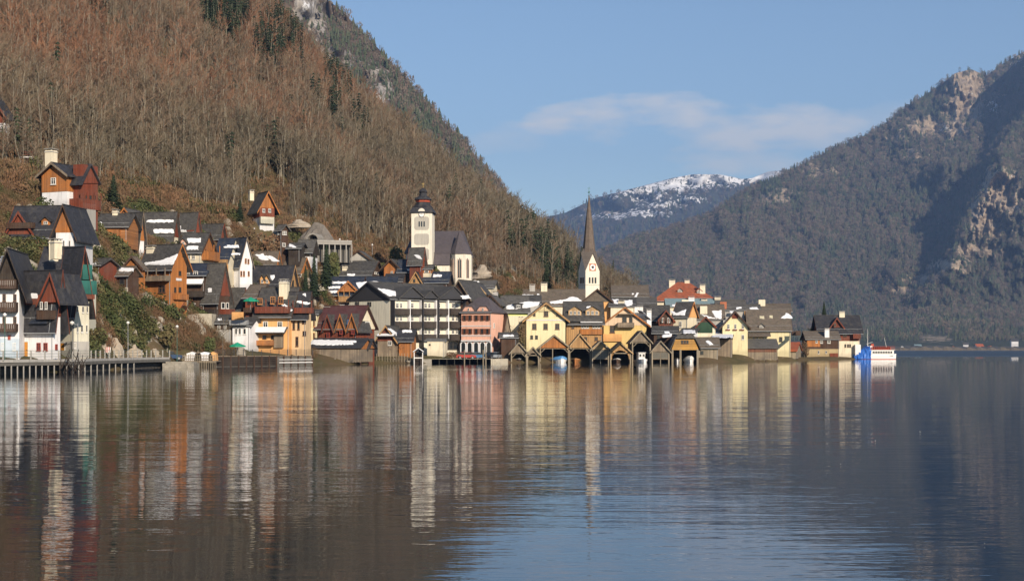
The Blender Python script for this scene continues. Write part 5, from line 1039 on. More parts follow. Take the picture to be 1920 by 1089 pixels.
    for i, (px, w_) in enumerate(((847, .8), (861, .75), (873, .55))):
        e = ((pts[7], pts[0]), (pts[0], pts[1]), (pts[1], pts[2]))[i]; m = ((e[0][0] + e[1][0]) / 2, (e[0][1] + e[1][1]) / 2); d = (e[1][0] - e[0][0], e[1][1] - e[0][1]); L = math.hypot(*d); an = math.atan2(d[1], d[0])
        zt = Z(484); zb = Z(520); q = [(-.42, zb), (.42, zb), (.42, zt - .5), (0, zt + .25), (-.42, zt - .5)]
        b = MB(); b.prism(q, 'y', -.07, .05); o = b.build('tracery_window', GLASS, r); o.location = (m[0], m[1], 0); o.rotation_euler = (0, 0, an)
        b = MB(); b.box(-.05, -.12, zb, .05, 0, zt); b.box(-.6, -.1, zb, -.42, .05, zt); b.box(.42, -.1, zb, .6, .05, zt); b.build('mullion', plaster((.6, .45, .36)), o)
    CTRL.extend([(*(r.location + Vector((x, y, 0))).xy, r.location.z) for x, y in ((X(760), 4), (X(880), 4), (X(820), 12), (X(800), 0))])
    # lakeside church with the spire
    Y = 365; sc = Y / F; an = R(24)
    r = empty('spire_church', at(1111, 600, Y), an, 'pale church tower with a needle-thin brown spire and a red-framed clock', 'church')
    hz = lambda py: (600 - py) * sc; fw = 28 * sc / math.cos(an) * .96; hw = fw / 2; cy = hw
    b = MB(); b.box(-hw, 0, -4, hw, fw, hz(508)); b.build('tower', P_CHUR, r)
    g = hz(476); b = MB(); zb = hz(508)
    for ax in 'xy':
        if ax == 'y': b.prism([(-hw, zb), (hw, zb), (0, g)], 'y', -.02, fw + .02)
        else: b.prism([(-.0, zb), (fw, zb), (cy, g)], 'x', -hw - .02, hw + .02)
    b.build('gable', P_CHUR, r)
    b = MB(); zs = hz(472)
    tip = (0, cy, hz(362)); n = 8; q = hw; mid = [(q * .74 * math.cos(R(22.5 + 45 * i)) , cy + q * .74 * math.sin(R(22.5 + 45 * i)), zs) for i in range(8)]
    b.lathe([(hw * .84, zs), (hw * .44, hz(415)), (.1, hz(366))], 8, (0, cy), R(22.5)); b.build('spire', roofmat((.13, .1, .08), .8, .5, .5), r)
    b = MB()                                         # the slopes that run from the corner eaves up between the gables
    for sx_ in (-1, 1):
        for sy in (-1, 1):
            cn = (sx_ * (hw + .12), cy + sy * (hw + .12), zb - .1); g1 = (0, cy + sy * (hw + .3), g + .2); g2 = (sx_ * (hw + .3), cy, g + .2); c0 = (sx_ * hw * .3, cy + sy * hw * .3, hz(455))
            b.face([cn, g1, c0]); b.face([cn, c0, g2]); b.face([g1, (0, cy, hz(455)), c0]); b.face([g2, c0, (0, cy, hz(455))])
    b.build('broach_roof', roofmat((.12, .1, .085), .8, .4, .6), r)
    b = MB(); b.tube((0, cy, hz(367)), (0, cy, hz(348)), .09, .03, 5); b.lathe([(0, hz(361)), (.36, hz(359)), (0, hz(357))], 8, (0, cy)); b.box(-.4, cy - .03, hz(352), .4, cy + .03, hz(351.4)); b.build('cross', flat('copper_green', (.08, .2, .15)), r)
    b = MB(); cz = hz(501); k = .95; b.box(-k, -.08, cz - k, k, 0, cz + k); ck = b.build('clock', flat('red_clock_frame', (.45, .17, .09)), r)
    b = MB(); b.prism([(.78 * math.cos(6.283 * i / 20), cz + .78 * math.sin(6.283 * i / 20)) for i in range(20)], 'y', -.12, -.08); b.build('clock_face', WHITE, ck)
    b = MB(); b.prism([(.36 * math.cos(6.283 * i / 12), cz + .36 * math.sin(6.283 * i / 12)) for i in range(12)], 'y', -.15, -.12); b.tube((0, -.16, cz), (.2, -.16, cz + .6), .05, .04, 4); b.tube((0, -.16, cz), (-.42, -.16, cz + .1), .05, .04, 4); b.build('clock_hands', DARKM, ck)
    for dx in (-.85, 0, .85):
        b = MB(); b.box(dx - .24, -.06, hz(531), dx + .24, .02, hz(520)); b.build('belfry_opening', GLASS, r)
        b = MB(); b.box(-hw - .06, cy + dx - .24, hz(531), -hw + .02, cy + dx + .24, hz(520)); b.build('belfry_opening', GLASS, r)
    b = MB(); b.box(-hw - .06, -.08, hz(534.5), hw + .06, fw + .06, hz(533.8)); b.build('string_course', PAN, r)
    CTRL.append((*r.location.xy, 3.5))
# ------------------------------------------------------------------ boathouses, promenade, boats, small things
def boathouse(label, a, b_, apex, eave, mat, Y=316, d=9, kind='open', name='boathouse', roofm=None, yaw=0, over=.5, side=None, wallm=None):
    base = HY + (CZ - .0) / Y * F
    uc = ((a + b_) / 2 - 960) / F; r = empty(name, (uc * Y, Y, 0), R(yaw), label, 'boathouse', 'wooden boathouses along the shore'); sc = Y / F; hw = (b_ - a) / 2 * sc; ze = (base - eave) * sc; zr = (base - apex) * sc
    dark = W_DK; wm = wallm or W_GREY
    b = MB(); k = (zr - ze) / hw; o = over
    b.prism([(-hw - o, ze - o * k), (0, zr), (hw + o, ze - o * k), (hw + o, ze - o * k + .2), (0, zr + .22), (-hw - o, ze - o * k + .2)], 'y', -.5, d); ro = b.build('roof', roofm or RF_BK, r)
    FOOT.append((Matrix.Translation((-uc * Y, -Y, 0)), -hw, hw, d))
    b = MB(); b.prism([(-hw - o, ze - o * k - .12), (0, zr - .14), (hw + o, ze - o * k - .12), (hw + o, ze - o * k + .24), (0, zr + .26), (-hw - o, ze - o * k + .24)], 'y', -.57, -.5); b.build('bargeboard', W_PALE if mat is not W_TAN else W_LT, r)
    if kind == 'arch':
        n = 10; aw = hw * .82; ah = ze - .2; pts = [(-hw, ze - 1.2), (-aw, ze - 1.6)] + [(-aw * math.cos(math.pi * i / n), ze - 1.5 + (1.5 + (zr - ze) * .2) * math.sin(math.pi * i / n)) for i in range(1, n)] + [(aw, ze - 1.6), (hw, ze - 1.2), (hw, ze), (0, zr), (-hw, ze)]
        b = MB()
        for i in range(2, len(pts) - 5):                # strips between the arch and the roof line
            p, q = pts[i], pts[i + 1]; f = lambda x: zr - abs(x) * k
            b.prism([p, q, (q[0], max(q[1] + .01, f(q[0]))), (p[0], max(p[1] + .01, f(p[0])))], 'y', 0, .12)
        b.prism([(-hw, ze - 2), (-aw, ze - 1.6), (-aw, zr - aw * k), (-hw, ze)], 'y', 0, .12); b.prism([(hw, ze - 2), (aw, ze - 1.6), (aw, zr - aw * k), (hw, ze)], 'y', 0, .12)
        b.build('gable_panel', mat, r)
    else: b = MB(); b.prism([(-hw, ze - .25), (hw, ze - .25), (hw, ze), (0, zr), (-hw, ze)], 'y', 0, .14); b.build('gable_panel', mat, r)
    for q in (-1, 1):
        b = MB(); b.box(q * hw - .08, .3, -1.0 if q < 0 else -1.0, q * hw + .08, d - .2, ze); b.build('side_wall', wm, r)
        b = MB(); b.box(q * (hw - .12) - .13, -.08, -1.2, q * (hw - .12) + .13, .18, ze); b.build('post', W_PALE, r)
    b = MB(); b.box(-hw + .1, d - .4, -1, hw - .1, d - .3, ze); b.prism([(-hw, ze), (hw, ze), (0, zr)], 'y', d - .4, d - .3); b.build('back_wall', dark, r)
    b = MB(); b.box(-hw, 0, ze - .36, hw, .2, ze - .14); b.build('beam', W_PALE, r)
    if kind == 'open' :
        for q in (-1, 1): b = MB(); b.tube((q * (hw - .15), .05, ze - 1.3), (q * (hw - 1.2), .05, ze - .3), .09, .09, 5); b.build('brace', W_PALE, r)
    if kind == 'mid' or kind == 'net': b = MB(); b.box(-.09, -.06, -1.2, .09, .12, ze - .3); b.build('post', W_PALE, r)
    if kind == 'net':
        net = flat('grey_net', (.2, .19, .16), .9); zz = ze - .4
        b = MB(); n = int(hw * 2 / .22)
        for i in range(n): x = -hw + .25 + (2 * hw - .5) * i / max(1, n - 1); b.box(x - .05, .04, .9, x + .05, .08, zz)
        for j in range(6): z = 1 + (zz - 1) * j / 5; b.box(-hw + .2, .02, z - .04, hw - .2, .05, z + .04)
        o = b.build('lattice_screen', net, r)
        b = MB(); b.box(-hw + .2, .09, .75, hw - .2, .14, 1.0); b.box(-hw + .2, .2, .9, hw - .2, .26, zz); b.build('screen_board', W_GREY, r)
    return r, hw, ze, zr
def boathouses():
    boathouse('small boathouse with pale boarded gable behind the leftmost waterfront boathouse', 935, 960, 633, 652, W_PALE, 326, 7)
    boathouse('leftmost open boathouse with grey triangular gable beside the pink inn', 958, 988, 643, 660, W_GREY, 315, 9)
    boathouse('smallest boathouse with a narrow pointed gable, left of the orange one', 988, 1011, 651.5, 664, W_GREY, 315, 6, 'arch')
    r, hw, ze, zr = boathouse('widest boathouse with bright orange gable sheltering the blue-covered boat', 1012, 1067, 629, 651, W_OR, 317, 11, 'open')
    b = MB(); b.box(-.5, -.06, -1.2, -.3, .12, ze - .3); b.build('post', W_PALE, r)
    boathouse('open boathouse with tan vertical-board gable, between the orange and the pale netted one', 1067, 1108, 627, 651, W_TAN, 317, 10)
    boathouse('boathouse with pale gable closed by a grey lattice screen, left of the arched one', 1110, 1142, 640, 654, W_LT, 316, 9, 'net')
    boathouse('boathouse with arched brown boards and a middle post', 1144, 1183, 643, 660, W_TAN, 316, 9, 'arch')
    boathouse('tallest open boathouse with grey shingled gable and the white cabin boat', 1185, 1220, 621, 640, W_GREY, 317, 11)
    boathouse('boathouse with grey gable over a weathered lattice screen, right of the tallest one', 1222, 1255, 640, 658, W_GREY, 316, 9, 'net')
    # ochre boathouse with two dark bays and an attic window row
    Y = 318; sc = Y / F; base = HY + CZ / Y * F
    r = empty('boathouse', ((1284.5 - 960) * sc, Y, 0), 0, 'ochre boathouse with a hipped gable, a strip of attic windows and two dark bays', 'boathouse', 'wooden boathouses along the shore')
    def P(px, py): return ((px - 1284.5) * sc, (base - py) * sc)
    b = MB(); b.prism([P(1259, 656), P(1310, 656), P(1303, 635), P(1267, 635)], 'y', 0, 8); b.build('gable_panel', wood((.5, .27, .07), True), r)
    b = MB(); b.prism([P(1256, 657), P(1267, 634.5), P(1303, 634.5), P(1314, 657), P(1315.5, 656), P(1303.5, 631.5), P(1266.5, 631.5), P(1254.5, 656)], 'y', -.5, 9); b.build('roof', RF_DG, r)
    b = MB(); b.prism([P(1267, 632.5), P(1303, 632.5), P(1300, 627), P(1272, 627)], 'y', -.2, 9); b.build('roof_hip', RF_DG, r)
    for x in (1279, 1284, 1289):
        p = P(x, 641); o = link('window', win_me('single', FR_B), r, (p[0], -.02, p[1]), None, (.5, 1, .8)); link('pane', PANE, o)
    for x in (1261, 1276, 1308): q = P(x, 660); b = MB(); b.box(q[0] - .2, -.1, -1.2, q[0] + .2, .2, P(0, 655)[1]); b.build('post', W_PALE, r)
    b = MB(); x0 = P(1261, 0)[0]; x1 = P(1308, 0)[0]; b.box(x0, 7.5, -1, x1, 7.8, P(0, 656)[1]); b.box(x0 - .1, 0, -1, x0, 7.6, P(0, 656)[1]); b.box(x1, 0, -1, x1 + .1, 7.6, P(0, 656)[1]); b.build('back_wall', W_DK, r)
    # long boathouses
    def longhouse(label, a, b_, Y, top, eave, bottom, yaw, dpx, wallm, roofm, snow=None, board=None, gable=None):
        base = HY + CZ / Y * F
        h = House('boathouse', label, a, b_, Y, base, eave, top, yaw, 'x', 7, 'boathouse', over=.5, og=.4, dpx=dpx, group='wooden boathouses along the shore'); h.fd = -.45 if True else 0
        h.walls(wallm, None, None, gable or wallm).roof(roofm, None, gutter=False)
        if board:                                        # cover boards nailed side by side
            b = MB(); x = h.x0
            while x < h.x1 - .05:
                w_ = rnd.uniform(.2, .3); dz = rnd.uniform(0, .2); b.box(x, -.07, .3 + dz, min(x + w_ - .035, h.x1), -.0, h.h); x += w_
            o = b.build('cover_boards', board, h.root); tag(o, kind='stuff')
        for i in range(6): x = h.x0 + (h.x1 - h.x0) * i / 5; b = MB(); b.tube((x, .15, -1.5), (x, .15, .6), .13, .13, 6); b.build('pile', W_BR, h.root)
        if snow: h.snow(snow)
        return h
    h = longhouse('long grey plank boathouse with a thick slab of snow on its black roof', 580, 676, 284, 637, 652, 680, -12, 699, W_GREY, RF_BK, [[(585, 638), (592, 637.5), (640, 638), (668, 639), (669, 641), (662, 643), (664, 646), (620, 647), (582, 646)]], wood((.3, .24, .18), False, .25, .7), W_OR)
    h.crossgable([(688, 653), (694, 637), (701, 653)], W_OR, RF_BK, 3, 'R', out=.3)
    h = longhouse('long low boathouse of reddish boards over pale planks, right of the grey shed', 1350, 1458, 345, 638, 652, 672, 0, None, W_PALE, RF_GR, None, wood((.3, .24, .17), False, .3, .6))
    h.band('F', 1351, 1456, 653, 660, wood((.17, .07, .04), False, .3), .1, 'upper_boards')
    h = longhouse('low boathouse with a bright rust-orange roof near the timber villa', 1457, 1492, 372, 644, 659, 671, -14, 1502, W_PALE, RF_RUST, None, None)
    # miniature landing hut with white posts
    r = empty('landing_hut', at(785, 681, 300) * 1, 0, 'tiny open hut with snow-white gable trim and posts at the landing stage', 'hut'); r.location.z = 0
    b = MB(); b.prism([(-1.1, 2.3), (0, 3.1), (1.1, 2.3), (1.1, 2.45), (0, 3.25), (-1.1, 2.45)], 'y', -.9, 1.2); b.build('roof', RF_BK, r)
    b = MB(); b.prism([(-1.15, 2.42), (0, 3.22), (1.15, 2.42), (1.15, 2.6), (0, 3.4), (-1.15, 2.6)], 'y', -.98, -.8); b.build('snow_trim', SNOW, r)
    for q in (-1, 1): b = MB(); b.box(q * .9 - .08, -.8, -.6, q * .9 + .08, -.64, 2.5); b.build('post', WHITE, r)
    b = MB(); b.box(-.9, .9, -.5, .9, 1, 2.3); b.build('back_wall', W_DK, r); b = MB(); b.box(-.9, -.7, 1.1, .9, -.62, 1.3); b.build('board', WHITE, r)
    # boats
    def boat(label, px, Y, L, W, hull, yaw=0, kind='plain', cover=None):
        r = empty('boat', ((px - 960) / F * Y, Y, 0), R(yaw), label, 'boat'); b = MB(); n = 8; S = []
        for i in range(n + 1):
            t = i / n; y = (t - .5) * L; w_ = W / 2 * (1 - max(0, .55 - t) ** 2 * 2.6); w_ = max(.06, w_); S.append([(-w_, y, .62 + .25 * (1 - t) ** 2), (-w_ * .75, y, -.1), (w_ * .75, y, -.1), (w_, y, .62 + .25 * (1 - t) ** 2)])
        for i in range(n):
            for j in range(3): b.face([S[i][j], S[i][j + 1], S[i + 1][j + 1], S[i + 1][j]])
        b.face(S[-1]); b.face(S[0][::-1]); b.build('hull', hull, r)
        if cover:
            b = MB(); m = 7; T = []
            for i in range(n + 1):
                t = i / n; w_ = abs(S[i][0][0]) * 1.08; z0 = S[i][0][2] - .1; hh = .9 * math.sin(math.pi * min(1, t + .15)) ** .5 * (1 if kind != 'low' else .4); T.append([(-w_ * math.cos(math.pi * j / m), S[i][0][1], z0 + hh * math.sin(math.pi * j / m) * (1 + rnd.uniform(-.07, .07))) for j in range(m + 1)])
            for i in range(n):
                for j in range(m): b.face([T[i][j], T[i][j + 1], T[i + 1][j + 1], T[i + 1][j]])
            b.face(T[-1]); b.face(T[0][::-1]); b.build('tarpaulin', cover, r)
        if kind == 'cabin':
            b = MB(); b.box(-.75, -.3, .5, .75, 1.6, 2.2); b.build('cabin', WHITE, r); b = MB(); b.box(-.9, -.5, 2.2, .9, 1.8, 2.32); b.build('cabin_roof', WHITE, r)
            for q in (-.38, .38): o = link('window', win_me('single', FR_W), r, (q, -.31, 1.65), None, (.55, 1, .7)); link('pane', PANE, o)
        return r
    boat('boat wrapped in light blue tarpaulin inside the widest boathouse', 1049, 318.5, 5.5, 3.6, WHITE, 12, 'full', flat('blue_tarp', (.12, .32, .62), .45))
    boat('white motorboat with a small cabin inside the tallest boathouse', 1203, 317.5, 5.5, 2.6, WHITE, 10, 'cabin')
    boat('dark covered rowing boat in the leftmost open boathouse', 972, 318, 4.5, 2, W_BR, 5, 'low', flat('grey_tarp', (.3, .3, .28)))
    boat('low wooden boat in the tan-gabled open boathouse', 1080, 320, 5, 2, W_OR, -5, 'low', flat('orange_tarp', (.5, .25, .12)))
    boat('wooden plank boat with white cover in the arched boathouse', 1156, 319, 5, 2, W_BR, 0, 'low', WHITE)
    boat('white-covered boat in the right bay of the ochre boathouse', 1293, 321, 5, 2.6, WHITE, 0, 'full', WHITE)
    boat('pale boat in the left bay of the ochre boathouse', 1268, 321, 5, 1.5, WHITE, 0, 'low', flat('grey_tarp', (.3, .3, .28)))
def ship():
    Y = 418; sc = Y / F
    r = empty('passenger_ship', ((1640 - 960) * sc, Y, 0), R(4), 'white excursion ship moored at the point, its stern wrapped in blue tarpaulin', 'ship')
    L = 80 * sc; W = 3.6; n = 14; S = []; b = MB(); RS = flat('red_trim', (.4, .06, .03))
    for i in range(n + 1):
        t = i / n; x = (t - .5) * L; w_ = W / 2 * (1 - max(0, t - .6) ** 2 * 5.2) * (1 - max(0, .15 - t) * 2); w_ = max(.08, w_); zt = 1.15 + max(0, t - .5) ** 2 * 2.2; xe = x + (.5 * max(0, t - .8))
        S.append([(xe, -w_, zt), (x, -w_ * .92, .12), (x, w_ * .92, .12), (xe, w_, zt)])
    for i in range(n):
        for j in range(3): b.face([S[i][j], S[i][j + 1], S[i + 1][j + 1], S[i + 1][j]])
        b.face([S[i][3], S[i][0], S[i + 1][0], S[i + 1][3]])
    b.face(S[0]); b.face(S[-1][::-1]); b.build('hull', WHITE, r)
    b = MB()
    for i in range(n):
        for s_ in (1, 2):
            a, c = S[i][s_], S[i + 1][s_]; k = 1.02; b.face([(a[0], a[1] * k, -.3), (c[0], c[1] * k, -.3), (c[0], c[1] * k, .16), (a[0], a[1] * k, .16)])
    b.build('waterline_stripe', RS, r)
    x0, x1 = L * -.12, L * .42; b = MB(); b.box(x0, -1.5, 1.1, x1, 1.5, 2.75); b.build('cabin', WHITE, r)
    for i in range(8):
        x = x0 + .7 + i * (x1 - x0 - 1.2) / 7.4; o = link('window', win_me('single', FR_W), r, (x, -1.52, 2.1), None, (.68, 1, .72)); link('pane', PANE, o)
    b = MB(); b.box(x0 - .4, -1.7, 2.75, x1 + .3, 1.7, 2.85); b.build('upper_deck', WHITE, r)
    b = MB()
    for q in (-1.6, 1.6):
        for z in (3.15, 3.5, 3.85): b.tube((x0 - .3, q, z), (x1 + .2, q, z), .03, .03, 4)
        for i in range(13): x = x0 - .3 + (x1 - x0 + .5) * i / 12; b.tube((x, q, 2.85), (x, q, 3.85), .03, .03, 4)
    b.build('railing', RS, r)
    for i in range(9):
        x = x0 + .5 + i * (x1 - x0 - 1) / 8.6; b = MB(); b.box(x - .16, -1.1, 2.85, x + .16, 1.1, 3.3); b.box(x - .2, -1.1, 3.3, x - .12, 1.1, 3.7); b.build('bench', RS, r)
    b = MB(); b.tube((x0 - .6, 0, 1), (x0 - .6, 0, 9.0), .09, .04, 6); b.tube((x0 - .9, 0, 4.5), (x0 + 1.0, 0, 5.2), .05, .04, 5); b.build('mast', WHITE, r)
    b = MB(); b.tube((x1 - 1.6, 0, 2.8), (x1 - 2.4, 0, 6.4), .07, .03, 6); b.build('flagpole', WHITE, r)
    b = MB(); b.box(x0 - 1.0, -.7, 2.8, x0 + .6, .7, 4.0); b.build('wheelhouse', WHITE, r)
    b = MB(); b.box(x0 + .4, -.2, 3.9, x0 + 1.2, .2, 4.6); b.build('lifebuoy_rack', RS, r)
    b = MB(); n = 16; m = 10; T = []                  # tarpaulin, folded and creased
    for i in range(n + 1):
        t = i / n; x = -L * .5 - .25 + t * (x0 + L * .5 + .1); hgt = .9 + 3.3 * t ** .8 if t < .93 else 3.7; row = []
        for j in range(m + 1):
            a = math.pi * j / m; cr = 1 + .08 * math.sin(i * 2.1 + j * 1.3) + rnd.uniform(-.05, .05); row.append((x + .2 * math.sin(j * 2 + i), -1.95 * cr * math.copysign(abs(math.cos(a)) ** .6, math.cos(a)) , .12 + hgt * cr * math.sin(a) ** .7))
        T.append(row)
    for i in range(n):
        for j in range(m): b.face([T[i][j], T[i][j + 1], T[i + 1][j + 1], T[i + 1][j]])
    b.face(T[-1]); b.face(T[0][::-1]); b.build('tarpaulin', flat('bright_blue_tarp', (.03, .14, .5), .5), r)
def railing(name, label, pts, zd, hgt=1.05, posts=3.0, m=None, pm=None, cat='railing', pw=.05, rails=3, bars=0):
    m = m or flat('green_rail', (.06, .14, .11)); r = empty(name, (pts[0][0], pts[0][1], zd), 0, label, cat); o = Vector(pts[0])
    b = MB()
    for i in range(len(pts) - 1):
        a = Vector(pts[i]) - o; c = Vector(pts[i + 1]) - o
        for k in range(rails): z = hgt * (k + 1) / rails; b.tube((a.x, a.y, z), (c.x, c.y, z), .028, .028, 4)
        if bars:
            n = int((c - a).length / bars)
            for j in range(n): q = a + (c - a) * (j / n); b.box(q.x - .015, q.y - .015, .1, q.x + .015, q.y + .015, hgt)
    b.build('rail', m, r)
    for i in range(len(pts) - 1):
        a = Vector(pts[i]) - o; c = Vector(pts[i + 1]) - o; n = max(1, round((c - a).length / posts))
        for j in range(n + (i == len(pts) - 2)):
            q = a + (c - a) * (j / n); b = MB(); b.box(q.x - pw, q.y - pw, -.1, q.x + pw, q.y + pw, hgt + .04); b.build('post', pm or m, r)
    return r
def lamp(label, px, base, top, Y, arms=1, m=None, s=1.0, group=None):
    p = at(px, base, Y); r = empty('street_lamp', p, 0, label, 'street lamp', group); H = (base - top) * Y / F; m = m or GREYM
    b = MB(); b.tube((0, 0, -1), (0, 0, H), .06 * s, .04 * s, 6); b.build('pole', m, r)
    for k in range(arms):
        d = 1 if k else -1
        if arms > 1 or s > 1: b = MB(); b.tube((0, 0, H * .93), (d * .8, 0, H), .03 * s, .03 * s, 4); b.build('arm', m, r)
        x = d * .8 if (arms > 1 or s > 1) else 0
        b = MB(); b.lathe([(.02, H + .25), (.22 * s, H + .1), (.25 * s, H - .02), (.1, H - .22 * s), (0, H - .22 * s)], 8, (x, 0)); b.build('lamp_head', WHITE, r)
def waterfront():
    # promenade on piles
    def sh(px, off=0): Y = float(interp(px, [(-150, 166), (0, 174), (150, 190), (290, 228), (318, 234)])) + off; return ((px - 960) / F * Y, Y)
    zd = 1.72; r = empty('promenade_deck', (*sh(0), 0), 0, 'long concrete lakeside walkway carried on a row of white-capped piles', 'walkway'); o = Vector((*sh(0), 0))
    pxs = list(range(-150, 291, 44)) + [318]
    for i in range(len(pxs) - 1):
        a, c = Vector((*sh(pxs[i]), 0)) - o, Vector((*sh(pxs[i + 1] - .3), 0)) - o; a2, c2 = Vector((*sh(pxs[i], 9), 0)) - o, Vector((*sh(pxs[i + 1] - .3, 9), 0)) - o
        b = MB(); b.prism([(a.x, a.y), (c.x, c.y), (c2.x, c2.y), (a2.x, a2.y)], 'z', zd - .32, zd); b.build('deck_slab', CONC, r)
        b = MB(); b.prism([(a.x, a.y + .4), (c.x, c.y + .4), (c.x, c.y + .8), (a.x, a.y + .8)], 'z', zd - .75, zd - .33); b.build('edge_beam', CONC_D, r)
    px = -140
    while px < 262:
        p = Vector((*sh(px, .3), 0)) - o; b = MB(); b.box(p.x - .065, p.y, -1.5, p.x + .065, p.y + .15, zd - .74); b.build('pile', P_GREY, r); px += 11.5
    b = MB()
    for i in range(len(pxs) - 1):
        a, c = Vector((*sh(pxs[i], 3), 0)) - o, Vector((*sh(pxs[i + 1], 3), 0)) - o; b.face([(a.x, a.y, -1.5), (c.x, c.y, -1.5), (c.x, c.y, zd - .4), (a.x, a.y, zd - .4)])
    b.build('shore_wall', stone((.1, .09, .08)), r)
    railing('promenade_railing', 'green metal railing with stone posts along the lakeside walkway', [sh(p, .3) for p in range(-150, 319, 26)], zd, 1.15, 2.7, pm=CONC, pw=.08)
    b = MB()
    for k in range(26): x0 = rnd.uniform(-1.8, 1.8); b.tube((x0, rnd.uniform(-.6, .6), rnd.uniform(-.5, .6)), (x0 + rnd.uniform(-1.6, 1.6), rnd.uniform(-.6, .6), rnd.uniform(1.2, 3.2)), .07, .04, 4)
    o2 = b.build('driftwood_stack', W_DK); o2.location = ((135 - 960) / F * 186, 186, 0); tag(o2, 'tangle of dark stakes and branches leaning on the walkway below the tall lamp', 'driftwood')
    # stone jetty
    b = MB(); p0 = Vector((*sh(290, -1), 0)); b.box(0, 0, -1.5, 5.2, 4, .75); b.box(.4, .6, .75, 4.8, 4, 1.0); q = b.build('stone_jetty', stone((.34, .31, .26), 1.5)); q.location = (p0.x, 232, 0); tag(q, 'low pale stone jetty at the end of the lakeside walkway', 'jetty')
    # fenced landing 343-405
    Y = 240; s = Y / F; r = empty('landing_stage', ((374 - 960) * s, Y, 0), 0, 'wooden landing stage fenced with pale stakes, stacked snow-covered gear on top', 'landing stage'); hw = 31 * s
    b = MB(); b.box(-hw, 0, .9, hw, 6, 1.1); b.build('deck', W_GREY, r)
    for i in range(19): x = -hw + 2 * hw * i / 18; b = MB(); b.box(x - .05, -.1, -1, x + .05, 0, 2.1 + .15 * rnd.random()); b.build('stake', W_PALE, r)
    for z in (.75, 1.35, 1.9): b = MB(); b.box(-hw, -.16, z, hw, -.1, z + .1); b.build('rail', W_PALE, r)
    for x, z, w_, m in ((-1.6, 1.1, 1.1, P_WHITE), (.6, 1.1, 1.5, SNOW), (2, 1.1, .7, P_OR), (-.5, 1.1, .6, W_GREY)):
        b = MB(); b.prism([(x - w_, z), (x + w_, z), (x + w_ * .8, z + 1.25), (x, z + 1.5), (x - w_ * .8, z + 1.2)], 'y', 1, 2.5); q = b.build('covered_crate', m); q.location = r.location; tag(q, {-1.6: 'white covered crate at the left of the fenced landing stage', .6: 'snow-covered heap in the middle of the fenced landing stage', 2: 'orange box at the right end of the fenced landing stage', -.5: 'grey plank box between the covered crates on the landing stage'}[x], 'crate')
    # terrace wall 405-576
    Y0, Y1 = 243, 262; A = Vector(((403 - 960) / F * Y0, Y0, 0)); B = Vector(((586 - 960) / F * Y1, Y1, 0)); d = (B - A); Ln = d.length; an = math.atan2(d.y, d.x)
    r = empty('terrace_wall', A, an, 'dark timber-faced quay wall below the open-air terrace', 'wall')
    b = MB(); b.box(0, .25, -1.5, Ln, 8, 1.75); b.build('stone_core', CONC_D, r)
    for k in range(5):
        b = MB(); z = .15 + k * .32; b.box(0, .1, z, Ln * .62, .24, z + .28); b.build('plank', W_DK, r)
    for i in range(14): x = Ln * i / 13; b = MB(); b.box(x - .1, -.05, -1.5, x + .1, .1, 1.9); b.build('pile', W_BR, r)
    b = MB(); b.box(0, 0, 1.76, Ln, 8, 1.88); b.build('deck', W_GREY, r)
    b = MB(); b.box(Ln * .64, -.06, .55, Ln, .0, .7); b.box(Ln * .64, -.06, 1.1, Ln, .0, 1.2); b.build('white_rail', WHITE, r)
    railing('terrace_railing', 'dark metal railing around the open-air terrace', [(A.x, A.y + .3), (B.x, B.y + .3)], 1.88, 1.1, 2.2, DARKM, bars=.3)
    def parasol(label, px, Y, z0, H, m, lean=.2):
        r = empty('parasol', ((px - 960) / F * Y, Y, z0), 0, label, 'parasol'); b = MB(); b.tube((0, 0, 0), (0, 0, H), .04, .04, 6); b.build('pole', GREYM, r)
        b = MB(); b.lathe([(0, H + .1), (.5, H - .15), (1.5, H - .55), (1.45, H - .75)], 8, (0, 0)); b.build('canopy', m, r)
    GRN = flat('green_canvas', (.02, .32, .18)); parasol('green parasol half folded on the terrace', 445, 250, 1.9, 2.3, GRN); parasol('green parasol open on the upper balcony beside the white house', 470, 255, 10.2, 2.2, GRN)
    # quay in the middle
    Y = 303; s = Y / F
    r = empty('quay_wall', ((808 - 960) * s, 306, 0), 0, 'long low pale stone quay in front of hotel and pink inn', 'quay')
    for i in range(10):
        L = 143 * 306 / F / 10; b = MB(); b.box(i * L, 0, -1.5, i * L + L - .03, 1.2, .95 + .02 * (i % 2)); b.build('stone_block', ST_L, r)
    b = MB(); b.box(0, 1.2, -1, 143 * 306 / F, 16, .9); b.build('paving', P_GREY, r)
    r = railing('quay_fence', 'old wooden picket fence on the shore between the boathouse and the landing hut', [((706 - 960) * s, Y), ((770 - 960) * s, Y - 1)], .4, 1.7, .62, W_PALE, cat='fence')
    b = MB(); b.box(((700 - 960) * s), Y + .5, -1.5, (770 - 960) * s, Y + 9, .6); tag(b.build('shore_bank', ST), 'low stony bank behind the picket fence', 'embankment')
    b = MB(); b.box(0, 0, -1.5, 15, 9, .9); q = b.build('shore_garden_wall', ST); q.location = ((772 - 960) * s + 2, Y + 3, 0); tag(q, 'stone garden embankment behind the landing hut', 'embankment')
    # poles
    for px, t, c in ((871, 655, 'left'), (906, 655, 'middle'), (911, 648, 'right')):
        p = at(px, 680, 306); b = MB(); b.tube((0, 0, -1.5), (0, 0, (680 - t) * 306 / F), .14, .13, 8); q = b.build('mooring_pole', W_PALE); q.location = (p.x, 305.2, 0); tag(q, {'left': 'pale mooring pole in front of the red car', 'middle': 'shorter mooring pole between blue car and dark car', 'right': 'tallest mooring pole beside the dark car'}[c], 'mooring pole')
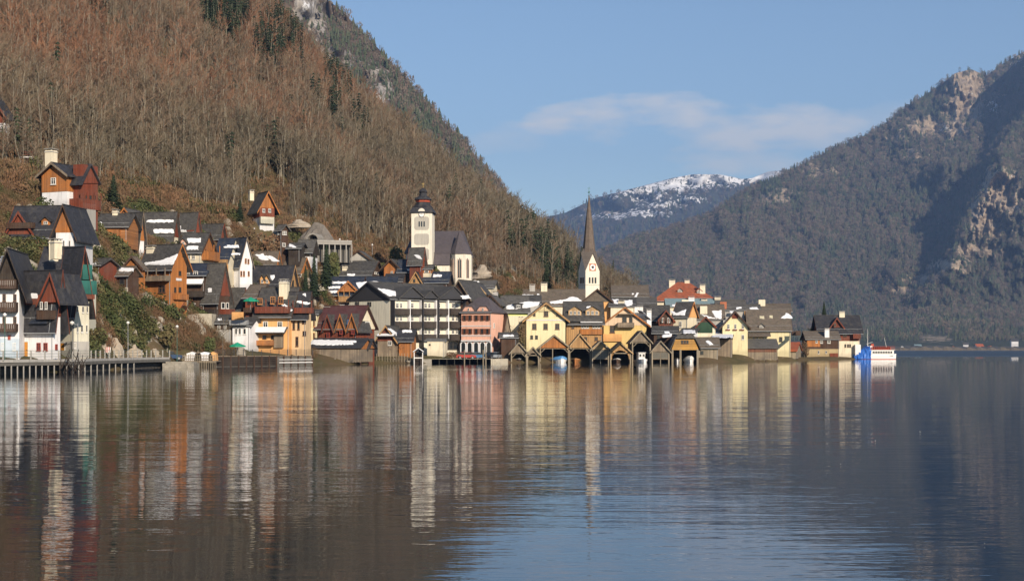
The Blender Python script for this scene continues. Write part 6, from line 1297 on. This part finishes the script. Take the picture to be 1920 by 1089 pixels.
    def car(label, px, Y, col, yaw, L=4.1, z=.92):
        r = empty('parked_car', ((px - 960) / F * Y, Y, z), R(yaw), label, 'car', 'cars parked along the shore'); m = newmat('car_paint')[0]; bs = m.node_tree.nodes['Principled BSDF']; bs.inputs['Base Color'].default_value = (*col, 1); bs.inputs['Roughness'].default_value = .3
        h = L / 2; b = MB(); b.prism([(-h, .3), (h, .3), (h, .68), (h * .9, .82), (h * .45, .9), (-h * .85, .92), (-h, .7)], 'y', -.82, .82); b.build('body', m, r)
        b = MB(); b.prism([(-h * .82, .9), (h * .42, .9), (h * .12, 1.4), (-h * .6, 1.42)], 'y', -.7, .7); b.build('cabin_glass', GLASS, r)
        b = MB(); b.prism([(-h * .62, 1.4), (h * .14, 1.38), (h * .08, 1.46), (-h * .56, 1.48)], 'y', -.68, .68); b.build('roof_panel', m, r)
        for sx_ in (-.62, .62):
            for sy in (-.8, .8):
                b = MB(); b.prism([(sx_ * h + .31 * math.cos(6.283 * i / 12), .31 + .31 * math.sin(6.283 * i / 12)) for i in range(12)], 'y', sy - .1, sy + .1); wo_ = b.build('wheel', DARKM, r)
                b = MB(); b.prism([(sx_ * h + .18 * math.cos(6.283 * i / 8), .31 + .18 * math.sin(6.283 * i / 8)) for i in range(8)], 'y', sy + (.1 if sy > 0 else -.12), sy + (.12 if sy > 0 else -.1)); b.build('rim', GREYM, wo_)
        for sy in (-.6, .6): b = MB(); b.box(h - .02, sy - .18, .58, h + .02, sy + .18, .72); b.build('headlight', WHITE, r)
    car('dark blue car parked behind the railing at the end of the lakeside walkway', 322, 241, (.02, .05, .12), 10, z=1.2); car('bright red car parked below the arcade of the pink inn', 874, 309, (.35, .03, .02), 4, 4.4); car('blue car parked right of the red one', 897, 311, (.03, .12, .25), 8); car('black car parked beside the leftmost boathouse', 919, 312, (.015, .015, .02), 70); car('silver car parked beside the leftmost boathouse', 930, 313.5, (.3, .32, .34), 75); car('dark red car half hidden behind the bright red car', 885, 315, (.2, .03, .02), 5)
    # lamps
    lamp('tall curved street lamp before the cream tower house', 146, 676, 605, 192, 1, s=1.3); lamp('thin lamp post by the rocks left of the ivy', 240, 670, 605, 216, 1); lamp('green lamp post beside the fenced landing stage', 332, 672, 612, 236, 1, flat('green_rail', (.06, .14, .11)))
    lamp('thin green mast lamp before the pale blue ground floor', 9, 676, 590, 177, 1, flat('green_rail', (.06, .14, .11)))
    for i, (px, t, b_) in enumerate(((590, 441, 452), (606, 443, 455), (622, 447, 457), (637, 449, 460), (652, 452, 464), (698, 459, 470))): lamp('small white lamp on the mountain road, ' + ['nearest the tunnel mouth', 'second from the tunnel mouth', 'third from the tunnel mouth', 'fourth from the tunnel mouth', 'fifth from the tunnel mouth', 'set apart towards the church'][i], px, b_, t, 352 + i * 3, group='lamps along the mountain road')
    # traffic sign
    p = at(203, 663, 210); r = empty('warning_board', p, 0, 'red and white striped board at the foot of the rocks', 'sign'); b = MB(); b.tube((0, 0, -.6), (0, 0, .3), .04, .04, 5); b.build('post', GREYM, r)
    for i in range(6): b = MB(); b.box(-.36 + i * .12, -.03, .2, -.24 + i * .12, .02, 1.0); b.build('stripe', (flat('red_trim', (.4, .06, .03)), WHITE)[i % 2], r)
    # tunnel and gallery road
    Y = 350; s = Y / F; r = empty('tunnel_portal', at(586, 452, Y), R(-12), 'grey concrete tunnel portal with dark round mouth on the hillside road', 'tunnel')
    n = 12; b = MB(); Ri, Ro = 10 * s, 13 * s; zc = .3
    for i in range(n):
        a0, a1 = math.pi * i / n, math.pi * (i + 1) / n; b.prism([(k * math.cos(a), zc + k * math.sin(a)) for k, a in ((Ri, a0), (Ro, a0), (Ro, a1), (Ri, a1))], 'y', 0, 4)
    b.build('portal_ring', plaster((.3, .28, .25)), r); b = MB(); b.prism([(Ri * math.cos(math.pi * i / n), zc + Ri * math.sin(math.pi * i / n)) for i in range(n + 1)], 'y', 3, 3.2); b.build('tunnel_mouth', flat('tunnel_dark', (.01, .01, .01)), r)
    b = MB(); r2 = random.Random(9); G = [[(x * s, 2.6 + (1 - hh) * 0 + 3.2 * t + r2.uniform(-.35, .35), (-1.5 + (hh + 1.5) * t) + r2.uniform(-.25, .25)) for x, hh in ((-44, .6), (-36, 2.4), (-28, 3.2), (-20, 4.2), (-12, 5.0), (-4, 5.2), (6, 4.6), (14, 3.4), (24, 1.4), (32, -.6))] for t in (0, .2, .4, .6, .8, 1)]
    for j in range(5):
        for k in range(9): b.face([G[j][k], G[j][k + 1], G[j + 1][k + 1], G[j + 1][k]])
    b.build('rock_face', stone((.19, .17, .15), .9), r)
    r = empty('road_gallery', at(575, 456, 345), R(14), 'pale concrete road gallery with parapet and slender pillars leading from the tunnel', 'gallery'); L = 85 * 345 / F
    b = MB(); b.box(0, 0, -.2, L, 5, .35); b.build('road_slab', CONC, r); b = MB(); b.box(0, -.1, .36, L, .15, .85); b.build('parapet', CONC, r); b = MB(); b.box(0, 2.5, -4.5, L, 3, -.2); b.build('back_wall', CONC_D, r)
    for i in range(9): b = MB(); b.box(L * i / 8 - .12, .1, -4.5, L * i / 8 + .12, .35, -.2); b.build('pillar', CONC, r)
    # retaining walls / steps on the hillside
    for lab, px, py, Y, w_, h_, d_, m in (('pale stone retaining wall under the grey timber house', 378, 636, 262, 38, 48, 4, ST_L), ('small cream garden wall on the slope below the honey chalet', 290, 636, 244, 15, 30, 1.5, P_GREY), ('stone block wall below the plank shed', 217, 556, 246, 17, 26, 2, ST_L), ('light stone footing on the slope under the white house', 335, 572, 262, 22, 18, 3, ST_L)):
        p = at(px, py, Y); s = Y / F; b = MB(); b.box(-w_ / 2 * s, 0, -2, w_ / 2 * s, d_, h_ * s); q = b.build('retaining_wall', m); q.location = p; tag(q, lab, 'wall')
    r = empty('outdoor_stair', at(337, 588, 256), 0, 'brown timber stair climbing under the honey-coloured chalet', 'stair'); s = 256 / F
    for q in (0, .9): b = MB(); b.tube((-1.2 + q, q, -.8), (1.0 + q, q, 2.2), .09, .09, 4); b.build('stringer', W_RED, r)
    for i in range(9): b = MB(); x = -1.0 + i * .24; z = -.6 + i * .33; b.box(x, 0, z, x + .9, .9, z + .06); b.build('tread', W_BR, r)
    p = at(52, 297, 270); r = empty('wooden_deck', p, 0, 'small railed wooden deck on white supports on the upper left slope', 'deck'); b = MB(); b.box(-1.3, -1, 0, 1.3, 1.2, .2); b.build('deck', WHITE, r)
    for x in (-1.2, 1.2): b = MB(); b.box(x - .1, -.9, -1.8, x + .1, -.7, 0); b.build('support', WHITE, r)
    for z in (.5, .8, 1.1): b = MB(); b.box(-1.3, -1.0, z, 1.3, -.94, z + .08); b.build('rail', W_RED, r)
    # unidentified white specks on the lake, modelled as tiny gull shapes
    for i, (px, py) in enumerate(((1725, 811), (1641, 828), (1576, 932 - 60), (1846, 1022))):
        Y = CZ / (py - HY) * F; r = empty('feather', ((px - 960) / F * Y, Y, .03), rnd.random() * 6, ['white feather floating alone, farthest right of the middle ones', 'white feather floating in the open grey water below the ship', 'tiny white feather among the ripples between blue and grey water', 'white feather floating near the bottom right corner'][i], 'feather'); r.scale = (Y / 300,) * 3
        b = MB(); b.lathe([(0, -.16), (.05, -.12), (.07, 0), (.05, .1), (.015, .17), (0, .18)], 8); me = b.mesh('body', WHITE); q = link('body', me, r, (0, 0, .04), (R(90), 0, 0))
        b = MB(); b.lathe([(0, .06), (.032, .09), (.035, .12), (0, .15)], 8, (0, -.13)); b.build('head', WHITE, r)
def far_shore():
    # cottages across the lake
    i = 0
    labs = [('white cottage with dark roof left of the meadow across the lake', 1692, 9, P_WHITE, RF_DG), ('low red-brown boathouse at the far shore', 1704, 8, W_RED, RF_GR), ('cottage with blue-grey roof below the ochre meadow', 1722, 12, P_CREAM, RF_TEAL), ('brown barn at the water right of the meadow', 1788, 9, W_OR, RF_BN),
            ('white house with grey roof left of the orange-roofed farm', 1811, 10, P_WHITE, RF_GR), ('orange-red roofed farmhouse on the far shore', 1838, 13, P_WHITE, RF_RUST), ('small orange cottage right of the farmhouse', 1858, 9, P_OR, RF_RUST), ('white gabled villa at the right on the far shore', 1903, 13, P_WHITE, RF_DG)]
    for lab, px, w_, m, rf in labs:
        Y = 2640 + (i * 37) % 60; s = Y / F; py = 655 if px != 1766 else 633
        if px in (1903,): py = 645
        if px in (1811,): py = 650
        hh = w_ * .42; House_ = House('cottage', lab, px - w_ / 2, px + w_ / 2, Y if py > 640 else 2800, py, py - hh * 1.1, py - hh * 1.1 - w_ * .32, (i * 31) % 40 - 20, 'y' if i % 3 == 0 else 'x', 9, 'cottage', over=1, og=1, fd=6, group='cottages on the far shore')
        House_.walls(m).roof(rf, gutter=False); i += 1
        CTRL[:] = [c for c in CTRL if c[1] < 2000]
    b = MB(); n = 60
    P = [(1640 + 290 * k / n) for k in range(n + 1)]; top = [at(px, 652 + 1.5 * math.sin(px * .3) - (1.5 if 1720 < px < 1790 else 0), 2560) for px in P]
    for k in range(n):
        a, c = top[k], top[k + 1]; b.face([(a.x, 2545, -1), (c.x, 2545, -1), (c.x, 2560, c.z), (a.x, 2560, a.z)]); b.face([(a.x, 2560, a.z), (c.x, 2560, c.z), (c.x * 1.02, 2670, c.z + 2), (a.x * 1.02, 2670, a.z + 2)])
    tag(b.build('reed_shore', flat('dry_reeds', (.15, .12, .08), .9)), kind='structure')
# ------------------------------------------------------------------ single trees, bushes, rocks
def shrub(label, px, py, Y, w_, h_, m, name='bush', n=260, cat='bush', group=None, stem=True, leaf=.11):
    """w_, h_ in photo pixels; foot at (px, py)"""
    r = random.Random(int(px * 7 + py)); s = Y / F; W, H = w_ * s / 2, h_ * s; z = float(ground([(px - 960) / F * Y], [Y])[0]); p = Vector(((px - 960) / F * Y, Y, 0)); p.z = min(z, at(px, py, Y).z + .5) if z > 0 else at(px, py, Y).z
    H = max(H, at(px, py - h_, Y).z - p.z); e = empty(name, p, 0, label, cat, group); c = MB()
    lob = [(r.uniform(-.5, .5) * W, r.uniform(-.5, .5) * W, r.uniform(.35, .75) * H, r.uniform(.45, .7)) for _ in range(5)]
    for k in range(n):
        l = r.choice(lob); a = r.random() * 6.283; t = r.uniform(-1, 1); q = math.sqrt(1 - t * t) * l[3] * r.uniform(.6, 1.05)
        c0 = Vector((l[0] + q * W * math.cos(a), l[1] + q * W * math.sin(a), max(.05, l[2] + t * l[3] * H * .55))); z_ = leaf * r.uniform(.8, 2.4) * max(1, H / 3)
        u = Vector((r.uniform(-1, 1), r.uniform(-1, 1), r.uniform(-1, 1))).normalized(); v = u.orthogonal().normalized()
        c.face([c0 - u * z_, c0 + v * z_ * .7, c0 + u * z_, c0 - v * z_ * .7])
    c.build('foliage', m, e); t = MB()
    for k in range(3): t.tube((r.uniform(-.1, .1) * W, 0, -.4), (r.uniform(-.4, .4) * W, r.uniform(-.3, .3) * W, H * .7), .07, .03, 5)
    t.build('stem', M_BARK, e)
def undergrowth():
    rs = np.random.RandomState(3); n = 60000; px = rs.uniform(-120, 1000, n); ya = interp(px, YSH) + 3; yb = interp(px, YBK) + 10; Y = ya + (yb - ya) * rs.random(n); X = (px - 960) / F * Y; z = ground(X, Y)
    gr = np.hypot(ground(X + .7, Y) - z, ground(X, Y + .7) - z) / .7; ok = (z > 1.3) & (rs.random(n) < np.sqrt(1 + gr * gr) * .36); ok &= ~((px > 600) & (z < 3.2))
    for I, x0, x1, d in FOOT:
        m = np.array(I); lx = m[0, 0] * X + m[0, 1] * Y + m[0, 3]; ly = m[1, 0] * X + m[1, 1] * Y + m[1, 3]
        ok &= ~((lx > x0 - 1.4) & (lx < x1 + 1.4) & (ly > -2.2) & (ly < d + 1))
    py = HY - (z - CZ) / Y * F; g = fbm(X / 7, Y / 7, 3, 77); green = (g + .12 * ((px > 175) & (px < 350) & (py > 545)) > .62)
    s = .5 + 1.5 * rs.random(n) ** 2; s = np.where(green, s * 1.3, s); r = random.Random(8)
    me = []
    for k, m in enumerate((M_BRUSH, M_BRUSH, M_IVY)):
        b = MB()
        for j in range(150):
            a = r.random() * 6.283; q = .5 * r.random() ** .5; c0 = Vector((q * math.cos(a), q * math.sin(a), r.random() * .9 * (1 - q))); L = r.uniform(.06, .13)
            if k < 2: d = Vector((r.uniform(-.6, .6), r.uniform(-.6, .6), 1)) * L * 2.2; w_ = Vector((r.uniform(-1, 1), r.uniform(-1, 1), 0)) * .022; b.face([c0 - w_, c0 + w_, c0 + d])
            else: u = Vector((r.uniform(-1, 1), r.uniform(-1, 1), r.uniform(-1, 1))).normalized(); v = u.orthogonal().normalized(); b.face([c0 - u * L * .7, c0 + v * L * .5, c0 + u * L * .7, c0 - v * L * .5])
        me.append(srcobj(b.mesh('undergrowth', m)))
    idx = np.where(green, 2, rs.randint(0, 2, n)); b = MB()
    for j in range(5): a0 = j * 1.257; a1 = a0 + 1.257; q0 = .5 + .12 * (j % 2); b.face([(q0 * math.cos(a0), q0 * math.sin(a0), -.2), (.55 * math.cos(a1), .55 * math.sin(a1), -.2), (.3 * math.cos(a1), .34 * math.sin(a1), .4), (.33 * math.cos(a0), .28 * math.sin(a0), .42)]); b.face([(.3 * math.cos(a1), .34 * math.sin(a1), .4), (.05, .02, .55), (.33 * math.cos(a0), .28 * math.sin(a0), .42)])
    me.append(srcobj(b.mesh('undergrowth_stone', stone((.36, .32, .26), 2)))); idx = np.where(rs.random(n) < .06, 3, idx); scatter('undergrowth', np.stack([X, Y, z - .1], 1)[ok], np.stack([s * 1.4, s * 1.4, s * 1.2], 1)[ok], idx[ok], me, rs, .2)
def greens():
    r = random.Random(5)
    for lab, px, py, Y, w_, h_ in (('dark ivy-clad conifer column standing left of the lone chalet', 450, 436, 322, 26, 64), ('tall spruce between the white chimney roofs and the road, left of a pair', 589, 558, 306, 22, 84), ('tallest spruce of the pair beside the grey roofed houses', 612, 540, 310, 26, 84), ('young spruce at the left of the spruce pair', 573, 562, 304, 16, 66), ('single dark spruce on the crest above the brown roofs', 1025, 540, 385, 24, 46),
                                  ('slim spruce behind the orange chalet', 213, 400, 285, 34, 75), ('small spruce above the blue-roofed villa corner', 1545, 600, 470, 12, 36)):
        p = at(px, py, Y); H = h_ * Y / F; t, c = conifer_full(r, dens=1.3, width=.5 * w_ / h_); e = empty('spruce', p, r.random() * 6, lab, 'tree'); e.scale = (H, H, H); t.build('trunk', M_BARK, e); c.build('crown', M_CON, e)
        CTRL.append((p.x, p.y, p.z)) if False else None
    sh = [('dark green bush on the slope right of the cream tower house', 195, 590, 226, 46, 44), ('ivy bush hanging above the rocks, middle of the green slope', 235, 585, 238, 52, 36), ('wide dark bush below the plank shed', 278, 590, 246, 48, 34), ('green bush under the stairs of the honey chalet', 318, 605, 250, 34, 36), ('dark ivy mass beside the curved white post', 205, 628, 222, 36, 46), ('rounded dark ivy bush right of the cream garden wall', 313, 652, 240, 38, 46), ('low dark bush at the left of the bare lakeside tree', 393, 664, 252, 24, 34),
          ('green bush below the orange balcony shed', 186, 458, 256, 40, 34), ('green garden bush in front of the hillside church aisle', 817, 508, 348, 14, 12), ('green bush beside the gallery pillars', 628, 490, 345, 24, 18), ('ivy covering the slope under the brown-roofed cottage', 556, 532, 322, 16, 28), ('dark shrub at the church foot beside the tower', 742, 486, 372, 26, 22), ('olive bush behind the outbuilding on the point', 1528, 632, 440, 18, 20), ('green shrub on the upper left slope above the white wall', 30, 330, 262, 30, 22), ('dark bush beside the wooden deck', 60, 318, 268, 34, 22), ('olive scrub right of the rocks by the walkway', 268, 662, 232, 30, 20), ('scrubby green bush at the top of the stone wall', 344, 640, 252, 26, 18), ('moss green bush left of the retaining wall', 370, 662, 250, 20, 18)]
    for lab, px, py, Y, w_, h_ in sh: shrub(lab, px, py, Y, w_, h_, M_IVY, n=420)
    br = [('reddish winter brush above the green ivy slope', 300, 598, 252, 46, 30), ('brown scrub left of the narrow white house', 205, 500, 248, 46, 40), ('brown brush under the lone chalet', 500, 480, 318, 60, 44), ('brown scrub below the red-brown hillside house', 178, 520, 240, 34, 40), ('grey-brown scrub beside the tunnel houses', 470, 470, 312, 40, 50), ('brown bushes at the foot of the maroon-roofed house', 672, 652, 298, 50, 30), ('reddish hedge behind the picket fence', 740, 668, 308, 60, 22), ('tan ball-shaped shrub beside the snow-roofed green-yellow house', 977, 628, 326, 18, 26), ('reddish hedge in front of the hotel garage', 850, 672, 309, 26, 12), ('bare brown brush in front of the timber outbuilding', 1508, 668, 404, 18, 26), ('brown scrub between rock and ivy above the walkway', 225, 655, 222, 40, 24), ('dry brush on the slope at the far left', 40, 400, 248, 60, 50), ('brown thicket above the honey-coloured chalet', 200, 420, 280, 40, 40), ('rusty brush between the orange chalet and the low shed', 180, 400, 272, 40, 34)]
    for lab, px, py, Y, w_, h_ in br: shrub(lab, px, py, Y, w_, h_, M_BRUSH, 'shrub', 520, 'shrub', leaf=.07)
    for lab, px, py, Y, H, w_ in (('bare brown tree with a fine round crown at the water beside the terrace', 418, 664, 252, 72, 1.0), ('bare shrub tree in front of the maroon-roofed house', 690, 655, 296, 40, 1.2), ('small leafless tree left of the green-yellow house', 958, 640, 328, 30, 1.2), ('slender bare tree before the honey-coloured chalet', 265, 612, 244, 66, .6), ('leafless tree left of the point villa', 1520, 650, 425, 36, 1.2), ('thin bare tree by the low shed', 228, 470, 262, 50, .7), ('bare tree between orange chalet and narrow white house', 190, 440, 270, 70, .8)):
        t, c = bare_tree(r, .75 * w_, 15, .8); p = at(px, py, Y); s = H * Y / F; e = empty('bare_tree', p, r.random() * 6, lab, 'tree'); e.scale = (s, s, s); t.build('trunk', M_BARK, e); c.build('crown', M_TWIG, e)
    # rocks
    RK = stone((.4, .34, .27), .6)
    for i, (lab, px, py, Y, w_, h_) in enumerate((('tall cream boulder face behind the walkway railing', 216, 666, 219, 40, 38), ('sloping grey rock slab left of the cream boulders', 192, 668, 213, 30, 34), ('yellowish rock under the snow-dusted beam', 250, 666, 226, 36, 26), ('low rock below the cream garden wall', 290, 664, 236, 24, 16), ('white rock outcrop left of the orange chalet', 38, 372, 250, 22, 24), ('pale outcrop above the tunnel portal', 560, 424, 358, 40, 16), ('grey rock shoulder beside the church nave', 905, 520, 410, 40, 26))):
        b = MB(); r2 = random.Random(i * 5 + 1); s = Y / F; W, H = w_ / 2 * s, h_ * s; n = 9; m = 6; T = []
        for j in range(m + 1):
            t = j / m; rad = math.cos(t * 1.4) ** .8; T.append([(W * rad * r2.uniform(.6, 1.25) * math.cos(6.283 * k / n), W * .8 * rad * r2.uniform(.75, 1.15) * math.sin(6.283 * k / n), H * (t * 1.0) * r2.uniform(.9, 1.05) - .5) for k in range(n)])
        for j in range(m):
            for k in range(n): k2 = (k + 1) % n; b.face([T[j][k], T[j][k2], T[j + 1][k2], T[j + 1][k]])
        b.face(T[-1]); q = b.build('rock', RK); q.location = at(px, py, Y); tag(q, lab, 'rock')
def haze():
    b = MB(); b.box(-6500, -700, -8, 8500, 13500, 1900); m = bpy.data.materials.new('haze'); m.use_nodes = True; nt = m.node_tree; nt.nodes.clear(); o = nt.nodes.new('ShaderNodeOutputMaterial'); v = nt.nodes.new('ShaderNodeVolumePrincipled')
    v.inputs['Color'].default_value = (.36, .56, 1, 1); v.inputs['Density'].default_value = HAZE; v.inputs['Anisotropy'].default_value = .1; nt.links.new(v.outputs[0], o.inputs['Volume'])
    q = b.build('haze', m); tag(q, kind='stuff')
HAZE = .000066
# ------------------------------------------------------------------ build
import time
T0 = time.time()
make_water(); build_far(); print('far', time.time() - T0)
village_left(); village_mid(); churches()
make_land(); print('land', time.time() - T0)
plant_slope(); print('slope', time.time() - T0)
boathouses(); ship(); waterfront(); far_shore(); greens(); undergrowth(); haze()
print('all', time.time() - T0, len(bpy.data.objects))
